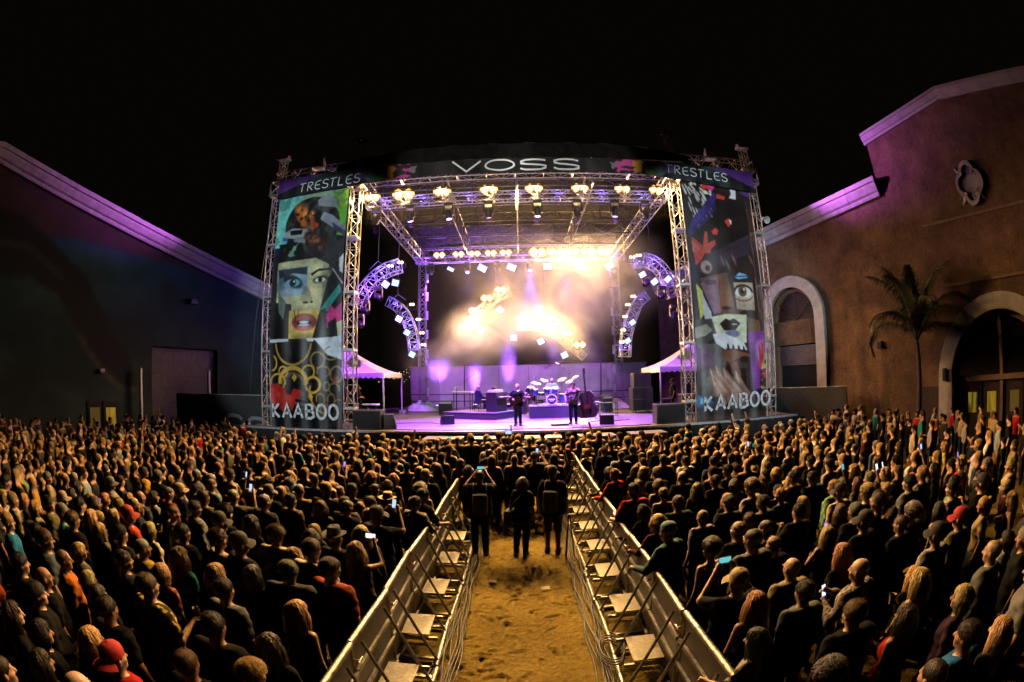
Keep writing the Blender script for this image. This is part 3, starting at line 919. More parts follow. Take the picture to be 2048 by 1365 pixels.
word('TRESTLES', lambda x, y: (6.55 + x + y * .08, 18.75, 12.42 + y - x * .085), .385, .30, .40, .022, hd, M['letter'])

# ---- the two tall printed banners
W_, H_ = 190, 600
ASP = 11.0 / 3.5
def left_art():
    im = canvas(W_, H_, lin(26, 24, 26)); U, V = uvgrid(im)
    nz = fbm(U, V, 6, 18, 21, 5); nf = fbm(U, V, 16, 50, 22, 4); cell = fbm(U, V, 9, 28, 23, 2)
    # top: teal left, grey-green top, lime right, dark machine-like mass with flames
    put(im, poly_mask(U, V, [(0, 0), (1, 0), (1, .10), (0, .13)]), lin(150, 172, 150))
    put(im, poly_mask(U, V, [(0, .0), (.35, .0), (.30, .16), (.12, .235), (0, .235)]), lin(120, 205, 195))
    put(im, poly_mask(U, V, [(.78, .02), (1, .0), (1, .21), (.86, .20), (.80, .10)]), lin(120, 190, 50))
    put(im, poly_mask(U, V, [(.86, .04), (1, .0), (1, .07), (.90, .09)]), lin(190, 225, 40))
    put(im, ((nz > .56) & (V < .235) & ((U < .3) | (U > .78))) * .5, lin(60, 110, 100))
    put(im, ell(U, V, .52, .15, .40, .125, 0, .05), lin(34, 34, 34))
    put(im, ell(U, V, .52, .15, .40, .125, 0, .2) * np.clip((cell - .45) * 5, 0, 1), lin(92, 92, 88))
    put(im, ell(U, V, .42, .118, .20, .055, .3, .4) * np.clip((nf - .36) * 5, 0, 1), lin(214, 128, 28))
    put(im, ell(U, V, .55, .13, .12, .04, .3, .4) * np.clip((nf - .45) * 6, 0, 1), lin(176, 66, 16))
    put(im, ell(U, V, .46, .105, .09, .02, 0, .5) * (nf > .52), lin(250, 214, 90))
    for pts, c in (([(.58, .045), (.70, .02), (.84, .05), (.86, .085), (.60, .07)], (150, 158, 162)), ([(.68, .10), (.80, .115), (.98, .165), (1, .20), (.80, .165), (.64, .13)], (150, 156, 168)),
                   ([(.80, .145), (1, .19), (1, .215), (.84, .175)], (70, 82, 120)), ([(.10, .175), (.24, .155), (.46, .165), (.50, .185), (.42, .205), (.16, .195)], (176, 186, 188)),
                   ([(.20, .165), (.40, .165), (.38, .185), (.22, .185)], (16, 16, 16)), ([(.10, .19), (.18, .195), (.18, .21), (.10, .205)], (70, 120, 170)), ([(.26, .20), (.46, .195), (.44, .225), (.28, .215)], (140, 150, 150))):
        put(im, poly_mask(U, V, pts), lin(*c))
    put(im, ell(U, V, .60, .225, .20, .04, .2, .2), lin(88, 50, 34)); put(im, ell(U, V, .60, .225, .18, .03, .2, .5) * (nf > .5), lin(150, 110, 84))
    put(im, poly_mask(U, V, [(.06, .22), (.40, .22), (.46, .275), (.28, .315), (.10, .27)]), lin(28, 40, 42)); put(im, (poly_mask(U, V, [(.10, .22), (.36, .22), (.40, .27), (.16, .28)]) * (nf > .55)), lin(130, 168, 150))
    put(im, poly_mask(U, V, [(.5, .25), (1, .22), (1, .36), (.6, .33)]) * (.35 + .65 * (nz > .5)), lin(64, 58, 68))
    # the face: pale olive skin, left half blue-lit card
    put(im, poly_mask(U, V, [(.06, .30), (.22, .295), (.62, .29), (.80, .32), (.84, .38), (.80, .46), (.66, .51), (.30, .52), (.08, .47)]), lin(196, 194, 150))
    put(im, poly_mask(U, V, [(.72, .31), (.86, .34), (.84, .45), (.72, .50)]) * .55, lin(120, 130, 120))
    put(im, ell(U, V, .58, .43, .10, .05, 0, .9) * .7, lin(226, 222, 180))
    put(im, ell(U, V, .82, .40, .16, .10, 0, 1.0) * .55, lin(92, 84, 60)); put(im, ell(U, V, .50, .50, .30, .03, 0, 1.0) * .45, lin(110, 96, 64)); put(im, ell(U, V, .62, .33, .18, .03, 0, 1.0) * .5, lin(222, 216, 176))
    put(im, poly_mask(U, V, [(.08, .325), (.52, .318), (.50, .432), (.10, .44)]), lin(142, 172, 190))
    put(im, ell(U, V, .30, .425, .22, .03, 0, 1.0) * .6, lin(196, 216, 226)); put(im, ell(U, V, .12, .38, .08, .07, 0, 1.0) * .8, lin(60, 84, 100))
    put(im, poly_mask(U, V, [(.08, .328), (.50, .322), (.50, .355), (.30, .345), (.10, .365)]) * .9, lin(24, 36, 46))
    put(im, ell(U, V, .30, .378, .17, .030, .1, .3), lin(30, 46, 58)); put(im, ell(U, V, .30, .385, .12, .018, 0, .25), lin(120, 190, 210))
    put(im, ell(U, V, .30, .384, .055, .018, 0, .2), lin(20, 60, 80)); put(im, ell(U, V, .30, .383, .022, .008, 0, .2), lin(6, 10, 14)); put(im, ell(U, V, .32, .379, .012, .004, 0, .3), lin(235, 245, 250))
    put(im, poly_mask(U, V, [(.55, .352), (.66, .335), (.82, .335), (.84, .342), (.66, .345), (.57, .362)]), lin(52, 46, 40))
    put(im, ell(U, V, .69, .378, .12, .017, -.05, .3) * .9, lin(74, 66, 60)); put(im, ell(U, V, .69, .380, .085, .011, 0, .3), lin(220, 220, 210)); put(im, ell(U, V, .69, .379, .035, .012, 0, .2), lin(30, 28, 26))
    put(im, stroke(U, V, arc(.69, .386, .11, .018, 200, 340), .008, ASP), lin(40, 36, 34))
    put(im, poly_mask(U, V, [(.46, .40), (.52, .40), (.60, .462), (.50, .468), (.43, .455)]) * .5, lin(120, 112, 86)); put(im, ell(U, V, .50, .466, .05, .006, 0, .4), lin(50, 44, 36)); put(im, ell(U, V, .58, .465, .03, .005, 0, .4), lin(50, 44, 36))
    put(im, poly_mask(U, V, [(.80, .37), (1, .33), (1, .62), (.72, .60), (.70, .50)]), lin(38, 40, 42))
    put(im, poly_mask(U, V, [(.70, .50), (.82, .45), (.96, .40), (.98, .43), (.80, .505)]), lin(40, 168, 160))
    put(im, poly_mask(U, V, [(.72, .50), (.80, .515), (.84, .475), (.90, .50), (1, .47), (1, .55), (.92, .545), (.88, .575), (.78, .565), (.80, .54)]), lin(205, 52, 140))
    put(im, poly_mask(U, V, [(.94, .30), (1, .28), (1, .36), (.95, .35)]), lin(210, 215, 220)); put(im, stroke(U, V, [(.86, .34), (1, .40)], .01, ASP), lin(190, 190, 200))
    # left dark column, lips card
    put(im, poly_mask(U, V, [(0, .235), (.07, .235), (.08, .60), (0, .60)]), lin(24, 24, 34)); put(im, poly_mask(U, V, [(0, .235), (.07, .235), (.07, .27), (0, .27)]), lin(36, 44, 100))
    put(im, poly_mask(U, V, [(.04, .46), (.30, .47), (.30, .60), (.04, .60)]), lin(20, 18, 18)); put(im, poly_mask(U, V, [(.10, .42), (.22, .46), (.20, .53), (.12, .50)]), lin(110, 130, 120))
    put(im, poly_mask(U, V, [(.27, .497), (.70, .497), (.68, .607), (.27, .607)]), lin(214, 188, 98)); put(im, ell(U, V, .48, .60, .20, .02, 0, .6) * .6, lin(90, 66, 30))
    put(im, ell(U, V, .49, .543, .185, .036, 0, .12), lin(150, 74, 70)); put(im, ell(U, V, .49, .527, .15, .018, 0, .5) * .8, lin(196, 120, 112)); put(im, ell(U, V, .49, .566, .14, .014, 0, .5) * .8, lin(206, 128, 120))
    put(im, ell(U, V, .49, .546, .11, .011, 0, .2), lin(46, 14, 16)); put(im, ell(U, V, .49, .543, .07, .0055, 0, .2), lin(226, 228, 232)); put(im, ell(U, V, .49, .5535, .08, .005, 0, .2), lin(196, 204, 214))
    put(im, stroke(U, V, [(.34, .495), (.37, .53), (.36, .545)], .006, ASP), lin(24, 18, 16)); put(im, stroke(U, V, [(.40, .495), (.41, .52)], .006, ASP), lin(24, 18, 16))
    put(im, poly_mask(U, V, [(.70, .50), (.78, .49), (.80, .64), (.66, .66), (.58, .64)]), lin(44, 34, 32))
    put(im, poly_mask(U, V, [(0, .607), (.27, .607), (.27, .617), (0, .621)]), lin(200, 206, 214)); put(im, poly_mask(U, V, [(.62, .607), (1, .600), (1, .69), (.82, .675), (.70, .63)]), lin(206, 214, 222)); put(im, poly_mask(U, V, [(.52, .607), (.63, .607), (.61, .64)]), lin(206, 214, 222))
    put(im, poly_mask(U, V, [(.92, .55), (1, .54), (1, .60), (.90, .60)]), lin(210, 206, 170)); put(im, poly_mask(U, V, [(.80, .55), (.92, .53), (.95, .60), (.84, .605)]), lin(50, 50, 52))
    # ornamented body with gold chain and scrolls
    put(im, poly_mask(U, V, [(0, .621), (.62, .618), (.80, .67), (1, .69), (1, .90), (0, .90)]), lin(30, 26, 28))
    put(im, poly_mask(U, V, [(.12, .62), (.56, .62), (.48, .68), (.34, .70), (.20, .68)]), lin(22, 20, 18))
    put(im, ell(U, V, .30, .66, .05, .03, 0, .8) * .4, lin(70, 60, 50))
    put(im, stroke(U, V, arc(.34, .62, .25, .088, 5, 175, 30), .016, ASP) * (.45 + .55 * (np.sin(U * 190 + V * 520) > -.3)), lin(206, 172, 58))
    G = lin(214, 176, 52); G2 = lin(160, 140, 80)
    for cx, cy_, rx, ry, a0, a1, w, c in ((.34, .775, .19, .055, 180, 360, .030, G), (.34, .785, .165, .045, 180, 360, .007, G2), (.12, .775, .11, .032, 90, 400, .014, G), (.62, .785, .10, .030, 180, 520, .018, G), (.20, .735, .06, .02, 180, 420, .012, G), (.56, .735, .08, .025, 180, 400, .012, G),
                                       (.68, .69, .09, .030, 120, 450, .012, G2), (.86, .665, .10, .025, 40, 260, .010, G2), (.76, .735, .08, .02, 160, 420, .010, G2), (.93, .745, .08, .03, 60, 420, .010, G2), (.02, .70, .08, .03, -60, 80, .012, G), (.90, .80, .07, .02, 100, 380, .008, G2), (.72, .84, .05, .022, 160, 420, .010, G2), (.86, .84, .05, .02, 150, 400, .008, G2), (.80, .79, .035, .016, 0, 360, .012, G2), (.78, .88, .06, .02, 180, 360, .008, G2), (.96, .86, .06, .02, 120, 300, .008, G2), (.66, .86, .07, .018, 0, 200, .008, G2)):
        put(im, stroke(U, V, arc(cx, cy_, rx, ry, a0, a1, 22), w, ASP), c)
    for k in range(26):
        a = R(180 + k * 7.2)
        put(im, ell(U, V, .34 + .145 * math.cos(a), .785 + .038 * math.sin(a), .008, .0025, 0, .5), G2)
    put(im, poly_mask(U, V, [(.36, .742), (.40, .757), (.36, .774), (.32, .757)]), lin(236, 196, 60))
    put(im, poly_mask(U, V, [(.57, .80), (.62, .83), (.60, .855), (.58, .845)]), lin(220, 180, 50)); put(im, stroke(U, V, [(.58, .79), (.56, .83), (.66, .875), (.76, .895)], .012, ASP), G)
    put(im, ell(U, V, .92, .765, .05, .02, 0, .5) * .7, lin(170, 84, 66)); put(im, ell(U, V, .79, .865, .035, .011, 0, .4), lin(160, 76, 56))
    # red heart with dark hand
    put(im, poly_mask(U, V, [(0, .785), (.10, .780), (.20, .795), (.30, .815), (.36, .795), (.44, .80), (.48, .815), (.36, .86), (.26, .905), (.10, .875), (0, .855)]), lin(196, 44, 30))
    put(im, ell(U, V, .18, .83, .12, .03, 0, .8) * .35, lin(226, 84, 60)); put(im, poly_mask(U, V, [(.22, .785), (.42, .78), (.44, .805), (.34, .80), (.30, .825), (.24, .82)]), lin(28, 24, 40))
    put(im, poly_mask(U, V, [(.36, .855), (.50, .81), (.52, .88), (.36, .885)]) * .8, lin(110, 112, 104)); put(im, stroke(U, V, [(.38, .845), (.54, .852)], .02, ASP), lin(24, 22, 22)); put(im, stroke(U, V, [(.36, .868), (.54, .872)], .02, ASP), lin(24, 22, 22))
    put(im, np.clip((V - .885) / .02, 0, 1), lin(30, 29, 32)); put(im, ((V > .885) & (nz > .55)) * .4, lin(48, 46, 50))
    put(im, poly_mask(U, V, [(.22, 1), (.28, .965), (.35, 1)]), lin(196, 180, 60)); put(im, poly_mask(U, V, [(.78, 1), (.88, .97), (1, .985), (1, 1)]), lin(180, 160, 120))
    put(im, np.clip((nf - .62) * 3, 0, 1) * .12, lin(220, 220, 220))
    return im
def right_art():
    im = canvas(W_, H_, lin(34, 26, 24)); U, V = uvgrid(im)
    nz = fbm(U, V, 5, 15, 31, 5); nf = fbm(U, V, 14, 44, 32, 4)
    put(im, (nz > .52) * .5, lin(58, 42, 36))
    # spotted corner
    for k in range(60):
        r = random.Random(k); a = R(r.uniform(5, 80)); l = r.uniform(.08, .62)
        cx, cy_ = l * math.cos(a), .01 + l * math.sin(a) * .30
        if cx < .42: put(im, ell(U, V, cx, cy_, .015 + .05 * l, .006 + .004 * l, a * .6, .3) * (U < .42), lin(214, 210, 200))
    put(im, poly_mask(U, V, [(.03, .22), (.10, .17), (.30, .10), (.46, .05), (.48, .08), (.30, .15), (.14, .20), (.04, .245)]), lin(74, 56, 140)); put(im, poly_mask(U, V, [(.05, .22), (.20, .17), (.46, .09), (.46, .13), (.20, .205), (.05, .245)]) * .8, lin(58, 46, 120))
    for pts, c in (([(.28, .01), (.42, .0), (.40, .04), (.34, .035), (.30, .05)], (220, 60, 34)), ([(.40, .0), (.52, .005), (.44, .045), (.38, .04)], (214, 40, 150)), ([(.55, .0), (.68, .0), (.70, .03), (.58, .02)], (214, 140, 40)), ([(.70, .01), (.80, .03), (.78, .075), (.68, .07), (.72, .05)], (220, 214, 214)), ([(.50, .055), (.62, .065), (.60, .08), (.48, .075)], (222, 70, 36)), ([(.80, 0), (1, 0), (1, .06), (.88, .05)], (96, 44, 130)),
                   ([(.55, .175), (.62, .16), (.66, .175), (.60, .20)], (226, 76, 36)), ([(.62, .165), (.66, .17), (.64, .19)], (236, 226, 214)), ([(.34, .22), (.40, .205), (.44, .215), (.42, .235), (.36, .235)], (214, 72, 40)), ([(.06, .245), (.16, .27), (.20, .28), (.25, .22), (.28, .225), (.27, .27), (.38, .255), (.38, .275), (.30, .295), (.30, .31), (.22, .31), (.16, .34), (.08, .36)], (214, 78, 44)), ([(.05, .26), (.14, .28), (.16, .30), (.06, .31)], (220, 110, 110))):
        put(im, poly_mask(U, V, pts), lin(*c))
    put(im, ell(U, V, .22, .365, .09, .03, 0, .3), lin(176, 152, 140)); put(im, ell(U, V, .24, .37, .04, .015, 0, .3), lin(88, 66, 58))
    for cx, cy_ in ((.45, .34), (.62, .335), (.88, .33), (.52, .355)): put(im, ell(U, V, cx, cy_, .05, .015, .6, .6) * .6, lin(150, 120, 110))
    # face
    put(im, poly_mask(U, V, [(.12, .41), (.50, .385), (.80, .40), (.80, .52), (.60, .55), (.36, .555), (.22, .50)]), lin(120, 92, 74))
    put(im, poly_mask(U, V, [(.12, .43), (.36, .40), (.38, .54), (.28, .55), (.18, .48)]) * .8, lin(150, 118, 140)); put(im, ell(U, V, .26, .425, .10, .014, 0, .4) * .8, lin(84, 62, 64))
    put(im, poly_mask(U, V, [(.40, .41), (.50, .41), (.55, .515), (.46, .53), (.36, .52)]), lin(140, 100, 68)); put(im, ell(U, V, .46, .525, .09, .008, 0, .4), lin(40, 26, 20))
    put(im, poly_mask(U, V, [(.50, .385), (.80, .40), (.84, .53), (.58, .53), (.54, .45)]), lin(44, 30, 26))
    put(im, poly_mask(U, V, [(.58, .425), (.86, .425), (.86, .535), (.60, .53)]), lin(206, 186, 164)); put(im, ell(U, V, .71, .462, .13, .026, 0, .2), lin(244, 240, 232)); put(im, stroke(U, V, arc(.71, .466, .13, .03, 190, 350), .018, ASP), lin(40, 24, 18))
    put(im, ell(U, V, .70, .460, .068, .024, 0, .15), lin(124, 108, 60)); put(im, ell(U, V, .70, .459, .03, .011, 0, .2), lin(14, 12, 10)); put(im, ell(U, V, .725, .452, .014, .005, 0, .2), lin(250, 250, 250)); put(im, stroke(U, V, arc(.71, .478, .13, .02, 10, 170), .008, ASP), lin(120, 80, 60))
    put(im, poly_mask(U, V, [(.60, .405), (.68, .385), (.78, .392), (.80, .405), (.66, .412)]), lin(120, 190, 226)); put(im, stroke(U, V, [(.60, .402), (.80, .398)], .01, ASP), lin(40, 60, 120))
    put(im, poly_mask(U, V, [(.06, .43), (.14, .46), (.16, .54), (.08, .57)]), lin(196, 200, 90)); put(im, poly_mask(U, V, [(.12, .46), (.24, .54), (.26, .60), (.14, .57)]), lin(200, 204, 210)); put(im, poly_mask(U, V, [(.90, .40), (1, .45), (.96, .58), (.90, .52)]), lin(80, 78, 76))
    # mouth card
    put(im, poly_mask(U, V, [(.22, .56), (.44, .548), (.74, .552), (.72, .66), (.30, .655)]), lin(206, 210, 180)); put(im, poly_mask(U, V, [(0, .57), (.24, .565), (.30, .63), (.05, .68), (0, .66)]), lin(86, 84, 82)); put(im, poly_mask(U, V, [(.0, .60), (.16, .585), (.24, .61), (.14, .63), (0, .64)]), lin(170, 168, 150))
    put(im, poly_mask(U, V, [(.34, .585), (.44, .565), (.49, .572), (.55, .565), (.64, .585), (.56, .612), (.40, .612)]), lin(26, 20, 22)); put(im, ell(U, V, .56, .588, .05, .003, 0, .4), lin(200, 200, 200)); put(im, ell(U, V, .52, .625, .12, .018, 0, .3), lin(120, 130, 170))
    put(im, poly_mask(U, V, [(.24, .625), (.38, .62), (.56, .64), (.68, .66), (.74, .695), (.60, .69), (.40, .685), (.28, .66)]), lin(222, 224, 228))
    for k in range(4): put(im, ell(U, V, .45 + .075 * k, .675 + .004 * k, .022, .014, .5, .3), lin(22, 20, 22))
    put(im, poly_mask(U, V, [(.74, .56), (.92, .575), (.92, .64), (.76, .655)]), lin(120, 96, 66))
    put(im, poly_mask(U, V, [(.06, .66), (.28, .66), (.42, .70), (.40, .86), (.06, .86)]), lin(110, 108, 104)); put(im, ell(U, V, .16, .80, .16, .05, 0, .9) * .6, lin(160, 170, 164))
    # hands
    put(im, poly_mask(U, V, [(.42, .68), (.78, .69), (.80, .90), (.56, .90), (.40, .76)]), lin(50, 34, 26))
    put(im, poly_mask(U, V, [(.34, .69), (.50, .685), (.72, .70), (.80, .715), (.66, .712), (.58, .72), (.46, .735), (.36, .72)]), lin(150, 104, 74)); put(im, poly_mask(U, V, [(.46, .735), (.56, .73), (.62, .78), (.58, .81), (.50, .775)]), lin(132, 86, 58))
    for x0, y0, x1, y1, w in ((.20, .775, .44, .865, .050), (.28, .765, .56, .865, .052), (.38, .775, .66, .870, .055), (.22, .80, .36, .885, .046), (.56, .79, .72, .86, .045)):
        put(im, stroke(U, V, [(x0, y0), ((x0 + x1) / 2, (y0 + y1) / 2 + .004), (x1, y1)], w, ASP), lin(168, 132, 116))
        put(im, stroke(U, V, [(x0 + .02, y0 + .006), (x1, y1)], w * .35, ASP) * .6, lin(206, 172, 156)); put(im, ell(U, V, x0, y0, .035, .008, .8, .3), lin(220, 190, 180))
    put(im, poly_mask(U, V, [(.36, .85), (.74, .845), (.76, .905), (.46, .915)]), lin(160, 124, 108)); put(im, np.clip((nf - .55) * 4, 0, 1) * .25 * (V > .7) * (V < .9), lin(90, 60, 50))
    # violet panel with red flame leaves and flowers
    put(im, poly_mask(U, V, [(.74, .62), (1, .615), (1, .88), (.84, .86), (.80, .88)]), lin(132, 40, 160)); put(im, ell(U, V, .90, .70, .10, .06, 0, .9) * .9, lin(216, 170, 226)); put(im, poly_mask(U, V, [(.78, .66), (.84, .66), (.83, .86), (.80, .88)]) * .6, lin(96, 20, 140))
    for a, b, c_ in ((.82, .70, .94), (.88, .66, .95), (.93, .655, .96)): put(im, poly_mask(U, V, [(a, b), (a + .035, b + .02), (c_, .765), (c_ - .04, .765)]), lin(206, 60, 56))
    put(im, poly_mask(U, V, [(1, .68), (.97, .72), (.91, .765), (.89, .83), (.94, .865), (1, .865)]), lin(60, 50, 40)); put(im, poly_mask(U, V, [(1, .69), (.92, .765), (.90, .83), (.95, .865), (1, .865)]) * (nf > .5), lin(190, 176, 120)); put(im, poly_mask(U, V, [(1, .74), (.93, .77), (.94, .80), (1, .80)]) * (nz > .45), lin(170, 50, 70))
    put(im, poly_mask(U, V, [(.84, .84), (.98, .84), (1, .93), (.80, .93)]) * .9, lin(34, 24, 44))
    put(im, poly_mask(U, V, [(0, .85), (.14, .86), (.22, .88), (.20, .90), (0, .90)]), lin(60, 110, 170)); put(im, poly_mask(U, V, [(.04, .86), (.18, .875), (.12, .89), (.04, .885)]), lin(110, 190, 200))
    im[:] = (im * .8 + lin(70, 52, 46) * .2) * 1.25  # brownish haze mixed into the print colours, then all brightened
    put(im, np.clip((V - .885) / .03, 0, 1), lin(52, 54, 54)); put(im, ((V > .885) & (nz > .55)) * .4, lin(80, 84, 82)); put(im, stroke(U, V, [(.28, .985), (.55, 1.0)], .012, ASP), lin(150, 190, 70)); put(im, ell(U, V, .25, 1.0, .12, .02, 0, .5), lin(90, 160, 200))
    return im
def finish(im, seed):
    """soften cut edges a little and add printed tonal variety"""
    for _ in range(2):
        p = np.pad(im, ((1, 1), (1, 1), (0, 0)), 'edge')
        im = (p[:-2, 1:-1] + p[2:, 1:-1] + p[1:-1, :-2] + p[1:-1, 2:] + 2 * p[1:-1, 1:-1]) / 6
    U, V = uvgrid(im)
    a = fbm(U, V, 5, 16, seed, 5); b = fbm(U, V, 30, 90, seed + 1, 3); g = fbm(U, V, 9, 5, seed + 2, 4)
    im = im * (.55 + .95 * a)[..., None] * (.8 + .4 * b)[..., None]
    lum = im.mean(2, keepdims=True)
    im = im * .85 + lum * .15
    im = np.clip(im - .008, 0, 1) ** 1.28 * 1.12
    return im
def banner_place(x0, x1, z0, z1, y=SY - .32, ph=0):
    def f(u, v):
        x = x0 + (x1 - x0) * u; z = z0 + (z1 - z0) * v
        tuck = .05 * math.sin(8 * math.pi * u + ph) * (1 - v) ** 2 + .035 * math.sin(5 * u + 9 * v + ph) + .03 * mnoise.noise(Vector((u * 3, v * 9, ph)))
        return (x, y + tuck, z)
    return f
bl = empty('tall_banner', (-9.2, SY - .32, 1.2), 0, 'tall collage banner with a woman\'s eyes and parted lips, left of the stage', 'banner', 'tall banners beside the stage')
br = empty('tall_banner', (9.05, SY - .32, 1.2), 0, 'tall collage banner with one big eye and praying hands, right of the stage', 'banner', 'tall banners beside the stage')
bm_l = vcol_mat('left_banner_print', .42); bm_r = vcol_mat('right_banner_print', .45, .9)
o = grid_paint('printed_sheet', finish(left_art(), 51) * 1.15, banner_place(-10.98, -7.42, 1.15, 12.25), bm_l); bpy.context.view_layer.update(); o.parent = bl; o.matrix_parent_inverse = bl.matrix_world.inverted()
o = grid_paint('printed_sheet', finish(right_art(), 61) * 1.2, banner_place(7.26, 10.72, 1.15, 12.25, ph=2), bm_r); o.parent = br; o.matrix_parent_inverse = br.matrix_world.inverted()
for o in (bl, br):
    bx = -1.78 if o is bl else -1.79
bl_w = word('KAABOO', lambda x, y: (-1.62 + x, -.12, .92 + y), .565, .42, .58, .058, bl, M['letter_rough'])
br_w = word('KAABOO', lambda x, y: (-1.52 + x, -.12, .92 + y + x * .03), .565, .42, .58, .058, br, M['letter_rough'])
for o, w in ((bl, 1.78), (br, 1.73)):
    mb = MB()
    for k in range(12):
        z = .6 + k * .92
        mb.tube((-w, 0, z), (-w - .12, .12, z + .03), .008, 4); mb.tube((w, 0, z), (w + .12, .12, z + .03), .008, 4)
    mb.build('lashing', M['rope'], o)['kind'] = 'stuff'

# ---- guy cables
for nm, a, b, lb in (('guy_cable', (-11.5, 19.4, 12.6), (-14.6, 22.5, .1), 'steel guy cable left of the outer tower'), ('guy_cable', (11.3, 19.4, 12.2), (13.6, 23.5, .1), 'steel guy cable right of the outer tower')):
    tag(MB().tube(a, b, .016, 5).build(nm, M['rope']), lb, 'cable', 'guy cables')
# ---- horn speaker on right tower
hs = tag(MB().lathe([(.02, 0), (.05, .1), (.16, .26), (.18, .28)], (0, 0, 0), 12, Matrix.Rotation(R(115), 3, 'X')).box((0, .1, .05), (.12, .2, .12)).build('horn_speaker', M['white_vinyl'], None, (11.42, 19.1, 10.6)), 'small white horn on the right outer tower', 'horn')
# ================================================================== LIGHT RIG
P_FRONT, P_BACK, P_ARCH = 6200, 1000, 1450
def blinder(loc, target, label, power, group, bulb=.085, angle=150, mt=None, light=True, col=AMBER):
    t = empty('blinder_lamp', loc, 0, label, 'stage light', group)
    dv = (Vector(target) - Vector(loc)).normalized()
    rot = dv.to_track_quat('-Y', 'Z').to_matrix()
    t.rotation_euler = rot.to_euler()
    MB().box((0, .075, 0), (bulb * 6.2, .10, bulb * 3.4), bev=.02).build('housing', M['lampcase'], t)
    MB().tube((-.27, .05, 0), (-.27, .05, -.28), .014, 5).tube((.27, .05, 0), (.27, .05, -.28), .014, 5).tube((-.27, .05, -.28), (.27, .05, -.28), .014, 5).build('yoke', M['lampcase'], t)
    for sx in (-bulb * 1.5, bulb * 1.5):
        MB().lathe([(0, -.035), (bulb * .6, -.028), (bulb, 0)], (sx, -.005, 0), 12, Matrix.Rotation(R(90), 3, 'X') @ Matrix.Rotation(R(180), 3, 'X')).build('bulb', mt or M['amber'], t)
        MB().lathe([(bulb * .98, .004), (bulb * 1.75, -.05), (bulb * 1.8, -.045), (bulb * 1.02, .012)], (sx, -.005, 0), 16, Matrix.Rotation(R(90), 3, 'X')).build('bloom_reflector', M['amber_ring_low'] if mt else M['amber_ring'], t)  # bowl emits by itself to draw the bloom round the bulb
    if light:
        bpy.context.view_layer.update()
        spot(t, Vector(loc) + dv * .16, Vector(target), power, col, angle, .5, .14)
    return t
FY = 20.6
truss('lighting_truss', (-7.05, FY, 11.92), (7.0, FY, 11.92), .42, .42, 'front lighting truss with amber blinders under the roof', group='lighting trusses', sec=2.0, pitch=.45, rc=.024)
fx = [-6.79, -5.24, -3.41, -1.26, .79, 2.9, 4.9, 6.54]
ordn = ['first', 'second', 'third', 'fourth', 'fifth', 'sixth', 'seventh', 'eighth', 'ninth', 'tenth', 'eleventh', 'twelfth']
for k, x in enumerate(fx):
    blinder((x, FY - .12, 12.24), (x * (.7 if x < 0 else 2.0), 5.5, .5), 'amber blinder, %s from the left on the front truss' % ordn[k], P_FRONT * (1.5 if k == 1 else 1), 'blinders on the front truss', .16 if k == 1 else .125, 114)
def moving_head(loc, aim, label, group, light=None, hang=True):
    t = empty('moving_head', loc, 0, label, 'stage light', group)
    MB().box((0, 0, -.10), (.40, .34, .18), bev=.03).build('base', M['lampcase'], t)
    MB().box((-.20, 0, -.38), (.07, .16, .44), bev=.02).box((.20, 0, -.38), (.07, .16, .44), bev=.02).build_each('yoke_arm', M['lampcase'], t)
    dv = (Vector(aim) - Vector(loc)).normalized()
    mt3 = dv.to_track_quat('Z', 'Y').to_matrix()
    MB().lathe([(.0, -.24), (.12, -.23), (.165, -.12), (.165, .12), (.14, .22), (.125, .24)], (0, 0, -.55), 14, mt3).build('head', M['lampcase'], t)
    lit = light is not None
    MB().lathe([(0, .225), (.12, .235)], (0, 0, -.55), 14, mt3).build('lens', M['led_violet'] if lit else M['glass'], t)
    if lit:
        bpy.context.view_layer.update()
        pw, col, ang = light
        spot(t, Vector(loc) + Vector((0, 0, -.55)) + dv * .28, aim, pw, col, ang, .35, .08)
    return t
mh = [(-6.55, (-8.2, 26.2, 4.6), (7633, VIOLET, 34)), (-4.91, (-3.6, 22.0, 1.7), (31058, VIOLET, 44)), (-3.11, (-1.6, 20.6, 1.7), (31058, BLUE, 36)), (-1.29, (-.6, 23.5, 1.7), (26616, VIOLET, 46)), (.92, (.6, 21.0, 1.7), (31058, VIOLET, 40)), (2.72, (1.8, 24.4, 2.4), (34016, BLUE, 40)), (4.46, (4.2, 22.2, 1.7), (31058, VIOLET, 42)), (5.9, (8.4, 26.2, 4.6), (4200, VIOLET, 36))]
for k, (x, aim, lt) in enumerate(mh):
    moving_head((x, FY, 11.70), aim, 'black moving head hanging under the front truss, %s from the left' % ordn[k], 'moving heads under the front truss', lt)
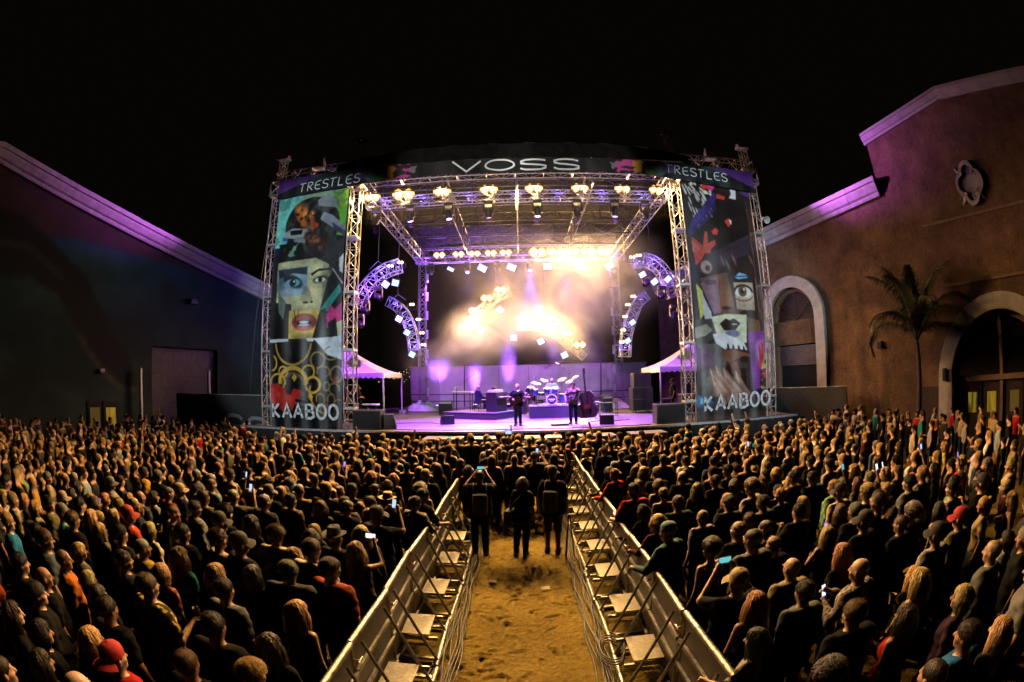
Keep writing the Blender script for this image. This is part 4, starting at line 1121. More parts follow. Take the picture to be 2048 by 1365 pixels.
# back truss
BY = 33.0
truss('lighting_truss', (-7.3, BY, 12.2), (7.6, BY, 12.2), .42, .42, 'rear lighting truss with a row of amber blinders', group='lighting trusses', sec=2.1, pitch=.5, rc=.026)
bxs = [-5.56, -4.19, -3.05, -1.92, -.86, 1.36, 2.67, 3.73, 4.92, 6.1]
for k, x in enumerate(bxs):
    blinder((x, BY - .3, 12.48), (x * .8, 12, 3.0), 'amber blinder, %s from the left on the rear truss' % ordn[k], P_BACK * (1.5 if k > 4 else 1), 'blinders on the rear truss', .13 if k < 5 else .19, 122, col=DEEP)
def led_panel(loc, aim, label, group, w=.55, h=.45, roll=0.0, mt=None, light=None):
    t = empty('led_panel', loc, 0, label, 'stage light', group)
    dv = (Vector(aim) - Vector(loc)).normalized()
    rot = dv.to_track_quat('-Y', 'Z').to_matrix() @ Matrix.Rotation(R(roll), 3, 'Y')
    t.rotation_euler = rot.to_euler()
    MB().box((0, .09, 0), (w + .08, .16, h + .08), bev=.015).build('housing', M['lampcase'], t)
    nb = 5
    for k in range(nb):
        MB().box((0, -.002, -h / 2 + (k + .5) * h / nb), (w, .02, h / nb - .012)).build('led_row', mt or M['led'], t)
    if light:
        bpy.context.view_layer.update()
        spot(t, Vector(loc) + dv * .2, aim, light[0], light[1], light[2], .5, .2)
    return t
for k, (x, rl, w) in enumerate(((-4.76, 28, .45), (-2.53, 30, .58), (-.49, 22, .58), (2.03, 0, .58), (4.32, -22, .58), (6.41, -30, .58))):
    led_panel((x, BY - .2, 11.45), (x, 14, 2.5), 'white led panel hung %s from the left under the rear truss' % ordn[k], 'led panels under the rear truss', w, .42 if k else .22, rl, light=(70, (.45, .35, 1), 120))
for k, x in enumerate((-6.2, -3.6, -1.5, .8, 3.2)):
    moving_head((x, BY, 11.95), (x * 1.1, 36.2, 3.4) if k % 2 == 0 else (x * .7, 27, 2), 'moving head hanging behind the rear led panels, %s from the left' % ordn[k], 'moving heads under the rear truss', (3000, (.60, .12, 1.0), 62) if k % 2 == 0 else (5000, BLUE, 30))

# hanging curved trusses
def curved_truss(name, pts, w, label, group, hang=None, mt=None):
    pts = [Vector(p) for p in pts]
    root = empty(name, pts[0], 0, label, 'truss', group)
    base = pts[0]
    # resample
    N = 9
    cum = [0]
    for a, b in zip(pts[:-1], pts[1:]): cum.append(cum[-1] + (b - a).length)
    def at(t):
        s = t * cum[-1]
        for i in range(len(pts) - 1):
            if s <= cum[i + 1] + 1e-9:
                return pts[i].lerp(pts[i + 1], (s - cum[i]) / max(1e-9, cum[i + 1] - cum[i]))
        return pts[-1]
    def sm(t): return (at(max(0, t - .06)) + at(t) * 2 + at(min(1, t + .06))) / 4
    rings = []
    for k in range(N + 1):
        t = k / N
        d_ = (sm(min(1, t + .03)) - sm(max(0, t - .03))).normalized()
        yv = Vector((0, 1, 0)); nv = d_.cross(yv).normalized()
        c = sm(t) - base
        rings.append([c + nv * (w / 2 * a) + yv * (w / 2 * b) for a, b in ((-1, -1), (1, -1), (1, 1), (-1, 1))])
    for j in range(4):
        MB().path([r_[j] for r_ in rings], .028, 6).build('chord', mt or M['alu'], root)
    mb = MB()
    for k in range(N):
        for j in range(4):
            a, b = (j, (j + 1) % 4) if (k + j) % 2 else ((j + 1) % 4, j)
            mb.tube(rings[k][a], rings[k + 1][b], .014, 4)
    for k in range(0, N + 1):
        for j in range(4): mb.tube(rings[k][j], rings[k][(j + 1) % 4], .016, 4)
    mb.build('lacing', mt or M['alu'], root)['kind'] = 'stuff'
    for h in hang or []:
        p = Vector(h[0]) - base
        mb = MB(); mb.tube(p, (p.x, p.y, 12.4 - base.z), .012, 4)
        mb.tube(p, p + Vector((-.5, 0, -.45)), .014, 4).tube(p, p + Vector((.5, 0, -.35)), .014, 4)
        mb.build('suspension_cable', M['rope'], root)
    return root
curved_truss('curved_truss', [(-8.55, 24, 7.5), (-8.15, 24, 8.4), (-7.6, 24, 9.05), (-6.9, 24, 9.5), (-6.1, 24, 9.7)], .62, 'upper arc of curved truss hanging at stage left', 'curved light trusses', [((-7.4, 24, 10.0),)])
curved_truss('curved_truss', [(-7.95, 28, 8.5), (-7.3, 28, 8.2), (-6.75, 28, 7.5), (-6.4, 28, 6.6), (-6.2, 28, 5.1)], .6, 'lower arc of curved truss hanging at stage left', 'curved light trusses', [((-7.3, 28, 8.9),)])
curved_truss('curved_truss', [(5.9, 24, 9.55), (6.7, 24, 9.75), (7.35, 24, 9.4), (7.8, 24, 8.7), (8.1, 24, 7.7)], .62, 'upper arc of curved truss hanging at stage right', 'curved light trusses', [((6.95, 24, 10.1),)])
curved_truss('curved_truss', [(7.7, 28, 8.5), (7.1, 28, 8.1), (6.6, 28, 7.1), (6.25, 28, 6.0), (6.15, 28, 4.8)], .6, 'lower arc of curved truss hanging at stage right', 'curved light trusses', [((7.2, 28, 8.9),)])
curved_truss('curved_truss', [(-3.4, 31, 7.3), (-2.5, 31, 8.2), (-1.5, 31, 9.0), (-.5, 31, 9.4)], .5, 'rising arc of curved truss in the smoke', 'curved light trusses', [((-1.5, 31, 9.5),)])
curved_truss('curved_truss', [(-.3, 31, 7.1), (.6, 31, 7.15), (1.6, 31, 6.95), (2.6, 31, 6.3), (3.6, 31, 5.5), (4.2, 31, 4.95)], .5, 'falling arc of curved truss in the smoke', 'curved light trusses', [((1.6, 31, 7.6),)])
arch_l = [(-2.9, 7.86), (-2.07, 8.66), (-1.18, 9.2), (-3.4, 7.0)]
for k, (x, z) in enumerate(arch_l):
    blinder((x, 30.6, z + .25), (x, 12, 2.5), 'amber blinder on the rising arc, %s' % ['second from its low end', 'third from its low end', 'highest of the arc', 'lowest of the arc'][k], P_ARCH, 'blinders on the centre arcs', .12, 140, col=DEEP)
arch_r = [(.27, 7.35), (1.23, 7.3), (2.1, 6.95), (2.99, 6.35), (3.78, 5.6)]
for k, (x, z) in enumerate(arch_r):
    blinder((x, 30.6, z + .2), (x, 12, 2.5), 'amber blinder on the falling arc, %s from its top' % ordn[k], P_ARCH, 'blinders on the centre arcs', .12, 140, col=DEEP)
for k, (x, z, rl) in enumerate(((-2.49, 6.87, 25), (-1.23, 8.15, 40), (-.43, 6.37, 5), (1.3, 6.08, -28), (2.8, 5.17, -25))):
    led_panel((x, 30.7, z), (x * .8, 14, 2.0), 'tilted white led panel below the centre arcs, %s from the left' % ordn[k], 'led panels of the centre arcs', .40, .38, rl, light=(60, (.4, .3, 1), 120))
for k, (x, y, z, rl) in enumerate(((-6.3, 23.6, 8.69, 12), (-6.83, 23.6, 8.64, 35), (-6.32, 27.6, 5.24, 30), (-6.62, 27.6, 6.53, 32), (-7.12, 27.6, 7.35, 30))):
    led_panel((x, y, z), (x * .5, 12, 3), 'bluish led panel on the left arcs, ' + ['upper arc end', 'upper arc inner', 'lowest of the lower arc', 'middle of the lower arc', 'top of the lower arc'][k], 'led panels of the side arcs', .34, .32, rl, M['led'] if k != 4 else M['led_violet'], (110, VIOLET, 150))
for k, (x, y, z, rl) in enumerate(((6.32, 23.6, 8.83, -25), (6.95, 23.6, 8.46, -35), (6.61, 27.6, 6.83, -35), (6.28, 27.6, 5.76, -35), (7.7, 23.6, 8.6, -40))):
    led_panel((x, y, z), (x * .5, 12, 3), 'bluish led panel on the right arcs, ' + ['upper arc end', 'upper arc inner', 'middle of the lower arc', 'lowest of the lower arc', 'upper arc outer'][k], 'led panels of the side arcs', .34, .28, rl, M['led'], (110, VIOLET, 150))
for k, (x, y, z) in enumerate(((-6.05, 23.6, 9.75), (-6.6, 23.6, 9.6), (-6.35, 27.7, 8.2), (-5.95, 27.7, 7.3), (-5.75, 27.7, 6.5), (-5.65, 27.7, 5.8))):
    blinder((x, y, z), (x * .5, 10, 3), 'small twin bulb lamp beside the left arcs, %s from the top' % ordn[k], 90, 'small lamps of the side arcs', .05, 150, M['amber_low'], k % 2 == 0)
for k, (x, y, z) in enumerate(((5.85, 23.6, 9.75), (6.2, 23.6, 9.85), (6.75, 27.7, 8.4), (6.4, 27.7, 7.9), (6.2, 27.7, 7.2), (6.05, 27.7, 6.4), (5.95, 27.7, 5.7))):
    blinder((x, y, z), (x * .5, 10, 3), 'small twin bulb lamp beside the right arcs, %s from the top' % ordn[k], 90, 'small lamps of the side arcs', .05, 150, M['amber_low'], k % 2 == 0)
for k, (x, y, z, ax) in enumerate(((-8.0, 23.9, 7.9, 3), (-7.3, 23.9, 8.6, 2), (-8.3, 23.9, 7.2, -2), (-7.2, 27.9, 7.8, 2), (6.6, 23.9, 9.0, -2), (7.4, 23.9, 8.3, -3), (8.0, 23.9, 7.3, 2))):
    moving_head((x, y, z), (ax, 20, 2), 'dark moving head slung under the side arcs, ' + ['left outer', 'left inner', 'left lowest', 'left lower arc', 'right inner', 'right middle', 'right outer'][k], 'moving heads of the side arcs')
# violet uplights on the outer towers that wash the hall copings
for sx, tgt, lb in ((-1, (-18.4, 18.5, 14.6), 'left'), (1, (16.4, 18.2, 13.6), 'right')):
    x = -11.25 if sx < 0 else 11.0
    t = empty('wash_light', (x + sx * .45, SY + .25, 12.9), 0, 'violet wash light clamped on the %s outer tower top' % lb, 'stage light', 'tower wash lights')
    MB().box((0, 0, 0), (.3, .3, .3), bev=.04).build('housing', M['lampcase'], t)
    MB().box((sx * .155, 0, 0), (.01, .22, .22)).build('lens', M['led_violet'], t)
    bpy.context.view_layer.update()
    spot(t, (x + sx * .65, SY + .25, 12.9), tgt, (5200 if sx < 0 else 3400), (.62, .14, 1.0), 74, .8, .1)
# front-of-house wash lights on two masts behind the camera, aimed at the printed banners
for sx, tgt, pw, ang in ((-1, (-9.2, SY, 6.9), 11500, 30), (1, (9.0, SY, 6.9), 13500, 30)):
    t = empty('light_mast', (sx * 7.5, -6.0, 0), 0, 'lighting mast behind the audience on the %s' % ('left' if sx < 0 else 'right'), 'light mast', 'light masts')
    MB().tube((0, 0, 0), (0, 0, 8.2), .06, 8).build('mast', M['steel'], t)
    MB().box((0, 0, 8.3), (.5, .4, .4), bev=.04).build('lamp_housing', M['lampcase'], t)
    bpy.context.view_layer.update()
    spot(t, (sx * 7.5, -5.6, 8.35), tgt, pw, COOL, ang, .3, .25)

    spot(t, (sx * 7.5, -5.6, 8.6), (sx * 2.2, SY, 13.0), 13000, (1.0, .96, .90), 15, .5, .2)
    spot(t, (sx * 7.5, -5.6, 8.1), (.3, 23.0, 3.2), 2600, (1.0, .62, .9), 14, .6, .2)
# violet uplights sitting inside the trusses
def uplight(loc, label, power, col=VIOLET):
    t = empty('truss_uplight', loc, 0, label, 'stage light', 'small uplights inside the trusses')
    MB().box((0, 0, -.05), (.12, .12, .08), bev=.015).build('housing', M['lampcase'], t)
    MB().box((0, 0, -.005), (.10, .10, .01)).build('lens', M['led_violet'], t)
    bpy.context.view_layer.update()
    spot(t, Vector(loc) + Vector((0, 0, .03)), Vector(loc) + Vector((0, 0, 1)), power, col, 0, 0, .04, typ='POINT')
for k, x in enumerate((-6.2, -4.4, -2.2, 0, 1.9, 3.9, 5.8)): uplight((x, FY, 11.86), 'violet uplight inside the front truss, %s from the left' % ordn[k], 42, (.26, .14, 1))
for k, x in enumerate((-6.6, -3.5, .3, 3.2, 6.9)): uplight((x, BY, 12.14), 'violet uplight inside the rear truss, %s from the left' % ordn[k], 50)
for k, p in enumerate(((-8.2, 24, 8.3), (-7.2, 24, 9.35), (-6.3, 24, 9.62), (-7.5, 28, 8.3), (-6.55, 28, 7.0), (-6.25, 28, 5.7))): uplight(p, 'violet uplight inside the left arcs, %s along' % ordn[k], 190, (.22, .12, 1))
for k, p in enumerate(((6.3, 24, 9.62), (7.1, 24, 9.5), (7.8, 24, 8.6), (7.3, 28, 8.25), (6.5, 28, 6.8), (6.2, 28, 5.4))): uplight(p, 'violet uplight inside the right arcs, %s along' % ordn[k], 120, (.26, .14, 1))
for k, (x, y, tx) in enumerate(((-5.9, 33.6, -5.6), (-3.3, 34.3, -3.3), (-.9, 34.3, -.9), (2.3, 34.3, 2.3), (5.4, 34.4, 5.2))):
    t = empty('floor_wash', (x, y, DECK), 0, 'violet floor wash at the stage back, %s from the left' % ordn[k], 'stage light', 'floor washes')
    MB().box((0, 0, .14), (.34, .3, .22), bev=.03).build('housing', M['lampcase'], t)
    MB().box((0, 0, .256), (.26, .22, .01)).build('lens', M['led_violet'], t)
    bpy.context.view_layer.update()
    spot(t, (x, y, DECK + .3), (tx, y, 8.0), (48000 if k < 3 else 18000), (.34, .11, 1.0), 38, .5, .12)
# ---- stage smoke: one volume of drifting haze, lit only by the lamps above
def smoke_box(name, lo, hi, blobs, dens, label, nscale=.5, aniso=.3, thr=(.33, .72), col=(.95, .93, .92)):
    c = [(a + b) / 2 for a, b in zip(lo, hi)]; s = [b - a for a, b in zip(lo, hi)]
    m = bpy.data.materials.new(name); m.use_nodes = True
    nt = m.node_tree; nt.nodes.clear(); L = nt.links.new
    out = nd(nt, 'ShaderNodeOutputMaterial'); pv = nd(nt, 'ShaderNodeVolumePrincipled')
    pv.inputs['Color'].default_value = (*col, 1); pv.inputs['Anisotropy'].default_value = aniso
    L(pv.outputs['Volume'], out.inputs['Volume'])
    geo = nd(nt, 'ShaderNodeNewGeometry')
    acc = None
    for (bx, by, bz, rx, ry, rz, w) in blobs:
        sub = nd(nt, 'ShaderNodeVectorMath', operation='SUBTRACT'); sub.inputs[1].default_value = (bx, by, bz); L(geo.outputs['Position'], sub.inputs[0])
        dv = nd(nt, 'ShaderNodeVectorMath', operation='DIVIDE'); dv.inputs[1].default_value = (rx, ry, rz); L(sub.outputs[0], dv.inputs[0])
        ln = nd(nt, 'ShaderNodeVectorMath', operation='LENGTH'); L(dv.outputs[0], ln.inputs[0])
        mr = nd(nt, 'ShaderNodeMapRange', interpolation_type='SMOOTHERSTEP')
        mr.inputs['From Min'].default_value = 1.0; mr.inputs['From Max'].default_value = .15; mr.inputs['To Min'].default_value = 0; mr.inputs['To Max'].default_value = w
        L(ln.outputs['Value'], mr.inputs['Value'])
        if acc is None: acc = mr.outputs[0]
        else:
            ad = nd(nt, 'ShaderNodeMath', operation='ADD'); L(acc, ad.inputs[0]); L(mr.outputs[0], ad.inputs[1]); acc = ad.outputs[0]
    nz = nd(nt, 'ShaderNodeTexNoise'); nz.inputs['Scale'].default_value = nscale; nz.inputs['Detail'].default_value = 4; nz.inputs['Roughness'].default_value = .6; nz.inputs['Distortion'].default_value = .6
    L(geo.outputs['Position'], nz.inputs['Vector'])
    mr = nd(nt, 'ShaderNodeMapRange'); mr.inputs['From Min'].default_value = thr[0]; mr.inputs['From Max'].default_value = thr[1]
    L(nz.outputs['Fac'], mr.inputs['Value'])
    mu = nd(nt, 'ShaderNodeMath', operation='MULTIPLY'); L(mr.outputs[0], mu.inputs[0]); L(acc, mu.inputs[1])
    mu2 = nd(nt, 'ShaderNodeMath', operation='MULTIPLY'); mu2.inputs[1].default_value = dens; L(mu.outputs[0], mu2.inputs[0])
    L(mu2.outputs[0], pv.inputs['Density'])
    try: m.cycles.volume_step_rate = 1.0
    except Exception: pass
    o = MB().box(c, s).build(name, m)
    tag(o, label, 'smoke', kind='stuff')
    return o
smoke_box('smoke', (-8.6, 24.0, 2.05), (9.6, 36.0, 13.25), [
    (-2.6, 30.0, 6.4, 3.4, 2.6, 2.7, 1.7), (-5.2, 29.6, 4.9, 3.0, 2.2, 1.8, 1.3), (.6, 31, 7.3, 4.0, 3.0, 3.2, 1.1), (3.2, 31, 9.2, 5.2, 3.8, 5.0, 1.1), (6.2, 30.5, 10.4, 5.2, 4.5, 4.6, 1.0), (3.4, 32, 6.0, 4.0, 3, 3.0, .6), (1.0, 30, 10.5, 7.5, 6, 4.5, .22), (-5.7, 33.7, 4.5, 1.9, 1.1, 1.2, 3.0), (-3.3, 34.3, 4.2, .75, .8, 1.6, 3.5), (-.9, 34.3, 5.0, .85, .8, 2.0, 3.5), (2.3, 34.3, 7.0, .7, .8, 3.2, 2.0)],
    .17, 'amber-lit stage smoke drifting behind the band')
def thin_haze(name, lo, hi, dens, label):
    m = bpy.data.materials.new(name); m.use_nodes = True
    nt = m.node_tree; nt.nodes.clear()
    out = nd(nt, 'ShaderNodeOutputMaterial'); pv = nd(nt, 'ShaderNodeVolumePrincipled')
    pv.inputs['Color'].default_value = (.95, .94, .93, 1); pv.inputs['Density'].default_value = dens; pv.inputs['Anisotropy'].default_value = .45
    nt.links.new(pv.outputs['Volume'], out.inputs['Volume'])
    c = [(a + b) / 2 for a, b in zip(lo, hi)]; s_ = [b - a for a, b in zip(lo, hi)]
    tag(MB().box(c, s_).build(name, m), label, 'haze', kind='stuff')
thin_haze('stage_haze', (-6.85, 22.95, 1.75), (6.75, 36.8, 13.3), .0007, 'thin even haze filling the stage under the roof')
thin_haze('lamp_glow_haze', (-6.85, 19.6, 10.6), (6.75, 22.9, 13.4), .0014, 'thin haze added round the front lamp row for its glow')  # volume added to give the front lamps a halo
# ================================================================== BACKSTAGE AND SURROUNDINGS
bw = empty('backstage_wall', (0, 37, 0), 0, 'long pale panelled wall closing the back of the stage', 'wall')
for k in range(8):
    x0 = -8.6 + k * 2.3
    MB().box((x0 + 1.14, 0, 2.35), (2.27, .14, 4.7)).build('wall_panel', M['wallpink'], bw)
MB().box((.6, 0, 4.74), (18.6, .22, .10)).build('top_rail', M['trim'], bw)
MB().box((4.3, -.085, 3.0), (1.3, .03, 2.6)).build('door_panel', M['wallpink'], bw)
rl = empty('stage_rail', (0, 35.6, DECK), 0, 'dark two-bar guard rail along the stage back edge', 'rail')
for z in (.45, .95): MB().tube((-9, 0, z), (9, 0, z), .035, 6).build('bar', M['blackp'], rl)
for k in range(10): MB().tube((-9 + k * 2, 0, 0), (-9 + k * 2, 0, 1.0), .03, 6).build('post', M['blackp'], rl)
# drapes poles behind
for x, lb in ((-4.3, 'left'), (6.0, 'right')):
    tag(MB().tube((x, 36.2, DECK), (x + .06, 36.2, 5.0), .05, 6).build('black_pole', M['blackp']), 'slim black pole before the pale back wall, ' + lb, 'pole', 'poles by the back wall')

def tent(x0, x1, y0, y1, ze, zp, label):
    t = empty('canopy_tent', ((x0 + x1) / 2, (y0 + y1) / 2, DECK), 0, label, 'tent', 'white canopy tents')
    cx, cy_ = (x0 + x1) / 2, (y0 + y1) / 2
    w, dp = (x1 - x0) / 2, (y1 - y0) / 2
    e, p = ze - DECK, zp - DECK
    N = 10
    vv = []; ff = []
    corners = [(-w, -dp), (w, -dp), (w, dp), (-w, dp)]
    for f in range(4):
        a, b = corners[f], corners[(f + 1) % 4]; base = len(vv)
        for i in range(N + 1):
            s = i / N
            for j in range(N + 1):
                q_ = j / N
                x = a[0] + (b[0] - a[0]) * s; y = a[1] + (b[1] - a[1]) * s
                k = q_ ** .85
                vv.append((x * (1 - k), y * (1 - k), e + (p - e) * (q_ ** 1.25) - .05 * math.sin(math.pi * s) * (1 - q_)))
        for i in range(N):
            for j in range(N):
                q0 = base + i * (N + 1) + j
                ff.append((q0, q0 + N + 1, q0 + N + 2, q0 + 1))
    MB().add(vv, ff, True).build('canopy', M['white_vinyl'], t)
    for f in range(4):
        a, b = corners[f], corners[(f + 1) % 4]
        L_ = math.hypot(b[0] - a[0], b[1] - a[1]); m_ = int(L_ / .32) * 4
        vv = []; ff = []
        for i in range(m_ + 1):
            s = i / m_
            x = a[0] + (b[0] - a[0]) * s; y = a[1] + (b[1] - a[1]) * s
            sc = .22 + .10 * abs(math.sin(math.pi * i / 4))
            bulge = .03 * math.sin(i * 1.57)
            vv += [(x, y, e - .05 * math.sin(math.pi * s)), (x * (1 + bulge * .2), y * (1 + bulge * .2), e - sc)]
        for i in range(m_): ff.append((2 * i, 2 * i + 2, 2 * i + 3, 2 * i + 1))
        MB().add(vv, ff, True).build('scalloped_valance', M['white_vinyl'], t)
    for a in corners:
        MB().tube((a[0] * .99, a[1] * .99, 0), (a[0] * .99, a[1] * .99, e - .02), .045, 8).build('pole', M['white_vinyl'], t)
        MB().box((a[0] * .99 + .05, a[1] * .99, .12), (.35, .35, .24), bev=.02).build('ballast_block', M['alu_dull'], t)
    return t
tent(-13.2, -7.2, 24.6, 28.6, 4.15, 5.75, 'white scalloped canopy tent behind the left tower')
tent(7.3, 12.6, 24.6, 28.6, 4.15, 5.6, 'white scalloped canopy tent behind the right tower')

# dark fences ----------------------------------------------------------
def fence(p0, p1, h, label, npan, word_=None):
    p0, p1 = Vector((*p0, 0)), Vector((*p1, 0)); dv = p1 - p0; L_ = dv.length; u = dv / L_
    ang = math.atan2(u.y, u.x)
    t = empty('screen_fence', p0, ang, label, 'fence', 'dark screen fences')
    for k in range(npan):
        w = L_ / npan
        vv = []; ff = []
        for i in range(13):
            s = i / 12
            vv += [(k * w + s * w, .02 * math.sin(s * 9 + k), .05), (k * w + s * w, .012 * math.sin(s * 7 + k), h - .02 * math.sin(math.pi * s))]
        for i in range(12): ff.append((2 * i, 2 * i + 2, 2 * i + 3, 2 * i + 1))
        MB().add(vv, ff, True).build('screen_panel', M['screen'], t)
    for k in range(npan + 1): MB().tube((k * L_ / npan, .05, 0), (k * L_ / npan, .05, h + .03), .03, 6).build('post', M['steel'], t)
    MB().tube((0, .05, h), (L_, .05, h), .022, 6).build('top_rail', M['steel'], t)
    return t, L_
M['screen'] = mat('dark_mesh_screen', (.022, .024, .022), .8, 0, .4, 5, .3, 50)
fence((12.1, 26.5), (15.3, 18.7), 2.72, 'dark mesh screen fence before the far arch', 4)
fl, L_ = fence((-17.0, 19.1), (-11.8, 20.5), 3.0, 'dark sponsor screen fence left of the stage', 3)
M['letter_dim'] = mat('grey_print', (.20, .21, .21), .7, 0, .3, 6)
word('VOSS', lambda x, y: (.45 + x, -.05, 1.28 + y - x * .09), 1.22, 1.0, 1.0, .085, fl, M['letter_dim'])
# bollard posts at left
for k, (x, y) in enumerate(((-19.6, 18.8), (-17.4, 22.6))):
    b = empty('pipe_bollard', (x, y, 0), 0, 'tall pale pipe post %s the roller door' % ('on the near side of' if k == 0 else 'on the far side of'), 'post', 'pipe posts by the roller door')
    MB().tube((0, 0, 0), (0, 0, 4.15), .10, 12).build('pipe', M['white_vinyl'], b)
    MB().lathe([(.10, 0), (.08, .05), (0, .08)], (0, 0, 4.15), 12).build('cap', M['white_vinyl'], b)

# palm -----------------------------------------------------------------
palm = empty('palm_tree', (16.45, 14.5, 0), 0, 'young palm with drooping fronds before the right hall', 'palm tree')
mb = MB(); pts = []; rr = []
for k in range(14):
    z = k * .34; pts.append((.05 * math.sin(z * .9), .04 * math.sin(z * 1.3), z)); rr.append(.16 - .006 * k + .012 * (k % 2))
mb.path(pts, rr, 10); mb.build('trunk', mat('palm_bark', (.085, .06, .04), .9, 0, .4, 9, .8, 25), palm)
M['frond'] = mat('palm_leaf', (.075, .080, .030), .55, 0, .4, 6)
prnd = random.Random(5)
def frond(az, rise, L_, droop):
    mb = MB(); p = Vector((0, 0, 4.45)); ht = Vector((math.cos(az), math.sin(az), 0))
    el = rise; st = L_ / 22; pts = [p.copy()]
    for k in range(22):
        el -= droop * (.3 + 1.6 * k / 22) / 22
        p = p + (ht * math.cos(el) + Vector((0, 0, math.sin(el)))) * st
        pts.append(p.copy())
    mb.path(pts, [.028 * (1 - .85 * k / 22) for k in range(23)], 5)
    for k in range(3, 22):
        t = k / 22
        dv = (pts[k + 1] - pts[k]).normalized() if k < 22 else (pts[k] - pts[k - 1]).normalized()
        sd = dv.cross(Vector((0, 0, 1))).normalized(); upv = sd.cross(dv)
        for sub in (0, .17, .33, .5, .67, .83):
            b = pts[k].lerp(pts[min(22, k + 1)], sub)
            for s_ in (-1, 1):
                l = (.74 * math.sin(math.pi * (.12 + .86 * t)) + .12) * prnd.uniform(.7, 1.2)
                d0 = (dv * .75 + sd * s_ * .85 + upv * .12).normalized()
                q1 = b + d0 * l * .5; q2 = b + d0 * l + Vector((0, 0, -.55 * l * prnd.uniform(.4, 1.6)))
                wv = dv * .013
                mb.add([b - wv, b + wv, q1 + wv * 1.2, q1 - wv * 1.2, q2], [(0, 1, 2, 3), (3, 2, 4)])
    return mb
for k, (az, rise, L_, dr) in enumerate(((2.05, .95, 3.7, 2.9), (1.75, 1.42, 4.0, .75), (2.4, 1.36, 3.8, 1.0), (5.6, 1.2, 3.9, 1.7), (4.9, 1.05, 3.8, 2.2), (.6, 1.25, 3.4, 1.4), (3.3, 1.35, 3.6, 1.1), (5.2, 1.42, 3.9, 1.0), (.1, .85, 3.0, 2.0), (4.2, 1.2, 3.4, 1.7), (2.9, 1.1, 3.4, 2.2), (1.2, 1.2, 3.4, 1.8), (5.9, 1.45, 3.6, .8), (3.8, 1.45, 3.5, .9))):
    frond(az, rise, L_, dr).build('frond', M['frond'], palm)
# faint palm behind left tower
# ---- crowd barriers
perf = None
def perf_mat():
    m, nt, b = new_mat('perforated_sheet')
    L = nt.links.new
    tc = nd(nt, 'ShaderNodeTexCoord'); mp = nd(nt, 'ShaderNodeMapping'); mp.inputs['Scale'].default_value = (60, 60, 60)
    L(tc.outputs['Object'], mp.inputs['Vector'])
    vo = nd(nt, 'ShaderNodeTexVoronoi'); vo.inputs['Scale'].default_value = 1.0; vo.inputs['Randomness'].default_value = 0.0
    L(mp.outputs['Vector'], vo.inputs['Vector'])
    lt = nd(nt, 'ShaderNodeMath', operation='GREATER_THAN'); lt.inputs[1].default_value = .30
    L(vo.outputs['Distance'], lt.inputs[0])
    mx = nd(nt, 'ShaderNodeMix', data_type='RGBA'); mx.inputs[6].default_value = (.015, .013, .012, 1); mx.inputs[7].default_value = (.075, .068, .06, 1)
    L(lt.outputs[0], mx.inputs[0]); L(mx.outputs[2], b.inputs['Base Color'])
    b.inputs['Roughness'].default_value = .5; b.inputs['Metallic'].default_value = .5
    return m
M['perf'] = perf_mat()
M['bar_alu'] = mat('scuffed_aluminium', (.33, .32, .30), .40, .75, .5, 14, .3, 60)
PIT = 1.36
def make_barrier(sx):
    """aisle side is -x for the right-hand row (sx=+1)"""
    m = {}
    w = PIT - .03
    mb = MB(); mb.box((0, 0, .62), (.012, w - .08, 1.02)); m['panel_sheet'] = (mb, 'perf')
    mb = MB()
    for y in (-w / 2, w / 2): mb.tube((0, y, .05), (0, y, 1.15), .022, 8)
    m['upright'] = (mb, 'bar_alu')
    mb = MB()
    for z in (.12, .52, .84): mb.box((-.03 * sx, 0, z), (.035, w, .05))
    m['cross_rail'] = (mb, 'bar_alu')
    mb = MB(); mb.tube((0, -w / 2, 1.19), (0, w / 2, 1.19), .036, 12); m['top_rail'] = (mb, 'bar_alu')
    mb = MB(); mb.tube((-.53 * sx, -w / 2, .06), (-.53 * sx, w / 2, .06), .032, 10); m['foot_rail'] = (mb, 'bar_alu')
    for nm, y in (('brace', -.42), ('brace_b', .42)):
        mb = MB(); mb.tube((-.03 * sx, y, 1.08), (-.53 * sx, y - .12, .08), .02, 6); m[nm] = (mb, 'bar_alu')
    mb = MB()
    for y in (-.46, .46): mb.box((-.27 * sx, y, .05), (.52, .05, .04))
    mb.box((-.27 * sx, .32, .30), (.5, .03, .05)); mb.box((-.27 * sx, -.32, .30), (.5, .03, .05))
    m['floor_bar'] = (mb, 'bar_alu')
    mb = MB(); mb.box((-.22 * sx, 0, .345), (.37, .60, .018)); m['step_plate'] = (mb, 'ply')
    mb = MB(); mb.tube((-.045 * sx, w / 2 - .06, 1.05), (-.10 * sx, w / 2 - .06, 1.05), .014, 6); mb.tube((-.10 * sx, w / 2 - .1, 1.05), (-.10 * sx, w / 2 + .02, 1.05), .012, 6); m['latch'] = (mb, 'bar_alu')
    return m
def place_barriers(sx, y0, cnt, x0, side):
    parts = [(nm, q_.mesh(nm), mt) for nm, (mb, mt) in make_barrier(sx).items() for nm in (['brace'] if nm == 'brace_b' else [nm]) for q_ in (mb.split() if nm in ('upright', 'cross_rail', 'floor_bar') else [mb])]
    for k in range(cnt):
        t = empty('crowd_barrier', (x0 + random.uniform(-.025, .025), y0 + k * PIT, 0), R(random.uniform(-1.3, 1.3)), 'aluminium crowd barrier with step plate, %s from camera, %s of aisle' % (ordn[k], side), 'barrier', 'barriers along the %s of the aisle' % side)
        for nm, me, mt in parts: mobj(nm, me, M[mt], t)
place_barriers(1, 3.70, 9, 1.66, 'right')
place_barriers(-1, 3.12, 7, -1.64, 'left')
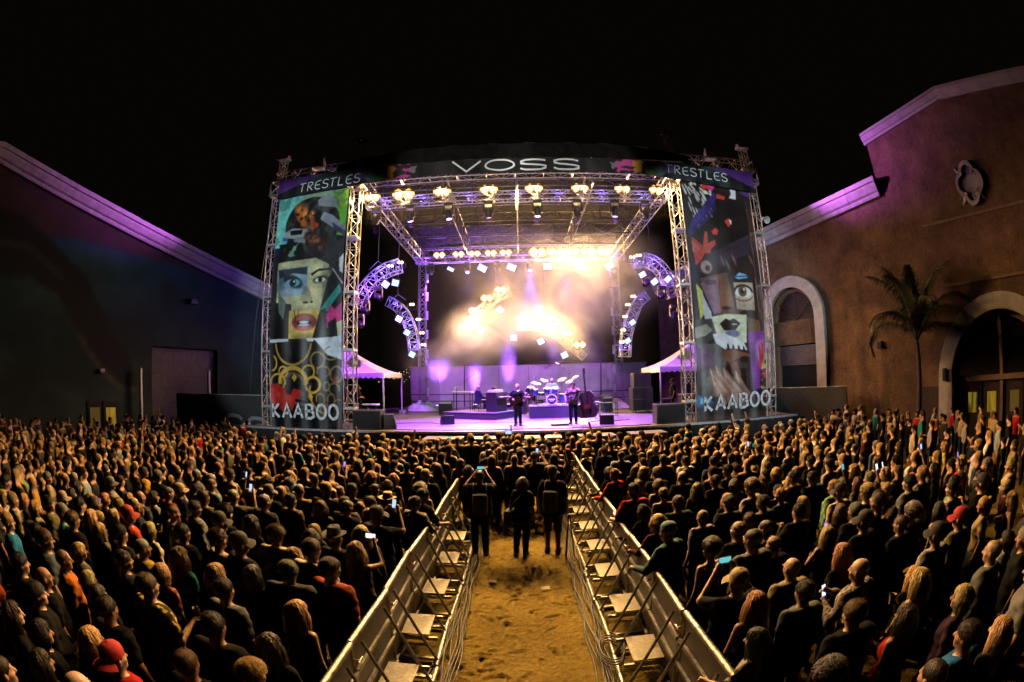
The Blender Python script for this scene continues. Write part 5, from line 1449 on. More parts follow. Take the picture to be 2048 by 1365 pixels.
# bent end rail at far end of right row
tag(MB().path([(1.66, 14.9, .1), (1.66, 15.05, 1.05), (1.62, 15.2, 1.28), (1.4, 15.3, 1.34)], .035, 8).build('end_rail', M['bar_alu']), 'bent end rail finishing the right barrier row', 'rail')

# ---- cable bundles along both foot rails
cr_ = random.Random(3)
for side, xb, y0, y1 in (('left', -1.02, 2.6, 11.2), ('right', 1.0, 2.6, 12.6)):
    t = empty('cable_bundle', (xb, y0, 0), 0, 'bundle of dark cables lying along the %s barrier feet' % side, 'cables', 'cable bundles')
    for k in range(12):
        off = (k - 5.5) * .026; ph = cr_.uniform(0, 6); amp = cr_.uniform(.015, .05); pts = []
        for i in range(46):
            s = i / 45; y = s * (y1 - y0)
            pts.append((off + amp * math.sin(y * 1.3 + ph) + .02 * math.sin(y * 4 + ph * 2) - (.22 if side == 'left' else -.10) * max(0, s - .75) * 2, y, .03 + .02 * ((k * 7) % 3) + .012 * math.sin(y * 3 + ph)))
        MB().path(pts, .011, 5).build('cable', M['cable'], t)
    if side == 'left': continue
    pts = [(.1 * (1 if side == 'right' else -1) + .16 * math.cos(a * .45), 2.8 + .35 * math.sin(a * .45), .05 + .003 * a) for a in range(60)]
    MB().path(pts, .011, 5).build('cable', M['cable'], t)

# ================================================================== BAND GEAR
def speaker_stack(loc, boxes, label):
    t = empty('speaker_stack', loc, 0, label, 'speaker')
    z = .12
    for w, d_, h in boxes:
        c = MB().box((0, 0, z + h / 2), (w, d_, h), bev=.02).build('cabinet', M['blackp'], t)
        MB().box((0, -d_ / 2 - .008, z + h / 2), (w - .08, .012, h - .08)).build('grille', M['black'], c)
        z += h + .01
    for sx in (-1, 1):
        for sy in (-1, 1): MB().tube((sx * w * .4 - .03, sy * d_ * .4, .06), (sx * w * .4 + .03, sy * d_ * .4, .06), .06, 8).build('castor', M['blackp'], t)
    return t
speaker_stack((6.55, 25.9, DECK), [(1.15, .9, .62), (1.15, .9, .62), (.98, .8, .78)], 'tall black speaker stack on castors at stage right')
for x, lb in ((-6.35, 'left'), (6.1, 'right')):
    c = empty('speaker_box', (x, 19.35, DECK), 0, 'wide black speaker box at the %s front stage corner' % lb, 'speaker', 'front corner speakers')
    MB().box((0, 0, .40), (1.25, .7, .8), bev=.02).build('cabinet', M['blackp'], c)
    MB().box((0, -.358, .40), (1.15, .012, .7)).build('grille', M['black'], c)
wd = empty('floor_monitor', (-5.45, 19.5, DECK), R(10), 'black wedge monitor beside the left front speaker', 'speaker')
MB().prism([(-.25, 0), (.25, 0), (.12, .62), (-.25, .62)], (0, .5, 0), (0, -.25, 0), (1, 0, 0), (0, 0, 1)).build('cabinet', M['blackp'], wd)
MB().box((.205, 0, .31), (.012, .42, .5), M=Matrix.Rotation(R(-12), 3, 'Y')).build('grille', M['black'], wd)
# risers
kr = empty('keyboard_riser', (-2.15, 25.6, DECK), R(-28), 'low black riser carrying the keyboards', 'riser')
MB().box((0, 0, .16), (3.2, 2.4, .30)).build('frame', M['riser'], kr); MB().box((0, 0, .33), (3.24, 2.44, .035)).build('deck_board', M['deckm'], kr)
drz = .58
dk = empty('drum_riser', (1.75, 25.6, DECK), 0, 'black riser under the drum kit', 'riser')
MB().box((0, 0, drz / 2), (2.7, 2.6, drz)).build('frame', M['riser'], dk); MB().box((0, 0, drz + .02), (2.74, 2.64, .035)).build('deck_board', M['deckm'], dk)
# drum kit
M['shell'] = mat('blue_sparkle_shell', (.06, .14, .42), .25, .2, .3, 40); M['skin_head'] = mat('drum_head', (.75, .75, .75), .5, 0, .05); M['brass'] = mat('bronze_cymbal', (.62, .48, .22), .25, .9, .1, 30); M['chrome'] = mat('chrome', (.7, .7, .72), .15, 1, .05)
kz = DECK + drz + .04
kit = empty('drum_kit', (1.55, 25.2, kz), 0, 'blue sparkle drum kit with bronze cymbals on the riser', 'drum kit')
def drum(c, r, h, axis, nm):
    Mx = Vector(axis).to_track_quat('Z', 'Y').to_matrix()
    s_ = MB().lathe([(r, -h / 2), (r, h / 2)], c, 22, Mx).build(nm, M['shell'], kit)
    MB().lathe([(0, h / 2 + .004), (r * .99, h / 2 + .004)], c, 22, Mx).lathe([(r * .99, -h / 2 - .004), (0, -h / 2 - .004)], c, 22, Mx).build_each('drum_head', M['skin_head'], s_)
    MB().lathe([(r + .012, h / 2 - .03), (r + .016, h / 2 + .012), (r, h / 2 + .012)], c, 22, Mx).lathe([(r, -h / 2 - .012), (r + .016, -h / 2 - .012), (r + .012, -h / 2 + .03)], c, 22, Mx).build_each('hoop', M['chrome'], s_)
    return s_
b_ = drum((0, -.25, .30), .29, .45, (0, -1, 0), 'bass_drum')
MB().lathe([(0, .232), (.24, .232)], (0, -.25, .30), 22, Vector((0, -1, 0)).to_track_quat('Z', 'Y').to_matrix()).build('front_disc', M['blackp'], b_)
MB().box((0, -.49, .31), (.34, .006, .06)).box((0, -.49, .23), (.22, .006, .03)).build_each('badge_print', M['letter'], b_)
drum((-.22, -.12, .78), .16, .22, (0, -.35, 1), 'tom'); drum((.2, -.12, .78), .16, .22, (0, -.35, 1), 'tom'); drum((.68, .1, .36), .23, .42, (0, -.1, 1), 'floor_tom'); drum((1.05, .35, .36), .23, .42, (0, -.1, 1), 'floor_tom'); drum((-.5, .15, .58), .18, .15, (0, -.1, 1), 'snare'); drum((-.8, -.1, .72), .13, .3, (0, -.4, 1), 'tom')
for x, y, z, r, tl in ((-.75, -.15, 1.15, .24, .3), (-.35, -.35, 1.28, .22, .35), (.55, -.25, 1.30, .25, -.3), (.95, .0, 1.18, .23, -.35), (-1.05, .25, .95, .19, .1), (1.3, .2, 1.4, .2, -.3)):
    Mx = Matrix.Rotation(tl, 3, 'Y') @ Matrix.Rotation(.35, 3, 'X')
    cst = MB().tube((x, y, 0), (x, y, z), .014, 6); [cst.tube((x, y, .3), (x + .25 * math.cos(a), y + .25 * math.sin(a), 0), .01, 5) for a in (0, 2.1, 4.2)]
    s_ = cst.build('cymbal_stand', M['chrome'], kit)
    MB().lathe([(0, .03), (.03, .028), (.05, .012), (r, 0), (r, -.004), (0, .008)], (x, y, z), 20, Mx).build('cymbal', M['brass'], s_)
st = MB().lathe([(0, .55), (.17, .54), (.18, .48), (0, .46)], (.1, .75, 0), 16); st.tube((.1, .75, .02), (.1, .75, .5), .025, 6)
st.build('drum_stool', M['blackp'], kit)
# keyboards
org = empty('organ', (-1.3, 25.2, DECK + .35), R(62), 'dark wooden organ on the keyboard riser', 'organ')
MB().box((0, 0, .5), (1.1, .62, 1.0), bev=.02).build('case', M['blackp'], org); MB().box((0, -.42, .72), (1.0, .28, .08), bev=.01).build('manual_bed', M['blackp'], org); MB().box((0, -.44, .765), (.92, .2, .015)).build('keys', M['white_vinyl'], org)
MB().box((0, .05, 1.06), (.9, .4, .12), bev=.02).build('top_keyboard', M['white_vinyl'], org); MB().box((-.2, .05, 1.2), (.2, .15, .12), bev=.02).build('fan', M['blackp'], org)
kb = empty('stage_keyboard', (-3.2, 26.2, DECK + .35), R(-20), 'white stage keyboard on a thin stand at the riser end', 'keyboard')
MB().box((0, 0, 1.0), (1.25, .34, .10), bev=.02).build('keyboard_body', M['white_vinyl'], kb)
for sx in (-.5, .5): MB().tube((sx, -.1, 0), (sx, -.1, .95), .02, 6).tube((sx, .2, 0), (sx, .2, .95), .02, 6).build_each('stand_leg', M['blackp'], kb)
ks = empty('keyboard_stand', (-6.9, 21.4, DECK), 0, 'small flat lit board on a black stand at stage left', 'stand')
MB().box((0, 0, .92), (.75, .4, .06), bev=.01).build('board', M['white_vinyl'], ks)
for s_ in (-1, 1): MB().tube((-.3 * s_, -.1, 0), (.3 * s_, .1, .9), .025, 6).build('leg', M['blackp'], ks)
bn = empty('piano_bench', (-2.25, 25.65, DECK + .35), R(62), 'black bench under the seated keyboard player', 'bench')
MB().box((0, 0, .46), (.62, .34, .08), bev=.02).build('seat', M['blackp'], bn)
for sx in (-.26, .26):
    for sy in (-.12, .12): MB().tube((sx, sy, 0), (sx, sy, .43), .018, 6).build('leg', M['blackp'], bn)
sb = empty('low_bench', (4.35, 24.0, DECK), R(4), 'thin black side table at stage right', 'table')
MB().box((0, 0, .70), (.95, .4, .04)).build('top', M['blackp'], sb)
for sx in (-.44, .44):
    for sy in (-.17, .17): MB().tube((sx, sy, 0), (sx, sy, .69), .015, 6).build('leg', M['blackp'], sb)
def mic(loc, h, boom, rz, label):
    t = empty('microphone_stand', loc, rz, label, 'microphone stand', 'microphone stands')
    mb = MB().tube((0, 0, 0), (0, 0, h), .013, 6); [mb.tube((0, 0, .12), (.3 * math.cos(a), .3 * math.sin(a), .01), .011, 5) for a in (.5, 2.6, 4.7)]
    mb.build('stand', M['blackp'], t)
    e = Vector((math.cos(R(35)) * boom, 0, h + math.sin(R(35)) * boom))
    if boom: MB().tube((-.15 * boom, 0, h - .1 * boom), e, .010, 5).build('boom', M['chrome'], t)
    MB().lathe([(0, -.02), (.028, 0), (.03, .03), (.02, .05), (.015, .16), (0, .165)], e, 10, Matrix.Rotation(R(60), 3, 'Y')).build('microphone', M['chrome'], t)
mic((-.17, 20.25, DECK), 1.5, 0, 0, 'straight microphone stand before the guitarist')
mic((2.1, 20.4, DECK), 1.45, 0, 0, 'straight microphone stand before the bass player')
mic((-3.5, 26.0, DECK + .35), 1.25, 1.3, R(20), 'boom microphone rising over the white keyboard')
mic((.75, 24.6, DECK + drz), 1.55, .9, R(15), 'boom microphone left over the drums')
mic((2.5, 25.2, DECK + drz), 1.7, .8, R(140), 'boom microphone right over the drums')
mic((3.45, 22.5, DECK), 1.2, .5, R(160), 'low boom microphone beside the double bass')
# cables and pedal boards on deck
pb = tag(MB().box((1.6, 20.35, DECK + .045), (.75, .35, .07), bev=.015).build('pedal_board', M['blackp']), 'flat black pedal board by the bass player', 'pedal board')
for k, pts in enumerate(([(-6, 19.2), (-3, 19.0), (0, 19.15), (3, 18.95), (6, 19.1)], [(2.9, 21.2), (3.6, 21.8), (4.2, 21.4), (5.2, 21.9)], [(-7, 22), (-4.6, 22.3), (-3.2, 22.1), (-1, 22.5), (.4, 22.1)])):
    pp = [(a[0] + (b[0] - a[0]) * t, a[1] + (b[1] - a[1]) * t + .06 * math.sin(t * 9), DECK + .018) for a, b in zip(pts[:-1], pts[1:]) for t in (0, .25, .5, .75)]
    tag(MB().path(pp, .016, 5).build('stage_cable', M['cable']), 'thin black cable on the stage floor, ' + ['along the front edge', 'curling by the double bass', 'crossing before the keyboards'][k], 'cable', 'stage cables')
# crumpled sheet at back right
vv = []; ff = []
for j in range(25):
    for i in range(37):
        u, v = i / 36 - .5, j / 24 - .5
        h = max(0, 1 - (u * 2) ** 2) * max(0, 1 - (v * 2) ** 2)
        vv.append((u * 2.6, v * 1.6, h * (.55 + .35 * mnoise.noise(Vector((u * 6, v * 6, 2)))) + .06 * mnoise.noise(Vector((u * 14, v * 14, 5))) * (h > 0)))
for j in range(24):
    for i in range(36): a = j * 37 + i; ff.append((a, a + 1, a + 38, a + 37))
tag(MB().add(vv, ff, True).build('crumpled_sheet', M['white_vinyl'], None, (5.6, 30.2, DECK + .02)), 'crumpled white sheet heaped by the right rear tower', 'sheet')
tag(MB().add([(x, y, z) for x, y, z in vv], ff, True).build('crumpled_sheet', M['white_vinyl'], None, (-6.6, 31.5, DECK + .02)), 'crumpled white sheet heaped by the left rear tower', 'sheet')
for k, (x, y, w, h) in enumerate(((-8.6, 22.6, 1.1, .8), (-9.9, 22.4, .9, 1.2), (8.3, 23.0, .9, .9), (9.2, 23.2, .7, 1.3), (7.9, 25.4, .6, .6))):
    c = empty('flight_case', (x, y, DECK), 0, 'black road case backstage, ' + ['left front', 'tall left', 'right front', 'tall right', 'small right'][k], 'case', 'road cases')
    MB().box((0, 0, h / 2 + .1), (w, .7, h), bev=.02).build('case_body', M['blackp'], c)
    MB().box((0, -.352, h / 2 + .1), (w - .02, .012, .03)).box((0, 0, h + .102), (w + .01, .71, .02)).build_each('metal_trim', M['alu_dull'], c)

# ---- more backline: wedges, amplifiers, stands
def wedge(loc, rz, label):
    t = empty('floor_monitor', loc, rz, label, 'speaker', 'floor monitors')
    MB().prism([(-.22, 0), (.22, 0), (.22, .12), (-.08, .40), (-.22, .40)], (.6, 0, 0), (-.3, 0, 0), (0, 1, 0), (0, 0, 1)).build('cabinet', M['blackp'], t)
    MB().box((0, .085, .265), (.52, .012, .36), M=Matrix.Rotation(R(47), 3, 'X')).build('grille', M['black'], t)
wedge((-3.4, 21.8, DECK), R(20), 'black floor monitor wedge left of the keyboard riser')
wedge((3.6, 20.2, DECK), R(-14), 'black floor monitor wedge right of the double bass')
for k, (x, y, w, h) in enumerate(((-.05, 27.4, .7, .9), (.9, 29.0, .8, .7), (3.9, 26.6, .7, .55), (4.8, 26.9, .6, .95), (-4.4, 27.8, .8, .8))):
    t = empty('amplifier', (x, y, DECK), R(random.uniform(-12, 12)), 'black guitar amplifier behind the band, ' + ['by the second guitarist', 'behind the riser', 'right of the drums', 'tall one right of the drums', 'behind the keyboards'][k], 'amplifier', 'amplifiers')
    MB().box((0, 0, h / 2 + .03), (w, .36, h), bev=.02).build('cabinet', M['blackp'], t)
    MB().box((0, -.186, h * .42), (w - .08, .012, h * .70)).build('grille', M['riser'], t)
    MB().box((0, -.186, h * .90), (w - .08, .014, h * .12)).build('control_panel', M['alu_dull'], t)
t = empty('guitar_stand', (4.0, 23.2, DECK), 0, 'guitar resting upright on a stand at stage right', 'stand')
MB().tube((0, .1, 0), (0, .05, .6), .014, 6).tube((-.2, -.1, 0), (0, .05, .4), .012, 6).tube((.2, -.1, 0), (0, .05, .4), .012, 6).build('stand', M['blackp'], t)
# ---- litter on the sand
lr = random.Random(8)
M['paper'] = mat('trodden_paper', (.45, .42, .36), .8, 0, .3, 12)
for k in range(9):
    x, y = lr.uniform(-.85, .85), lr.uniform(3.6, 10.5)
    if k < 4: x = lr.choice((-1, 1)) * lr.uniform(1.25, 1.5)
    a = lr.uniform(0, 6.28)
    if k % 2:
        mb = MB().lathe([(.028, 0), (.036, .05), (.042, .11), (.040, .11), (.026, .003), (0, .003)], (0, 0, 0), 12, Matrix.Rotation(R(86), 3, 'X') @ Matrix.Diagonal((1, .7, 1)))
        tag(mb.build('dropped_cup', M['paper'], None, (x, y, .035), (0, 0, a)), 'crushed pale cup on the sand, %s from the camera' % ordn[k], 'cup', 'litter on the sand')
    else:
        vv = [(u * .07 + lr.uniform(-.01, .01), v * .05 + lr.uniform(-.01, .01), lr.uniform(.0, .03)) for v in (-1, 0, 1) for u in (-1, 0, 1)]
        mb = MB().add(vv, [(0, 1, 4, 3), (1, 2, 5, 4), (3, 4, 7, 6), (4, 5, 8, 7)])
        tag(mb.build('paper_scrap', M['paper'], None, (x, y, .02), (0, 0, a)), 'crumpled paper scrap on the sand, %s from the camera' % ordn[k], 'paper', 'litter on the sand')
# ================================================================== PEOPLE
class Grid:
    def __init__(s, xs, ys, zs):
        s.xs, s.ys, s.zs = [np.asarray(a, np.float32) for a in (xs, ys, zs)]
        s.X, s.Y, s.Z = np.meshgrid(s.xs, s.ys, s.zs, indexing='ij')
def cap_(G, a, b, ra, rb, sc=(1, 1, 1)):
    """tapered capsule; sc scales space before measuring (flattened limbs, torsos)"""
    ax, ay, az = [a[i] * sc[i] for i in range(3)]; bx, by, bz = [b[i] * sc[i] for i in range(3)]
    X, Y, Z = G.X * sc[0], G.Y * sc[1], G.Z * sc[2]
    dx, dy, dz = bx - ax, by - ay, bz - az
    L2 = dx * dx + dy * dy + dz * dz + 1e-12
    t = np.clip(((X - ax) * dx + (Y - ay) * dy + (Z - az) * dz) / L2, 0, 1)
    return np.sqrt((X - ax - t * dx) ** 2 + (Y - ay - t * dy) ** 2 + (Z - az - t * dz) ** 2) - (ra + (rb - ra) * t)
def elli(G, c, r):
    q = np.sqrt(((G.X - c[0]) / r[0]) ** 2 + ((G.Y - c[1]) / r[1]) ** 2 + ((G.Z - c[2]) / r[2]) ** 2)
    return (q - 1) * min(r)
def smin(a, b, k):
    h = np.clip(.5 + .5 * (b - a) / k, 0, 1)
    return b + (a - b) * h - k * h * (1 - h)
def surface(G, F):
    """naive surface nets on a rectilinear grid"""
    F = F.astype(np.float32)
    ins = F < 0
    nx, ny, nz = F.shape
    c = ins[:-1, :-1, :-1].astype(np.int8)
    for i, j, k in ((1, 0, 0), (0, 1, 0), (0, 0, 1), (1, 1, 0), (1, 0, 1), (0, 1, 1), (1, 1, 1)):
        c = c + ins[i:nx - 1 + i, j:ny - 1 + j, k:nz - 1 + k]
    act = (c > 0) & (c < 8)
    I, J, K = np.nonzero(act)
    idx = -np.ones(act.shape, np.int64); idx[I, J, K] = np.arange(len(I))
    P = np.zeros((len(I), 3)); W = np.zeros(len(I))
    cs = [(0, 0, 0), (1, 0, 0), (0, 1, 0), (1, 1, 0), (0, 0, 1), (1, 0, 1), (0, 1, 1), (1, 1, 1)]
    for a, b in ((0, 1), (2, 3), (4, 5), (6, 7), (0, 2), (1, 3), (4, 6), (5, 7), (0, 4), (1, 5), (2, 6), (3, 7)):
        (i0, j0, k0), (i1, j1, k1) = cs[a], cs[b]
        fa = F[I + i0, J + j0, K + k0]; fb = F[I + i1, J + j1, K + k1]
        m = (fa < 0) != (fb < 0)
        t = np.where(m, fa / np.where(m, fa - fb, 1), 0)
        pa = np.stack([G.xs[I + i0], G.ys[J + j0], G.zs[K + k0]], 1); pb = np.stack([G.xs[I + i1], G.ys[J + j1], G.zs[K + k1]], 1)
        P += np.where(m[:, None], pa + (pb - pa) * t[:, None], 0); W += m
    P /= W[:, None]
    quads = []
    for ax in range(3):
        sl0 = [slice(None)] * 3; sl1 = [slice(None)] * 3
        sl0[ax] = slice(0, -1); sl1[ax] = slice(1, None)
        A, B = ins[tuple(sl0)], ins[tuple(sl1)]
        ch = A != B
        o1, o2 = [(1, 2), (2, 0), (0, 1)][ax]
        ii = np.nonzero(ch); ok = np.ones(len(ii[0]), bool)
        for o in (o1, o2):
            ok &= (ii[o] > 0) & (ii[o] < F.shape[o] - 1)
        ii = [a[ok] for a in ii]; flip = A[ch][ok]
        def cell(d1, d2):
            q = [a.copy() for a in ii]; q[o1] = q[o1] + d1; q[o2] = q[o2] + d2
            return idx[q[0], q[1], q[2]]
        a, b, c_, d_ = cell(-1, -1), cell(0, -1), cell(0, 0), cell(-1, 0)
        q = np.stack([a, b, c_, d_], 1); q2 = np.stack([d_, c_, b, a], 1)
        q = np.where(flip[:, None], q, q2)
        quads.append(q[(q >= 0).all(1)])
    return P, np.concatenate(quads)
def rel(P, Q, it=1, w=.5):
    """light Laplacian smoothing"""
    for _ in range(it):
        S = np.zeros_like(P); n_ = np.zeros(len(P))
        for a, b in ((0, 1), (1, 2), (2, 3), (3, 0)):
            np.add.at(S, Q[:, a], P[Q[:, b]]); np.add.at(n_, Q[:, a], 1)
            np.add.at(S, Q[:, b], P[Q[:, a]]); np.add.at(n_, Q[:, b], 1)
        P = P * (1 - w) + w * S / np.maximum(n_, 1)[:, None]
    return P
def pymesh(name, P, Q, mt, col=None, extra=None):
    me = bpy.data.meshes.new(name)
    P = [tuple(map(float, p)) for p in P]; Q = [tuple(map(int, q)) for q in Q]
    if extra is not None:
        b = len(P); P = P + [tuple(p) for p in extra.v]; Q = Q + [tuple(b + i for i in f) for f in extra.f]
    me.from_pydata(P, [], Q)
    me.polygons.foreach_set('use_smooth', [True] * len(Q))
    if col is not None:
        c = np.ones((len(P), 4), np.float32); c[:len(col), :3] = col
        if extra is not None: c[len(col):, :3] = 1
        ca = me.color_attributes.new('Col', 'FLOAT_COLOR', 'POINT'); ca.data.foreach_set('color', c.ravel())
    me.materials.append(mt); me.update()
    return me
def obj_mat(name, rough, attr=False, var=.2, scale=8, bump=.0, bscale=60, pattern=None, stretch=None, sheen=0, spec=.5):
    """material whose colour is the object's own colour"""
    m, nt, b = new_mat(name)
    L = nt.links.new
    oi = nd(nt, 'ShaderNodeObjectInfo'); tc = nd(nt, 'ShaderNodeTexCoord')
    mp = nd(nt, 'ShaderNodeMapping'); L(tc.outputs['Object'], mp.inputs['Vector'])
    if stretch: mp.inputs['Scale'].default_value = stretch
    nz = nd(nt, 'ShaderNodeTexNoise'); nz.inputs['Scale'].default_value = scale; nz.inputs['Detail'].default_value = 4; L(mp.outputs['Vector'], nz.inputs['Vector'])
    mr = nd(nt, 'ShaderNodeMapRange'); mr.inputs['From Min'].default_value = .3; mr.inputs['From Max'].default_value = .7; mr.inputs['To Min'].default_value = 1 - var; mr.inputs['To Max'].default_value = 1 + var
    L(nz.outputs['Fac'], mr.inputs['Value'])
    mx = nd(nt, 'ShaderNodeMix', data_type='RGBA', blend_type='MULTIPLY'); mx.inputs[0].default_value = 1
    L(oi.outputs['Color'], mx.inputs[6]); L(mr.outputs[0], mx.inputs[7]); out = mx.outputs[2]
    if attr:
        at = nd(nt, 'ShaderNodeAttribute', attribute_name='Col')
        m2 = nd(nt, 'ShaderNodeMix', data_type='RGBA', blend_type='MULTIPLY'); m2.inputs[0].default_value = 1
        L(out, m2.inputs[6]); L(at.outputs['Color'], m2.inputs[7]); out = m2.outputs[2]
    if pattern:
        m3 = nd(nt, 'ShaderNodeMix', data_type='RGBA'); L(out, m3.inputs[6]); m3.inputs[7].default_value = (*pattern[1], 1)
        if pattern[0] == 'plaid':
            fac = None
            for axis in ('X', 'Z'):
                w = nd(nt, 'ShaderNodeTexWave', wave_type='BANDS', bands_direction=axis); w.inputs['Scale'].default_value = 5.5; L(tc.outputs['Object'], w.inputs['Vector'])
                g = nd(nt, 'ShaderNodeMath', operation='GREATER_THAN'); g.inputs[1].default_value = .68; L(w.outputs['Fac'], g.inputs[0])
                if fac is None: fac = g.outputs[0]
                else:
                    a = nd(nt, 'ShaderNodeMath', operation='ADD'); L(fac, a.inputs[0]); L(g.outputs[0], a.inputs[1]); h = nd(nt, 'ShaderNodeMath', operation='MULTIPLY'); h.inputs[1].default_value = .45; L(a.outputs[0], h.inputs[0]); fac = h.outputs[0]
        elif pattern[0] == 'stripe':
            w = nd(nt, 'ShaderNodeTexWave', wave_type='BANDS', bands_direction='Z'); w.inputs['Scale'].default_value = 9; L(tc.outputs['Object'], w.inputs['Vector'])
            g = nd(nt, 'ShaderNodeMath', operation='GREATER_THAN'); g.inputs[1].default_value = .7; L(w.outputs['Fac'], g.inputs[0]); fac = g.outputs[0]
        else:
            v = nd(nt, 'ShaderNodeTexNoise'); v.inputs['Scale'].default_value = pattern[2]; v.inputs['Detail'].default_value = 1.5; L(tc.outputs['Object'], v.inputs['Vector'])
            g = nd(nt, 'ShaderNodeMath', operation='GREATER_THAN'); g.inputs[1].default_value = .54; L(v.outputs['Fac'], g.inputs[0]); fac = g.outputs[0]
        L(fac, m3.inputs[0]); out = m3.outputs[2]
    L(out, b.inputs['Base Color'])
    b.inputs['Roughness'].default_value = rough; b.inputs['Specular IOR Level'].default_value = spec
    if sheen: b.inputs['Sheen Weight'].default_value = sheen
    if bump:
        n2 = nd(nt, 'ShaderNodeTexNoise'); n2.inputs['Scale'].default_value = bscale; n2.inputs['Detail'].default_value = 4; L(mp.outputs['Vector'], n2.inputs['Vector'])
        bp = nd(nt, 'ShaderNodeBump'); bp.inputs['Strength'].default_value = bump; bp.inputs['Distance'].default_value = .01; L(n2.outputs['Fac'], bp.inputs['Height']); L(bp.outputs['Normal'], b.inputs['Normal'])
    return m
SKIN = obj_mat('skin', .48, True, .12, 14, .15, 90, spec=.4)
HAIRM = obj_mat('hair', .46, False, .55, 70, .9, 110, stretch=(1, 1, .10), spec=.28)
CLOTH = obj_mat('woven_cloth', .9, False, .15, 5, .6, 11, spec=.12)
DENIM = obj_mat('trouser_cloth', .85, False, .2, 10, .4, 14, spec=.2)
LEATHER = obj_mat('shoe_leather', .5, False, .2, 20)
HATM = obj_mat('hat_felt', .8, False, .15, 12, .3, 80)
CLOTHV = {
 'plaid': obj_mat('plaid_cloth', .85, pattern=('plaid', (.035, .035, .04)), bump=.4, bscale=9, spec=.2),
 'stripe': obj_mat('striped_cloth', .85, pattern=('stripe', (.10, .08, .06)), bump=.4, bscale=9, spec=.2),
 'spots': obj_mat('patterned_cloth', .85, pattern=('n', (.05, .04, .04), 22), bump=.4, bscale=9, spec=.2),
 'floral': obj_mat('yellow_flower_cloth', .8, pattern=('n', (.62, .44, .05), 13), bump=.4, bscale=9, spec=.2),
 'redfloral': obj_mat('red_flower_cloth', .8, pattern=('n', (.45, .30, .22), 18), bump=.4, bscale=9, spec=.2)}
def fgrid(lo, hi, fine_lo, fine_hi, f, c):
    a = np.arange(lo, fine_lo, c); b = np.arange(fine_lo, fine_hi, f); d_ = np.arange(fine_hi, hi + c, c)
    return np.concatenate([a, b, d_])
POSE = {  # right elbow, right wrist, left elbow, left wrist (facing +y, right is +x)
 'down': ((.255, -.03, 1.15), (.265, .05, .91), (-.25, -.05, 1.15), (-.27, .03, .91)),
 'crossed': ((.265, .05, 1.17), (-.05, .22, 1.19), (-.265, .05, 1.17), (.07, .24, 1.14)),
 'clasp': ((.26, .0, 1.16), (.05, .25, 1.03), (-.26, .0, 1.16), (-.05, .25, 1.02)),
 'drink': ((.265, .03, 1.16), (.19, .28, 1.24), (-.25, -.05, 1.15), (-.27, .04, .91)),
 'phone': ((.28, .20, 1.40), (.13, .36, 1.63), (-.28, .20, 1.39), (-.09, .37, 1.62)),
 'phone2': ((.26, .08, 1.17), (.10, .33, 1.27), (-.26, .06, 1.16), (-.02, .31, 1.20)),
 'raise': ((.29, .06, 1.63), (.25, .14, 1.90), (-.25, -.05, 1.15), (-.27, .03, .91)),
 'clap': ((.275, .10, 1.19), (.04, .31, 1.33), (-.275, .10, 1.19), (-.04, .31, 1.33)),
 'rail': ((.25, .16, 1.17), (.17, .40, 1.15), (-.25, .16, 1.17), (-.19, .40, 1.15)),
 'guitar': ((.36, -.02, 1.24), (.16, .24, 1.14), (-.30, .08, 1.20), (-.50, .28, 1.22)),
 'bass': ((.30, .10, 1.22), (.22, .34, 1.02), (-.28, .18, 1.40), (-.12, .38, 1.52)),
 'drums': ((.32, .14, 1.18), (.26, .42, 1.10), (-.32, .14, 1.18), (-.24, .40, 1.12)),
 'keys': ((.25, .12, 1.14), (.20, .42, 1.05), (-.25, .12, 1.14), (-.18, .42, 1.05)),
}
def arm_segs(sex, pose):
    e = POSE[pose]; sx = .185 if sex == 'm' else .162; k = 1 if sex == 'm' else .84
    out = []
    for s, E, W in ((1, e[0], e[1]), (-1, e[2], e[3])):
        S_ = (s * sx, -.01, 1.425)
        f = (sx - .185)
        E = (E[0] + s * f, E[1], E[2]); W = (W[0] + s * f * .6, W[1], W[2])
        out.append((S_, E, W, k))
    return out
HEAD_S = {'m': 1.0, 'f': .95}
def body_sdf(G, sex, pose, seated=False):
    m = sex == 'm'
    w = .74 if m else .80
    F = cap_(G, (0, 0, .99), (0, .005, 1.33), .120 if m else .105, .142 if m else .118, (w, 1.08, 1))
    if m: F = smin(F, elli(G, (0, .055, 1.10), (.135, .095, .14)), .06)
    else:
        F = smin(F, elli(G, (.062, .085, 1.275), (.06, .062, .065)), .03); F = smin(F, elli(G, (-.062, .085, 1.275), (.06, .062, .065)), .03)
    F = smin(F, cap_(G, (0, -.01, .92), (0, -.01, .97), .135 if m else .140, .12, (.80 if m else .74, 1, 1)), .06)
    F = smin(F, elli(G, (.075, -.06, .90), (.085, .085, .10)), .05); F = smin(F, elli(G, (-.075, -.06, .90), (.085, .085, .10)), .05)
    s = .165 if m else .14
    F = smin(F, cap_(G, (-s, -.012, 1.425), (s, -.012, 1.425), .062 if m else .050, .062 if m else .050), .05)
    F = smin(F, cap_(G, (0, -.03, 1.40), (0, -.005, 1.58), .075 if m else .06, .054 if m else .045), .05)
    for S_, E, W, k in arm_segs(sex, pose):
        F = smin(F, cap_(G, S_, E, .056 * k, .041 * k), .03)
        F = smin(F, cap_(G, E, W, .043 * k, .027 * k), .02)
        d_ = Vector(W) - Vector(E); d_.normalize(); h = Vector(W) + d_ * .085
        F = smin(F, cap_(G, W, tuple(h), .027 * k, .032 * k), .015)
    return F
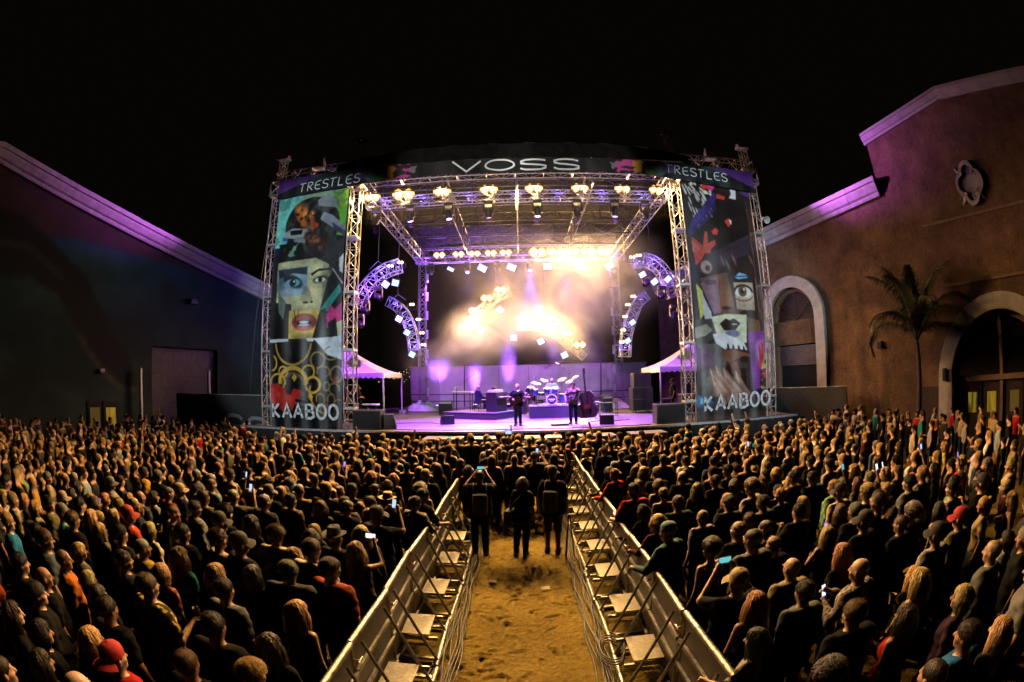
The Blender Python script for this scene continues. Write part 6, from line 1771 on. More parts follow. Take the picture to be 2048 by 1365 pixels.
def head_sdf(G, F):
    H = elli(G, (0, -.008, 1.672), (.079, .100, .094))
    H = smin(H, elli(G, (0, .030, 1.592), (.060, .070, .068)), .045)
    H = smin(H, elli(G, (0, .072, 1.553), (.026, .026, .022)), .03)
    H = smin(H, cap_(G, (-.036, .077, 1.672), (.036, .077, 1.672), .015, .015), .02)
    for s in (-1, 1):
        H = smin(H, elli(G, (s * .043, .058, 1.618), (.026, .030, .026)), .02)
        H = np.maximum(H, -(elli(G, (s * .032, .104, 1.653), (.017, .018, .012))) - .0)
        H = smin(H, elli(G, (s * .032, .083, 1.652), (.014, .013, .012)), .004)
        H = smin(H, elli(G, (s * .082, -.012, 1.640), (.012, .022, .032)), .006)
    H = smin(H, cap_(G, (0, .094, 1.662), (0, .120, 1.617), .009, .016), .010)
    H = smin(H, elli(G, (0, .100, 1.613), (.019, .014, .010)), .008)
    H = smin(H, cap_(G, (-.018, .088, 1.583), (.018, .088, 1.583), .010, .010), .006)
    H = smin(H, cap_(G, (-.015, .087, 1.572), (.015, .087, 1.572), .010, .010), .004)
    return smin(F, H, .03)
def leg_sdf(G, k=1.0, inflate=0.0, zlo=0.0, F=None):
    for s in (-1, 1):
        a = cap_(G, (s * .090, -.005, .90), (s * .100, .012, .50), .088 * k + inflate, .060 * k + inflate)
        b = cap_(G, (s * .100, .012, .50), (s * .105, -.012, .09), .060 * k + inflate, .043 * k + inflate * 1.2)
        q = smin(a, b, .03); q = smin(q, elli(G, (s * .102, -.03, .36), (.05 * k + inflate, .055 * k + inflate, .12)), .03)
        F = q if F is None else smin(F, q, .03)
    return F
def seat_legs(G, inflate=0.0, F=None):
    for s in (-1, 1):
        a = cap_(G, (s * .09, .0, .93), (s * .14, .40, .93), .085 + inflate, .062 + inflate); b = cap_(G, (s * .14, .40, .93), (s * .14, .38, .52), .06 + inflate, .045 + inflate)
        q = smin(a, b, .03); F = q if F is None else smin(F, q, .03)
    return F
def fingers(sex, pose):
    mb = MB(); curl = {'down': .5, 'rail': 1.0, 'drink': 1.1, 'phone': .9, 'phone2': .8, 'guitar': 1.0, 'bass': 1.0, 'drums': 1.2, 'raise': .25, 'clap': .12}.get(pose, .5)
    for i, (S_, E, W, k) in enumerate(arm_segs(sex, pose)):
        d_ = (Vector(W) - Vector(E)).normalized(); palm = Vector(W) + d_ * .085
        inw = Vector((-1 if i == 0 else 1, 0, 0)) if pose in ('down',) else Vector((0, 0, -1))
        if abs(d_.dot(inw)) > .8: inw = Vector((0, 1, 0))
        inw = (inw - d_ * d_.dot(inw)).normalized(); sd = d_.cross(inw).normalized()
        for f, (o, l) in enumerate(((-.026, .062), (-.009, .072), (.009, .068), (.025, .055))):
            p0 = palm - d_ * .01 + sd * o; p1 = p0 + (d_ * math.cos(curl * .5) + inw * math.sin(curl * .5)) * l * .55; p2 = p1 + (d_ * math.cos(curl * 1.5) + inw * math.sin(curl * 1.5)) * l * .5
            mb.path([p0, p1, p2], [.0095 * k, .0088 * k, .0070 * k], 6)
        s_ = -1
        p0 = Vector(W) + d_ * .03 + sd * s_ * .022; p1 = p0 + (d_ * .6 + sd * s_ * .7 + inw * .2).normalized() * .042; p2 = p1 + (d_ * .85 + inw * .5).normalized() * .032
        mb.path([p0, p1, p2], [.012 * k, .011 * k, .008 * k], 6)
    return mb
_cache = {}
def gridfor(pose, f=.0075, c=.021):
    e = POSE[pose]
    xm = max(.34, max(abs(p[0]) for p in e) + .14); ym = max(.20, max(p[1] for p in e) + .17); zt_ = max(1.80, max(p[2] for p in e) + .2)
    return Grid(fgrid(-xm, xm, -.105, .105, f, c), fgrid(-.20, ym, -.13, .15, f, c), fgrid(-.03, zt_, 1.50, 1.80, f, c))
def body_mesh(sex, pose, seated=False):
    key = ('b', sex, pose, seated)
    if key in _cache: return _cache[key]
    G = gridfor(pose)
    F = body_sdf(G, sex, pose); F = head_sdf(G, F)
    F = seat_legs(G, 0, F) if seated else leg_sdf(G, 1.0 if sex == 'm' else .95, 0, 0, F)
    if not seated:
        for s in (-1, 1): F = smin(F, cap_(G, (s * .105, -.04, .05), (s * .115, .14, .035), .042, .034), .02)
    P, Q = surface(G, F)
    P = rel(P, Q, 1, .35)
    col = np.ones((len(P), 3), np.float32)
    x, y, z = np.abs(P[:, 0]), P[:, 1], P[:, 2]
    fr = y > .06
    eye = fr & ((x - .032) ** 2 / .016 ** 2 + (z - 1.652) ** 2 / .008 ** 2 < 1); col[eye] = (.22, .20, .20)
    brow = fr & ((x - .034) ** 2 / .024 ** 2 + (z - 1.678 + .1 * (x - .034)) ** 2 / .006 ** 2 < 1); col[brow] = (.34, .30, .28)
    lip = fr & (x < .024) & (np.abs(z - 1.578) < .013); col[lip] = (.85, .52, .50)
    ck = fr & ((x - .045) ** 2 + (z - 1.612) ** 2 < .0007); col[ck] = (1.0, .88, .85)
    if sex == 'm':
        st_ = (y > .03) & (z < 1.60) & (z > 1.535) & ~lip; col[st_] *= (.86, .83, .82)
    _cache[key] = pymesh('body', P, Q, SKIN, col, fingers(sex, pose))
    return _cache[key]
def wrinkle(G, a=.009):
    return a * (np.sin(G.Z * 34 + G.X * 9 + 3 * np.sin(G.Y * 14)) * .5 + np.sin(G.Z * 61 - G.X * 31 + G.Y * 20) * .35 + np.sin(G.X * 47 + G.Z * 13) * .3)
def shirt_mesh(sex, pose, sleeve, mt):
    key = ('s', sex, pose, sleeve, mt.name)
    if key in _cache: return _cache[key]
    k2 = ('sg', sex, pose, sleeve)
    if k2 not in _cache:
        e = POSE[pose]; xm = max(.34, max(abs(p[0]) for p in e) + .12); ym = max(.24, max(p[1] for p in e) + .12); zt_ = max(1.55, max(p[2] for p in e) + .12)
        c = .0165
        G = Grid(np.arange(-xm, xm, c), np.arange(-.24, ym, c), np.arange(.74, zt_, c))
        m = sex == 'm'; w = .72 if m else .79; inf = .024 if m else .016
        F = cap_(G, (0, 0, .90), (0, .005, 1.33), .135 + inf if m else .125 + inf, .142 + inf if m else .118 + inf, (w, 1.05, 1))
        if m: F = smin(F, elli(G, (0, .055, 1.08), (.15 + inf, .105 + inf, .16)), .06)
        else:
            for s in (-1, 1): F = smin(F, elli(G, (s * .062, .085, 1.275), (.06 + inf, .062 + inf, .065 + inf)), .03)
        F = smin(F, cap_(G, (0, -.02, .86), (0, -.01, .97), .15 + inf, .135 + inf, (.80, 1, 1)), .06)
        s = .165 if m else .14
        top_cut = 1.50
        if sleeve != 'k': F = smin(F, cap_(G, (-s, -.012, 1.425), (s, -.012, 1.425), .060 + inf * .8 if m else .048 + inf * .8, .060 + inf * .8 if m else .048 + inf * .8), .05)
        else: top_cut = 1.385
        if sleeve != 'k':
            for S_, E, W, k in arm_segs(sex, pose):
                E_, W_ = Vector(E), Vector(W)
                if sleeve == 't':
                    end = Vector(S_).lerp(E_, .72); F = smin(F, cap_(G, S_, tuple(end), .058 * k + .016, .048 * k + .020), .03)
                else:
                    end = E_.lerp(W_, .93); F = smin(F, cap_(G, S_, E, .057 * k + .014, .044 * k + .014), .03); F = smin(F, cap_(G, E, tuple(end), .045 * k + .013, .030 * k + .013), .02)
        F = F + wrinkle(G)
        if sleeve == 'L' and m:
            q = np.sqrt(G.X ** 2 + (G.Y + .012) ** 2) - .072; F = smin(F, np.sqrt(q * q + ((G.Z - 1.475 + G.Y * .35) * .7) ** 2) - .017, .01)
        else:
            F = np.maximum(F, (G.Z - top_cut - np.abs(G.X) * .12 + np.clip(G.Y, 0, 1) * .45)) if sleeve != 'k' else np.maximum(F, G.Z - top_cut)
        if sleeve != 'k' : F = np.maximum(F, -(np.sqrt(G.X ** 2 + (G.Y - .0) ** 2) - .060 + np.maximum(0, 1.47 - G.Z) * 2))
        F = np.maximum(F, .83 + .02 * np.sin(G.X * 9) - G.Z)
        P, Q = surface(G, F)
        _cache[k2] = (rel(P, Q, 1, .4), Q)
    P, Q = _cache[k2]
    _cache[key] = pymesh('shirt', P, Q, mt)
    return _cache[key]
def lower_mesh(sex, kind):
    key = ('l', sex, kind)
    if key in _cache: return _cache[key]
    c = .022
    G = Grid(np.arange(-.32, .32, c), np.arange(-.24, .5 if kind == 'seated' else .24, c), np.arange(.04, 1.04, c))
    F = cap_(G, (0, -.01, .90), (0, -.01, .97), .150, .125, (.78, 1, 1))
    F = smin(F, elli(G, (.075, -.06, .90), (.098, .098, .11)), .05); F = smin(F, elli(G, (-.075, -.06, .90), (.098, .098, .11)), .05)
    if kind == 'seated': F = seat_legs(G, .014, F)
    elif kind == 'skirt': F = smin(F, cap_(G, (0, 0, .86), (0, .01, .52), .17, .23, (.8, 1, 1)), .05)
    else: F = leg_sdf(G, 1.0, .016, 0, F)
    F = F + wrinkle(G, .005)
    F = np.maximum(F, G.Z - .985)
    F = np.maximum(F, {'shorts': .46, 'skirt': .52}.get(kind, .075) - G.Z)
    P, Q = surface(G, F)
    _cache[key] = pymesh('trousers', rel(P, Q, 1, .3), Q, DENIM)
    return _cache[key]
def shoes_mesh():
    if 'shoes' in _cache: return _cache['shoes']
    c = .014
    G = Grid(np.arange(-.2, .2, c), np.arange(-.14, .24, c), np.arange(-.02, .16, c)); F = None
    for s in (-1, 1):
        q = smin(cap_(G, (s * .105, -.045, .055), (s * .115, .145, .042), .052, .042), cap_(G, (s * .105, -.03, .06), (s * .105, -.012, .11), .052, .05), .03)
        F = q if F is None else np.minimum(F, q)
    F = np.maximum(F, .0 - G.Z); P, Q = surface(G, F)
    _cache['shoes'] = pymesh('shoes', P, Q, LEATHER)
    return _cache['shoes']
hr = random.Random(11)
def hair_mesh(style):
    key = ('h', style)
    if key in _cache: return _cache[key]
    c = .009
    G = Grid(np.arange(-.17, .17, c), np.arange(-.22, .16, c), np.arange(1.10 if style in 'lw' else 1.42, 1.83, c))
    th = {'s': .014, 'z': .005, 'c': .030, 'l': .016, 'w': .024, 'o': .020, 'p': .011, 'h': .008}[style]
    cr_ = elli(G, (0, -.010, 1.676), (.079 + th, .101 + th, .094 + th))
    hl = 1.632 + .62 * G.Y + .10 * np.clip(.06 - np.abs(G.X), -1, 1) * (G.Y < 0)
    if style == 'h': hl = hl + 0 * G.X
    F = np.maximum(cr_, (hl - G.Z) * .8)
    if style == 'h':   # ring of hair round a bald crown
        F = np.maximum(F, -(elli(G, (0, .03, 1.735), (.085, .115, .075)))); F = np.maximum(F, G.Y - .012)
    if style in 'lw':
        wv = .012 * np.sin(G.Z * (46 if style == 'w' else 16) + 4 * G.X) if style == 'w' else 0
        bk = cap_(G, (0, -.055, 1.66), (0, -.085, 1.27 if style == 'l' else 1.25), .100, .085 if style == 'l' else .105, (.86, 1.55, 1)) + wv
        F = smin(F, bk, .03)
        for s in (-1, 1):
            F = smin(F, cap_(G, (s * .080, -.03, 1.66), (s * .095, -.02, 1.36), .030, .030, (1.2, .8, 1)) + wv, .02)
        F = np.maximum(F, -(elli(G, (0, .085, 1.60), (.072, .10, .13))))
    if style == 'o':
        F = smin(F, cap_(G, (0, -.04, 1.66), (0, -.05, 1.54), .096, .094, (.86, 1.15, 1)), .03)
        for s in (-1, 1): F = smin(F, cap_(G, (s * .082, -.01, 1.66), (s * .084, .0, 1.55), .028, .026, (1.2, .7, 1)), .02)
        F = np.maximum(F, -(elli(G, (0, .095, 1.60), (.068, .10, .12))))
    if style == 'p': F = smin(F, elli(G, (0, -.115, 1.745), (.042, .042, .042)), .015)
    phi = np.arctan2(G.X, G.Y + .02)
    if style in 'lo': F = F + .0028 * np.sin(17 * phi + 3 * np.sin(G.Z * 9) + 1) + .0026 * np.sin(31 * phi - 4 * np.sin(G.Z * 14)) + .0024 * np.sin(53 * phi + 3 * np.sin(G.Z * 23) + 2) + .002 * np.sin(77 * phi + 6 * np.sin(G.Z * 11))
    elif style == 'w': F = F + .008 * np.sin(19 * phi + 5 * np.sin(G.Z * 34)) + .004 * np.sin(41 * phi + 4 * np.sin(G.Z * 27))
    elif style == 'c': F = F + sum(.0036 * np.sin(a * G.X + b * G.Y + c_ * G.Z + p_ + 2.5 * np.sin((b * G.X + c_ * G.Y + a * G.Z) * .35)) for a, b, c_, p_ in ((130, 40, -70, 0), (-60, 120, 90, 1), (90, -100, 110, 2), (40, 150, -130, 3), (-150, -60, 40, 4)))
    elif style == 's': F = F + .0035 * np.sin(33 * phi + 60 * G.Z + 3 * np.sin(G.Z * 37))
    P, Q = surface(G, F)
    mb = MB()
    n_st = {'s': 700, 'c': 800, 'l': 620, 'w': 620, 'o': 520, 'p': 300, 'h': 60, 'z': 0}[style]
    for _ in range(n_st):
        a = hr.uniform(0, 2 * math.pi); e = hr.uniform(.05, 1.45)
        r_ = (.079 + th, .101 + th, .094 + th)
        dx, dy, dz = math.cos(a) * math.cos(e), math.sin(a) * math.cos(e), math.sin(e)
        p = Vector((dx * r_[0], -.010 + dy * r_[1], 1.676 + dz * r_[2]))
        if p.z < 1.632 + .62 * p.y + .015: continue
        nrm = Vector((dx, dy, dz))
        if style in 'lwo':
            if p.y > .05: continue
            zend = {'l': hr.uniform(1.16, 1.32), 'w': hr.uniform(1.14, 1.34), 'o': hr.uniform(1.50, 1.56)}[style]
            pts = [p - nrm * .008]; q = p.copy(); steps = 7
            for k in range(1, steps + 1):
                t = k / steps
                out = Vector((nrm.x, min(nrm.y, .1), 0)) * (.02 + .03 * math.sin(math.pi * min(1, t * 1.3)))
                q = Vector((p.x * (1 + .18 * t), p.y - .015 * t, p.z + (zend - p.z) * t ** 1.1)) + out
                if style == 'w': q += Vector((.014 * math.sin(t * 17 + a * 5), .014 * math.cos(t * 15 + a * 7), 0))
                pts.append(q)
            w0 = .0048
        elif style == 'c':
            pts = [p + nrm * .0 + Vector((.012 * math.cos(k * 1.6), .012 * math.sin(k * 1.6), .0)) + nrm * .007 * k for k in range(5)]; w0 = .005
        else:
            tang = Vector((nrm.x * .4, -.6 + hr.uniform(-.5, .5), -.5 + hr.uniform(-.2, .4))); tang = (tang - nrm * tang.dot(nrm)).normalized()
            pts = [p - nrm * .006 + tang * .013 * k + nrm * (.006 * k - .0012 * k * k) for k in range(5)]; w0 = .0042
        m_ = len(pts); vv_ = []
        for k, q in enumerate(pts):
            t = (pts[min(m_ - 1, k + 1)] - pts[max(0, k - 1)]); sd = t.cross(nrm)
            sd = sd.normalized() if sd.length > 1e-6 else Vector((1, 0, 0))
            ww = w0 * (1 - .75 * k / (m_ - 1)); vv_ += [q - sd * ww, q + sd * ww]
        mb.add(vv_, [(2 * k, 2 * k + 1, 2 * k + 3, 2 * k + 2) for k in range(m_ - 1)], True)
    _cache[key] = pymesh('hair', P, Q, HAIRM, None, mb)
    return _cache[key]
def hat_mesh(kind):
    key = ('hat', kind)
    if key in _cache: return _cache[key]
    mb = MB()
    if kind == 'cap':
        prof = [(.104, -.015), (.104, .02), (.096, .06), (.072, .094), (.035, .112), (0, .116)]
        mb.lathe(prof, (0, -.010, 1.690), 20, Matrix.Diagonal((.92, 1.14, 1)))
        vv_ = []
        for i in range(13):
            a = R(20 + 140 * i / 12)
            for rr_, dz in ((.098, 0), (.15, -.006), (.188, -.026)):
                vv_.append((math.cos(a) * rr_ * .82, -.01 + math.sin(a) * (rr_ * 1.12), 1.682 + dz - .03 * abs(math.cos(a)) ** 2))
        fs_ = [(i * 3 + k, i * 3 + k + 1, i * 3 + k + 4, i * 3 + k + 3) for i in range(12) for k in range(2)]
        mb.add(vv_, fs_, True); mb.add([(x, y, z - .006) for x, y, z in vv_], [tuple(reversed(f)) for f in fs_], True)
        mb.lathe([(.012, 0), (.009, .006), (0, .008)], (0, -.01, 1.806), 8)
    elif kind == 'beanie':
        mb.lathe([(.100, -.02), (.106, -.005), (.103, .02), (.100, .03), (.094, .07), (.062, .102), (0, .113)], (0, -.018, 1.690), 20, Matrix.Diagonal((.94, 1.12, 1)))
    else:
        mb.lathe([(.094, 0), (.090, .06), (.078, .105), (.05, .112), (.02, .098), (0, .096)], (0, -.012, 1.715), 20, Matrix.Diagonal((.94, 1.14, 1)))
        n_ = 24; vv_ = []
        for i in range(n_):
            a = 2 * math.pi * i / n_
            for rr_ in (.09, .13, .165): vv_.append((math.cos(a) * rr_ * .96, -.012 + math.sin(a) * rr_ * 1.1, 1.716 + (rr_ - .09) * (.35 * abs(math.cos(a)) - .12)))
        fs_ = [(i * 3 + k, i * 3 + k + 1, ((i + 1) % n_) * 3 + k + 1, ((i + 1) % n_) * 3 + k) for i in range(n_) for k in range(2)]
        mb.add(vv_, fs_, True); mb.add([(x, y, z - .005) for x, y, z in vv_], [tuple(reversed(f)) for f in fs_], True)
    me = mb.mesh('hat'); me.materials.append(HATM); _cache[key] = me
    return me
def band_mesh():
    if 'band' not in _cache:
        me = MB().lathe([(.0955, .004), (.0945, .034)], (0, -.012, 1.715), 20, Matrix.Diagonal((.945, 1.145, 1))).mesh('hat_band'); me.materials.append(HATM); _cache['band'] = me
    return _cache['band']
def glasses_mesh(up):
    key = ('g', up)
    if key not in _cache:
        mb = MB()
        for s in (-1, 1):
            mb.lathe([(.020, 0), (.023, .0), (.023, .004), (.020, .004)] if not up else [(0, 0), (.023, .0), (.023, .004), (0, .004)], (s * .032, .107, 1.652), 12, Matrix.Rotation(R(-90), 3, 'X'))
            mb.tube((s * .054, .100, 1.655), (s * .084, -.005, 1.652), .0028, 4)
        mb.tube((-.01, .110, 1.655), (.01, .110, 1.655), .003, 4)
        me = mb.mesh('glasses')
        if up:
            me.transform(Matrix.Translation((0, -.045, .075)) @ Matrix.Translation((0, 0, 1.65)) @ Matrix.Rotation(R(-38), 4, 'X') @ Matrix.Translation((0, 0, -1.65)))
        me.materials.append(M['glass']); _cache[key] = me
    return _cache[key]
def backpack_mesh():
    if 'bp' not in _cache:
        mb = MB().box((0, -.235, 1.15), (.29, .17, .44), bev=.075).box((0, -.32, 1.07), (.21, .06, .20), bev=.028)
        for s in (-1, 1): mb.path([(s * .11, -.17, 1.35), (s * .12, -.10, 1.49), (s * .115, .02, 1.50), (s * .115, .14, 1.40), (s * .13, .12, 1.15), (s * .14, -.1, 1.02)], .018, 6)
        me = mb.mesh('backpack'); me.materials.append(M['black']); _cache['bp'] = me
    return _cache['bp']
def bag_mesh():
    if 'bag' not in _cache:
        mb = MB().box((-.26, -.08, .93), (.16, .34, .30), bev=.05)
        mb.path([(-.24, -.12, 1.08), (-.10, -.16, 1.30), (.10, -.08, 1.50), (.13, .06, 1.47), (-.02, .19, 1.20), (-.24, .06, 1.06)], .016, 6)
        me = mb.mesh('bag'); me.materials.append(M['black']); _cache['bag'] = me
    return _cache['bag']

HAIRC = {'k': (.006, .005, .005), 'd': (.016, .010, .007), 'n': (.085, .046, .022), 'y': (.46, .30, .12), 'g': (.22, .205, .19), 'h': (.55, .53, .50), 'r': (.10, .03, .012)}
HAIRN = {'k': 'black', 'd': 'dark', 'n': 'brown', 'y': 'blond', 'g': 'grey', 'h': 'white', 'r': 'auburn'}
STYN = {'s': 'short {} hair', 'z': 'cropped {} hair', 'c': 'curly {} hair', 'l': 'long {} hair', 'w': 'wavy {} hair', 'o': '{} bob', 'p': '{} hair in a bun', 'b': 'bald head'}
CLC = {'black': (.006, .006, .007), 'charcoal': (.030, .030, .034), 'grey': (.12, .12, .125), 'lightgrey': (.32, .31, .30), 'white': (.68, .66, .63), 'cream': (.52, .44, .32), 'beige': (.40, .32, .21), 'tan': (.26, .19, .11), 'brown': (.075, .045, .028), 'navy': (.012, .016, .045), 'blue': (.02, .17, .40), 'brightblue': (.02, .12, .36), 'paleblue': (.28, .36, .42), 'denim': (.045, .075, .12), 'denimgrey': (.13, .145, .16), 'slate': (.06, .085, .11), 'teal': (.03, .26, .22), 'tealgrey': (.07, .13, .135), 'green': (.16, .32, .15), 'darkgreen': (.03, .05, .035), 'olive': (.14, .13, .06), 'olivegrey': (.17, .155, .10), 'khaki': (.27, .23, .14), 'yellow': (.50, .36, .07), 'mustard': (.50, .27, .03), 'orange': (.42, .13, .02), 'rust': (.24, .045, .018), 'red': (.42, .012, .02), 'redorange': (.42, .05, .02), 'redyellow': (.42, .015, .015), 'redjacket': (.40, .03, .015), 'darkred': (.07, .010, .010), 'maroon': (.055, .008, .012), 'pink': (.42, .20, .17), 'purple': (.045, .02, .05), 'lavender': (.36, .30, .38), 'plaid': (.26, .25, .24), 'brownplaid': (.24, .16, .10), 'beigecheck': (.36, .29, .20), 'stripe': (.42, .35, .26), 'patterned': (.30, .27, .25), 'floral': (.018, .016, .014), 'redfloral': (.40, .03, .02)}
CLN = {'denimgrey': 'grey denim', 'paleblue': 'pale blue', 'brightblue': 'bright blue', 'lightgrey': 'light grey', 'tealgrey': 'grey teal', 'darkgreen': 'dark green', 'olivegrey': 'grey olive', 'redorange': 'orange red', 'redyellow': 'red and yellow', 'redjacket': 'red', 'darkred': 'dark red', 'plaid': 'grey plaid', 'brownplaid': 'brown plaid', 'beigecheck': 'beige check', 'stripe': 'striped beige', 'floral': 'black and yellow flowered', 'redfloral': 'red flowered'}
CLV = {'plaid': 'plaid', 'brownplaid': 'plaid', 'beigecheck': 'plaid', 'stripe': 'stripe', 'patterned': 'spots', 'floral': 'floral', 'redfloral': 'redfloral'}
SKINC = [(.44, .27, .19), (.50, .32, .23), (.40, .23, .15), (.36, .20, .13), (.52, .35, .26), (.30, .16, .10)]
HATS = {'redcap': ('cap', (.40, .01, .015), 'red cap turned back', math.pi), 'redcap2': ('cap', (.36, .03, .015), 'red cap', 0), 'cap': ('cap', (.14, .135, .125), 'grey cap', 0), 'blackcap': ('cap', (.010, .010, .011), 'black cap', 0), 'tancap': ('cap', (.36, .28, .17), 'khaki cap', 0), 'redbill': ('cap', (.36, .01, .02), 'red-billed cap', 0), 'beanie': ('beanie', (.09, .19, .33), 'blue cap', 0), 'fedora': ('fedora', (.012, .011, .010), 'black fedora with a pale band', 0), 'straw': ('fedora', (.48, .38, .20), 'straw hat', 0)}
pr = random.Random(21)
def person(x, y, sc, rz, sex, style, hc, shirt, sleeve, pose, extra='-', label='', group=None, lower=None, seated=False, z=0.0, skin=None, cat='person', lean=0.0, shoes=True):
    sk = skin or pr.choice(SKINC)
    b = bpy.data.objects.new('person', body_mesh(sex, pose, seated))
    COL.objects.link(b)
    b.location = (x, y, z); b.rotation_euler = (lean + (pr.uniform(-.035, .035) if cat and not seated and z == 0 else 0), pr.uniform(-.04, .04) if z == 0 else 0, rz); b.scale = (sc * (pr.uniform(.94, 1.14) if sex == 'm' else pr.uniform(.93, 1.10)), sc * pr.uniform(.95, 1.12), sc); b.color = (*sk, 1)
    tag(b, label, cat, group)
    def kid(nm, me, col):
        o = bpy.data.objects.new(nm, me); COL.objects.link(o); o.parent = b; o.color = (*col, 1)
        return o
    cm = CLOTHV[CLV[shirt]] if shirt in CLV else CLOTH
    c = CLC[shirt]; v = pr.uniform(.75, 1.1)
    kid('shirt', shirt_mesh(sex, pose, sleeve, cm), tuple(q * v for q in c))
    lk = lower or ('seated' if seated else pr.choice(['trousers', 'trousers', 'shorts']) if sex == 'm' else pr.choice(['trousers', 'skirt']))
    kid({'shorts': 'shorts', 'skirt': 'skirt'}.get(lk, 'trousers'), lower_mesh(sex, lk), pr.choice([(.02, .03, .06), (.012, .012, .014), (.05, .06, .08), (.14, .11, .07)]) if lk != 'shorts' else (.20, .15, .09))
    if shoes and not seated: kid('shoes', shoes_mesh(), pr.choice([(.02, .015, .012), (.08, .05, .03), (.012, .012, .012)]))
    hatted = extra in HATS or 'cap' in extra
    if style == 'b':
        if pr.random() < .5: kid('hair', hair_mesh('h'), HAIRC['g' if hc in 'gh' else hc])
    else: kid('hair', hair_mesh('z' if hatted and style in 'sc' else style), tuple(q * pr.uniform(.8, 1.2) for q in HAIRC[hc]))
    if extra in HATS or extra.startswith('blackcap'):
        hk, col, _, turn = HATS[extra if extra in HATS else 'blackcap']
        o = kid('hat', hat_mesh(hk), col); o.rotation_euler = (0, 0, turn)
        if turn: o.location = (0, -.02, 0)
        if extra == 'fedora' or extra == 'straw': kid('hat_band', band_mesh(), (.30, .24, .13) if extra == 'fedora' else (.02, .015, .01))
    if 'sunglasses' in extra: kid('sunglasses', glasses_mesh(True), (0, 0, 0))
    elif 'glasses' in extra: kid('glasses', glasses_mesh(False), (0, 0, 0))
    if 'backpack' in extra: kid('backpack', backpack_mesh(), (0, 0, 0))
    if 'bag' in extra: kid('shoulder_bag', bag_mesh(), (0, 0, 0))
    return b
def hand_point(b, sex, pose, which=0, fwd=.10):
    seg = arm_segs(sex, pose)[which]; E, W = Vector(seg[1]), Vector(seg[2])
    p = W + (W - E).normalized() * fwd
    return Matrix.LocRotScale(b.location, b.rotation_euler, b.scale) @ p
phone_screens = {'blue': emit('lit_phone_screen', (.35, .50, .8), 1.6), 'violet': emit('violet_phone_screen', (.45, .25, .9), 1.3), 'white': emit('bright_phone_screen', (.75, .75, .85), 1.8), 'teal': emit('teal_phone_screen', (.15, .62, .70), .9)}
def phone(p, rz, label, scr='blue', tilt=0.0, flat=False):
    t = empty('phone', p, rz, label, 'phone', 'phones held up in the crowd')
    t.rotation_euler = (tilt, 0, rz)
    w, h = (.148, .076) if flat else (.076, .148)
    MB().box((0, 0, 0), (w, .009, h), bev=.003).build('case', M['blackp'], t)
    MB().box((0, -.0055, 0), (w - .010, .002, h - .018)).build('screen', phone_screens[scr], t)
M['cup'] = mat('clear_plastic_cup', (.50, .42, .22), .15, 0, .1, 10)
M['drink'] = mat('beer', (.45, .24, .04), .1)
def cup(p, label):
    t = empty('plastic_cup', p, 0, label, 'cup', 'drinks held in the crowd')
    MB().lathe([(.030, -.06), (.042, .06), (.044, .062), (.040, .058), (.029, -.058), (0, -.058)], (0, 0, 0), 14).build('cup_wall', M['cup'], t)
    MB().lathe([(.0385, .035), (0, .035)], (0, 0, 0), 14).build('drink_surface', M['drink'], t)
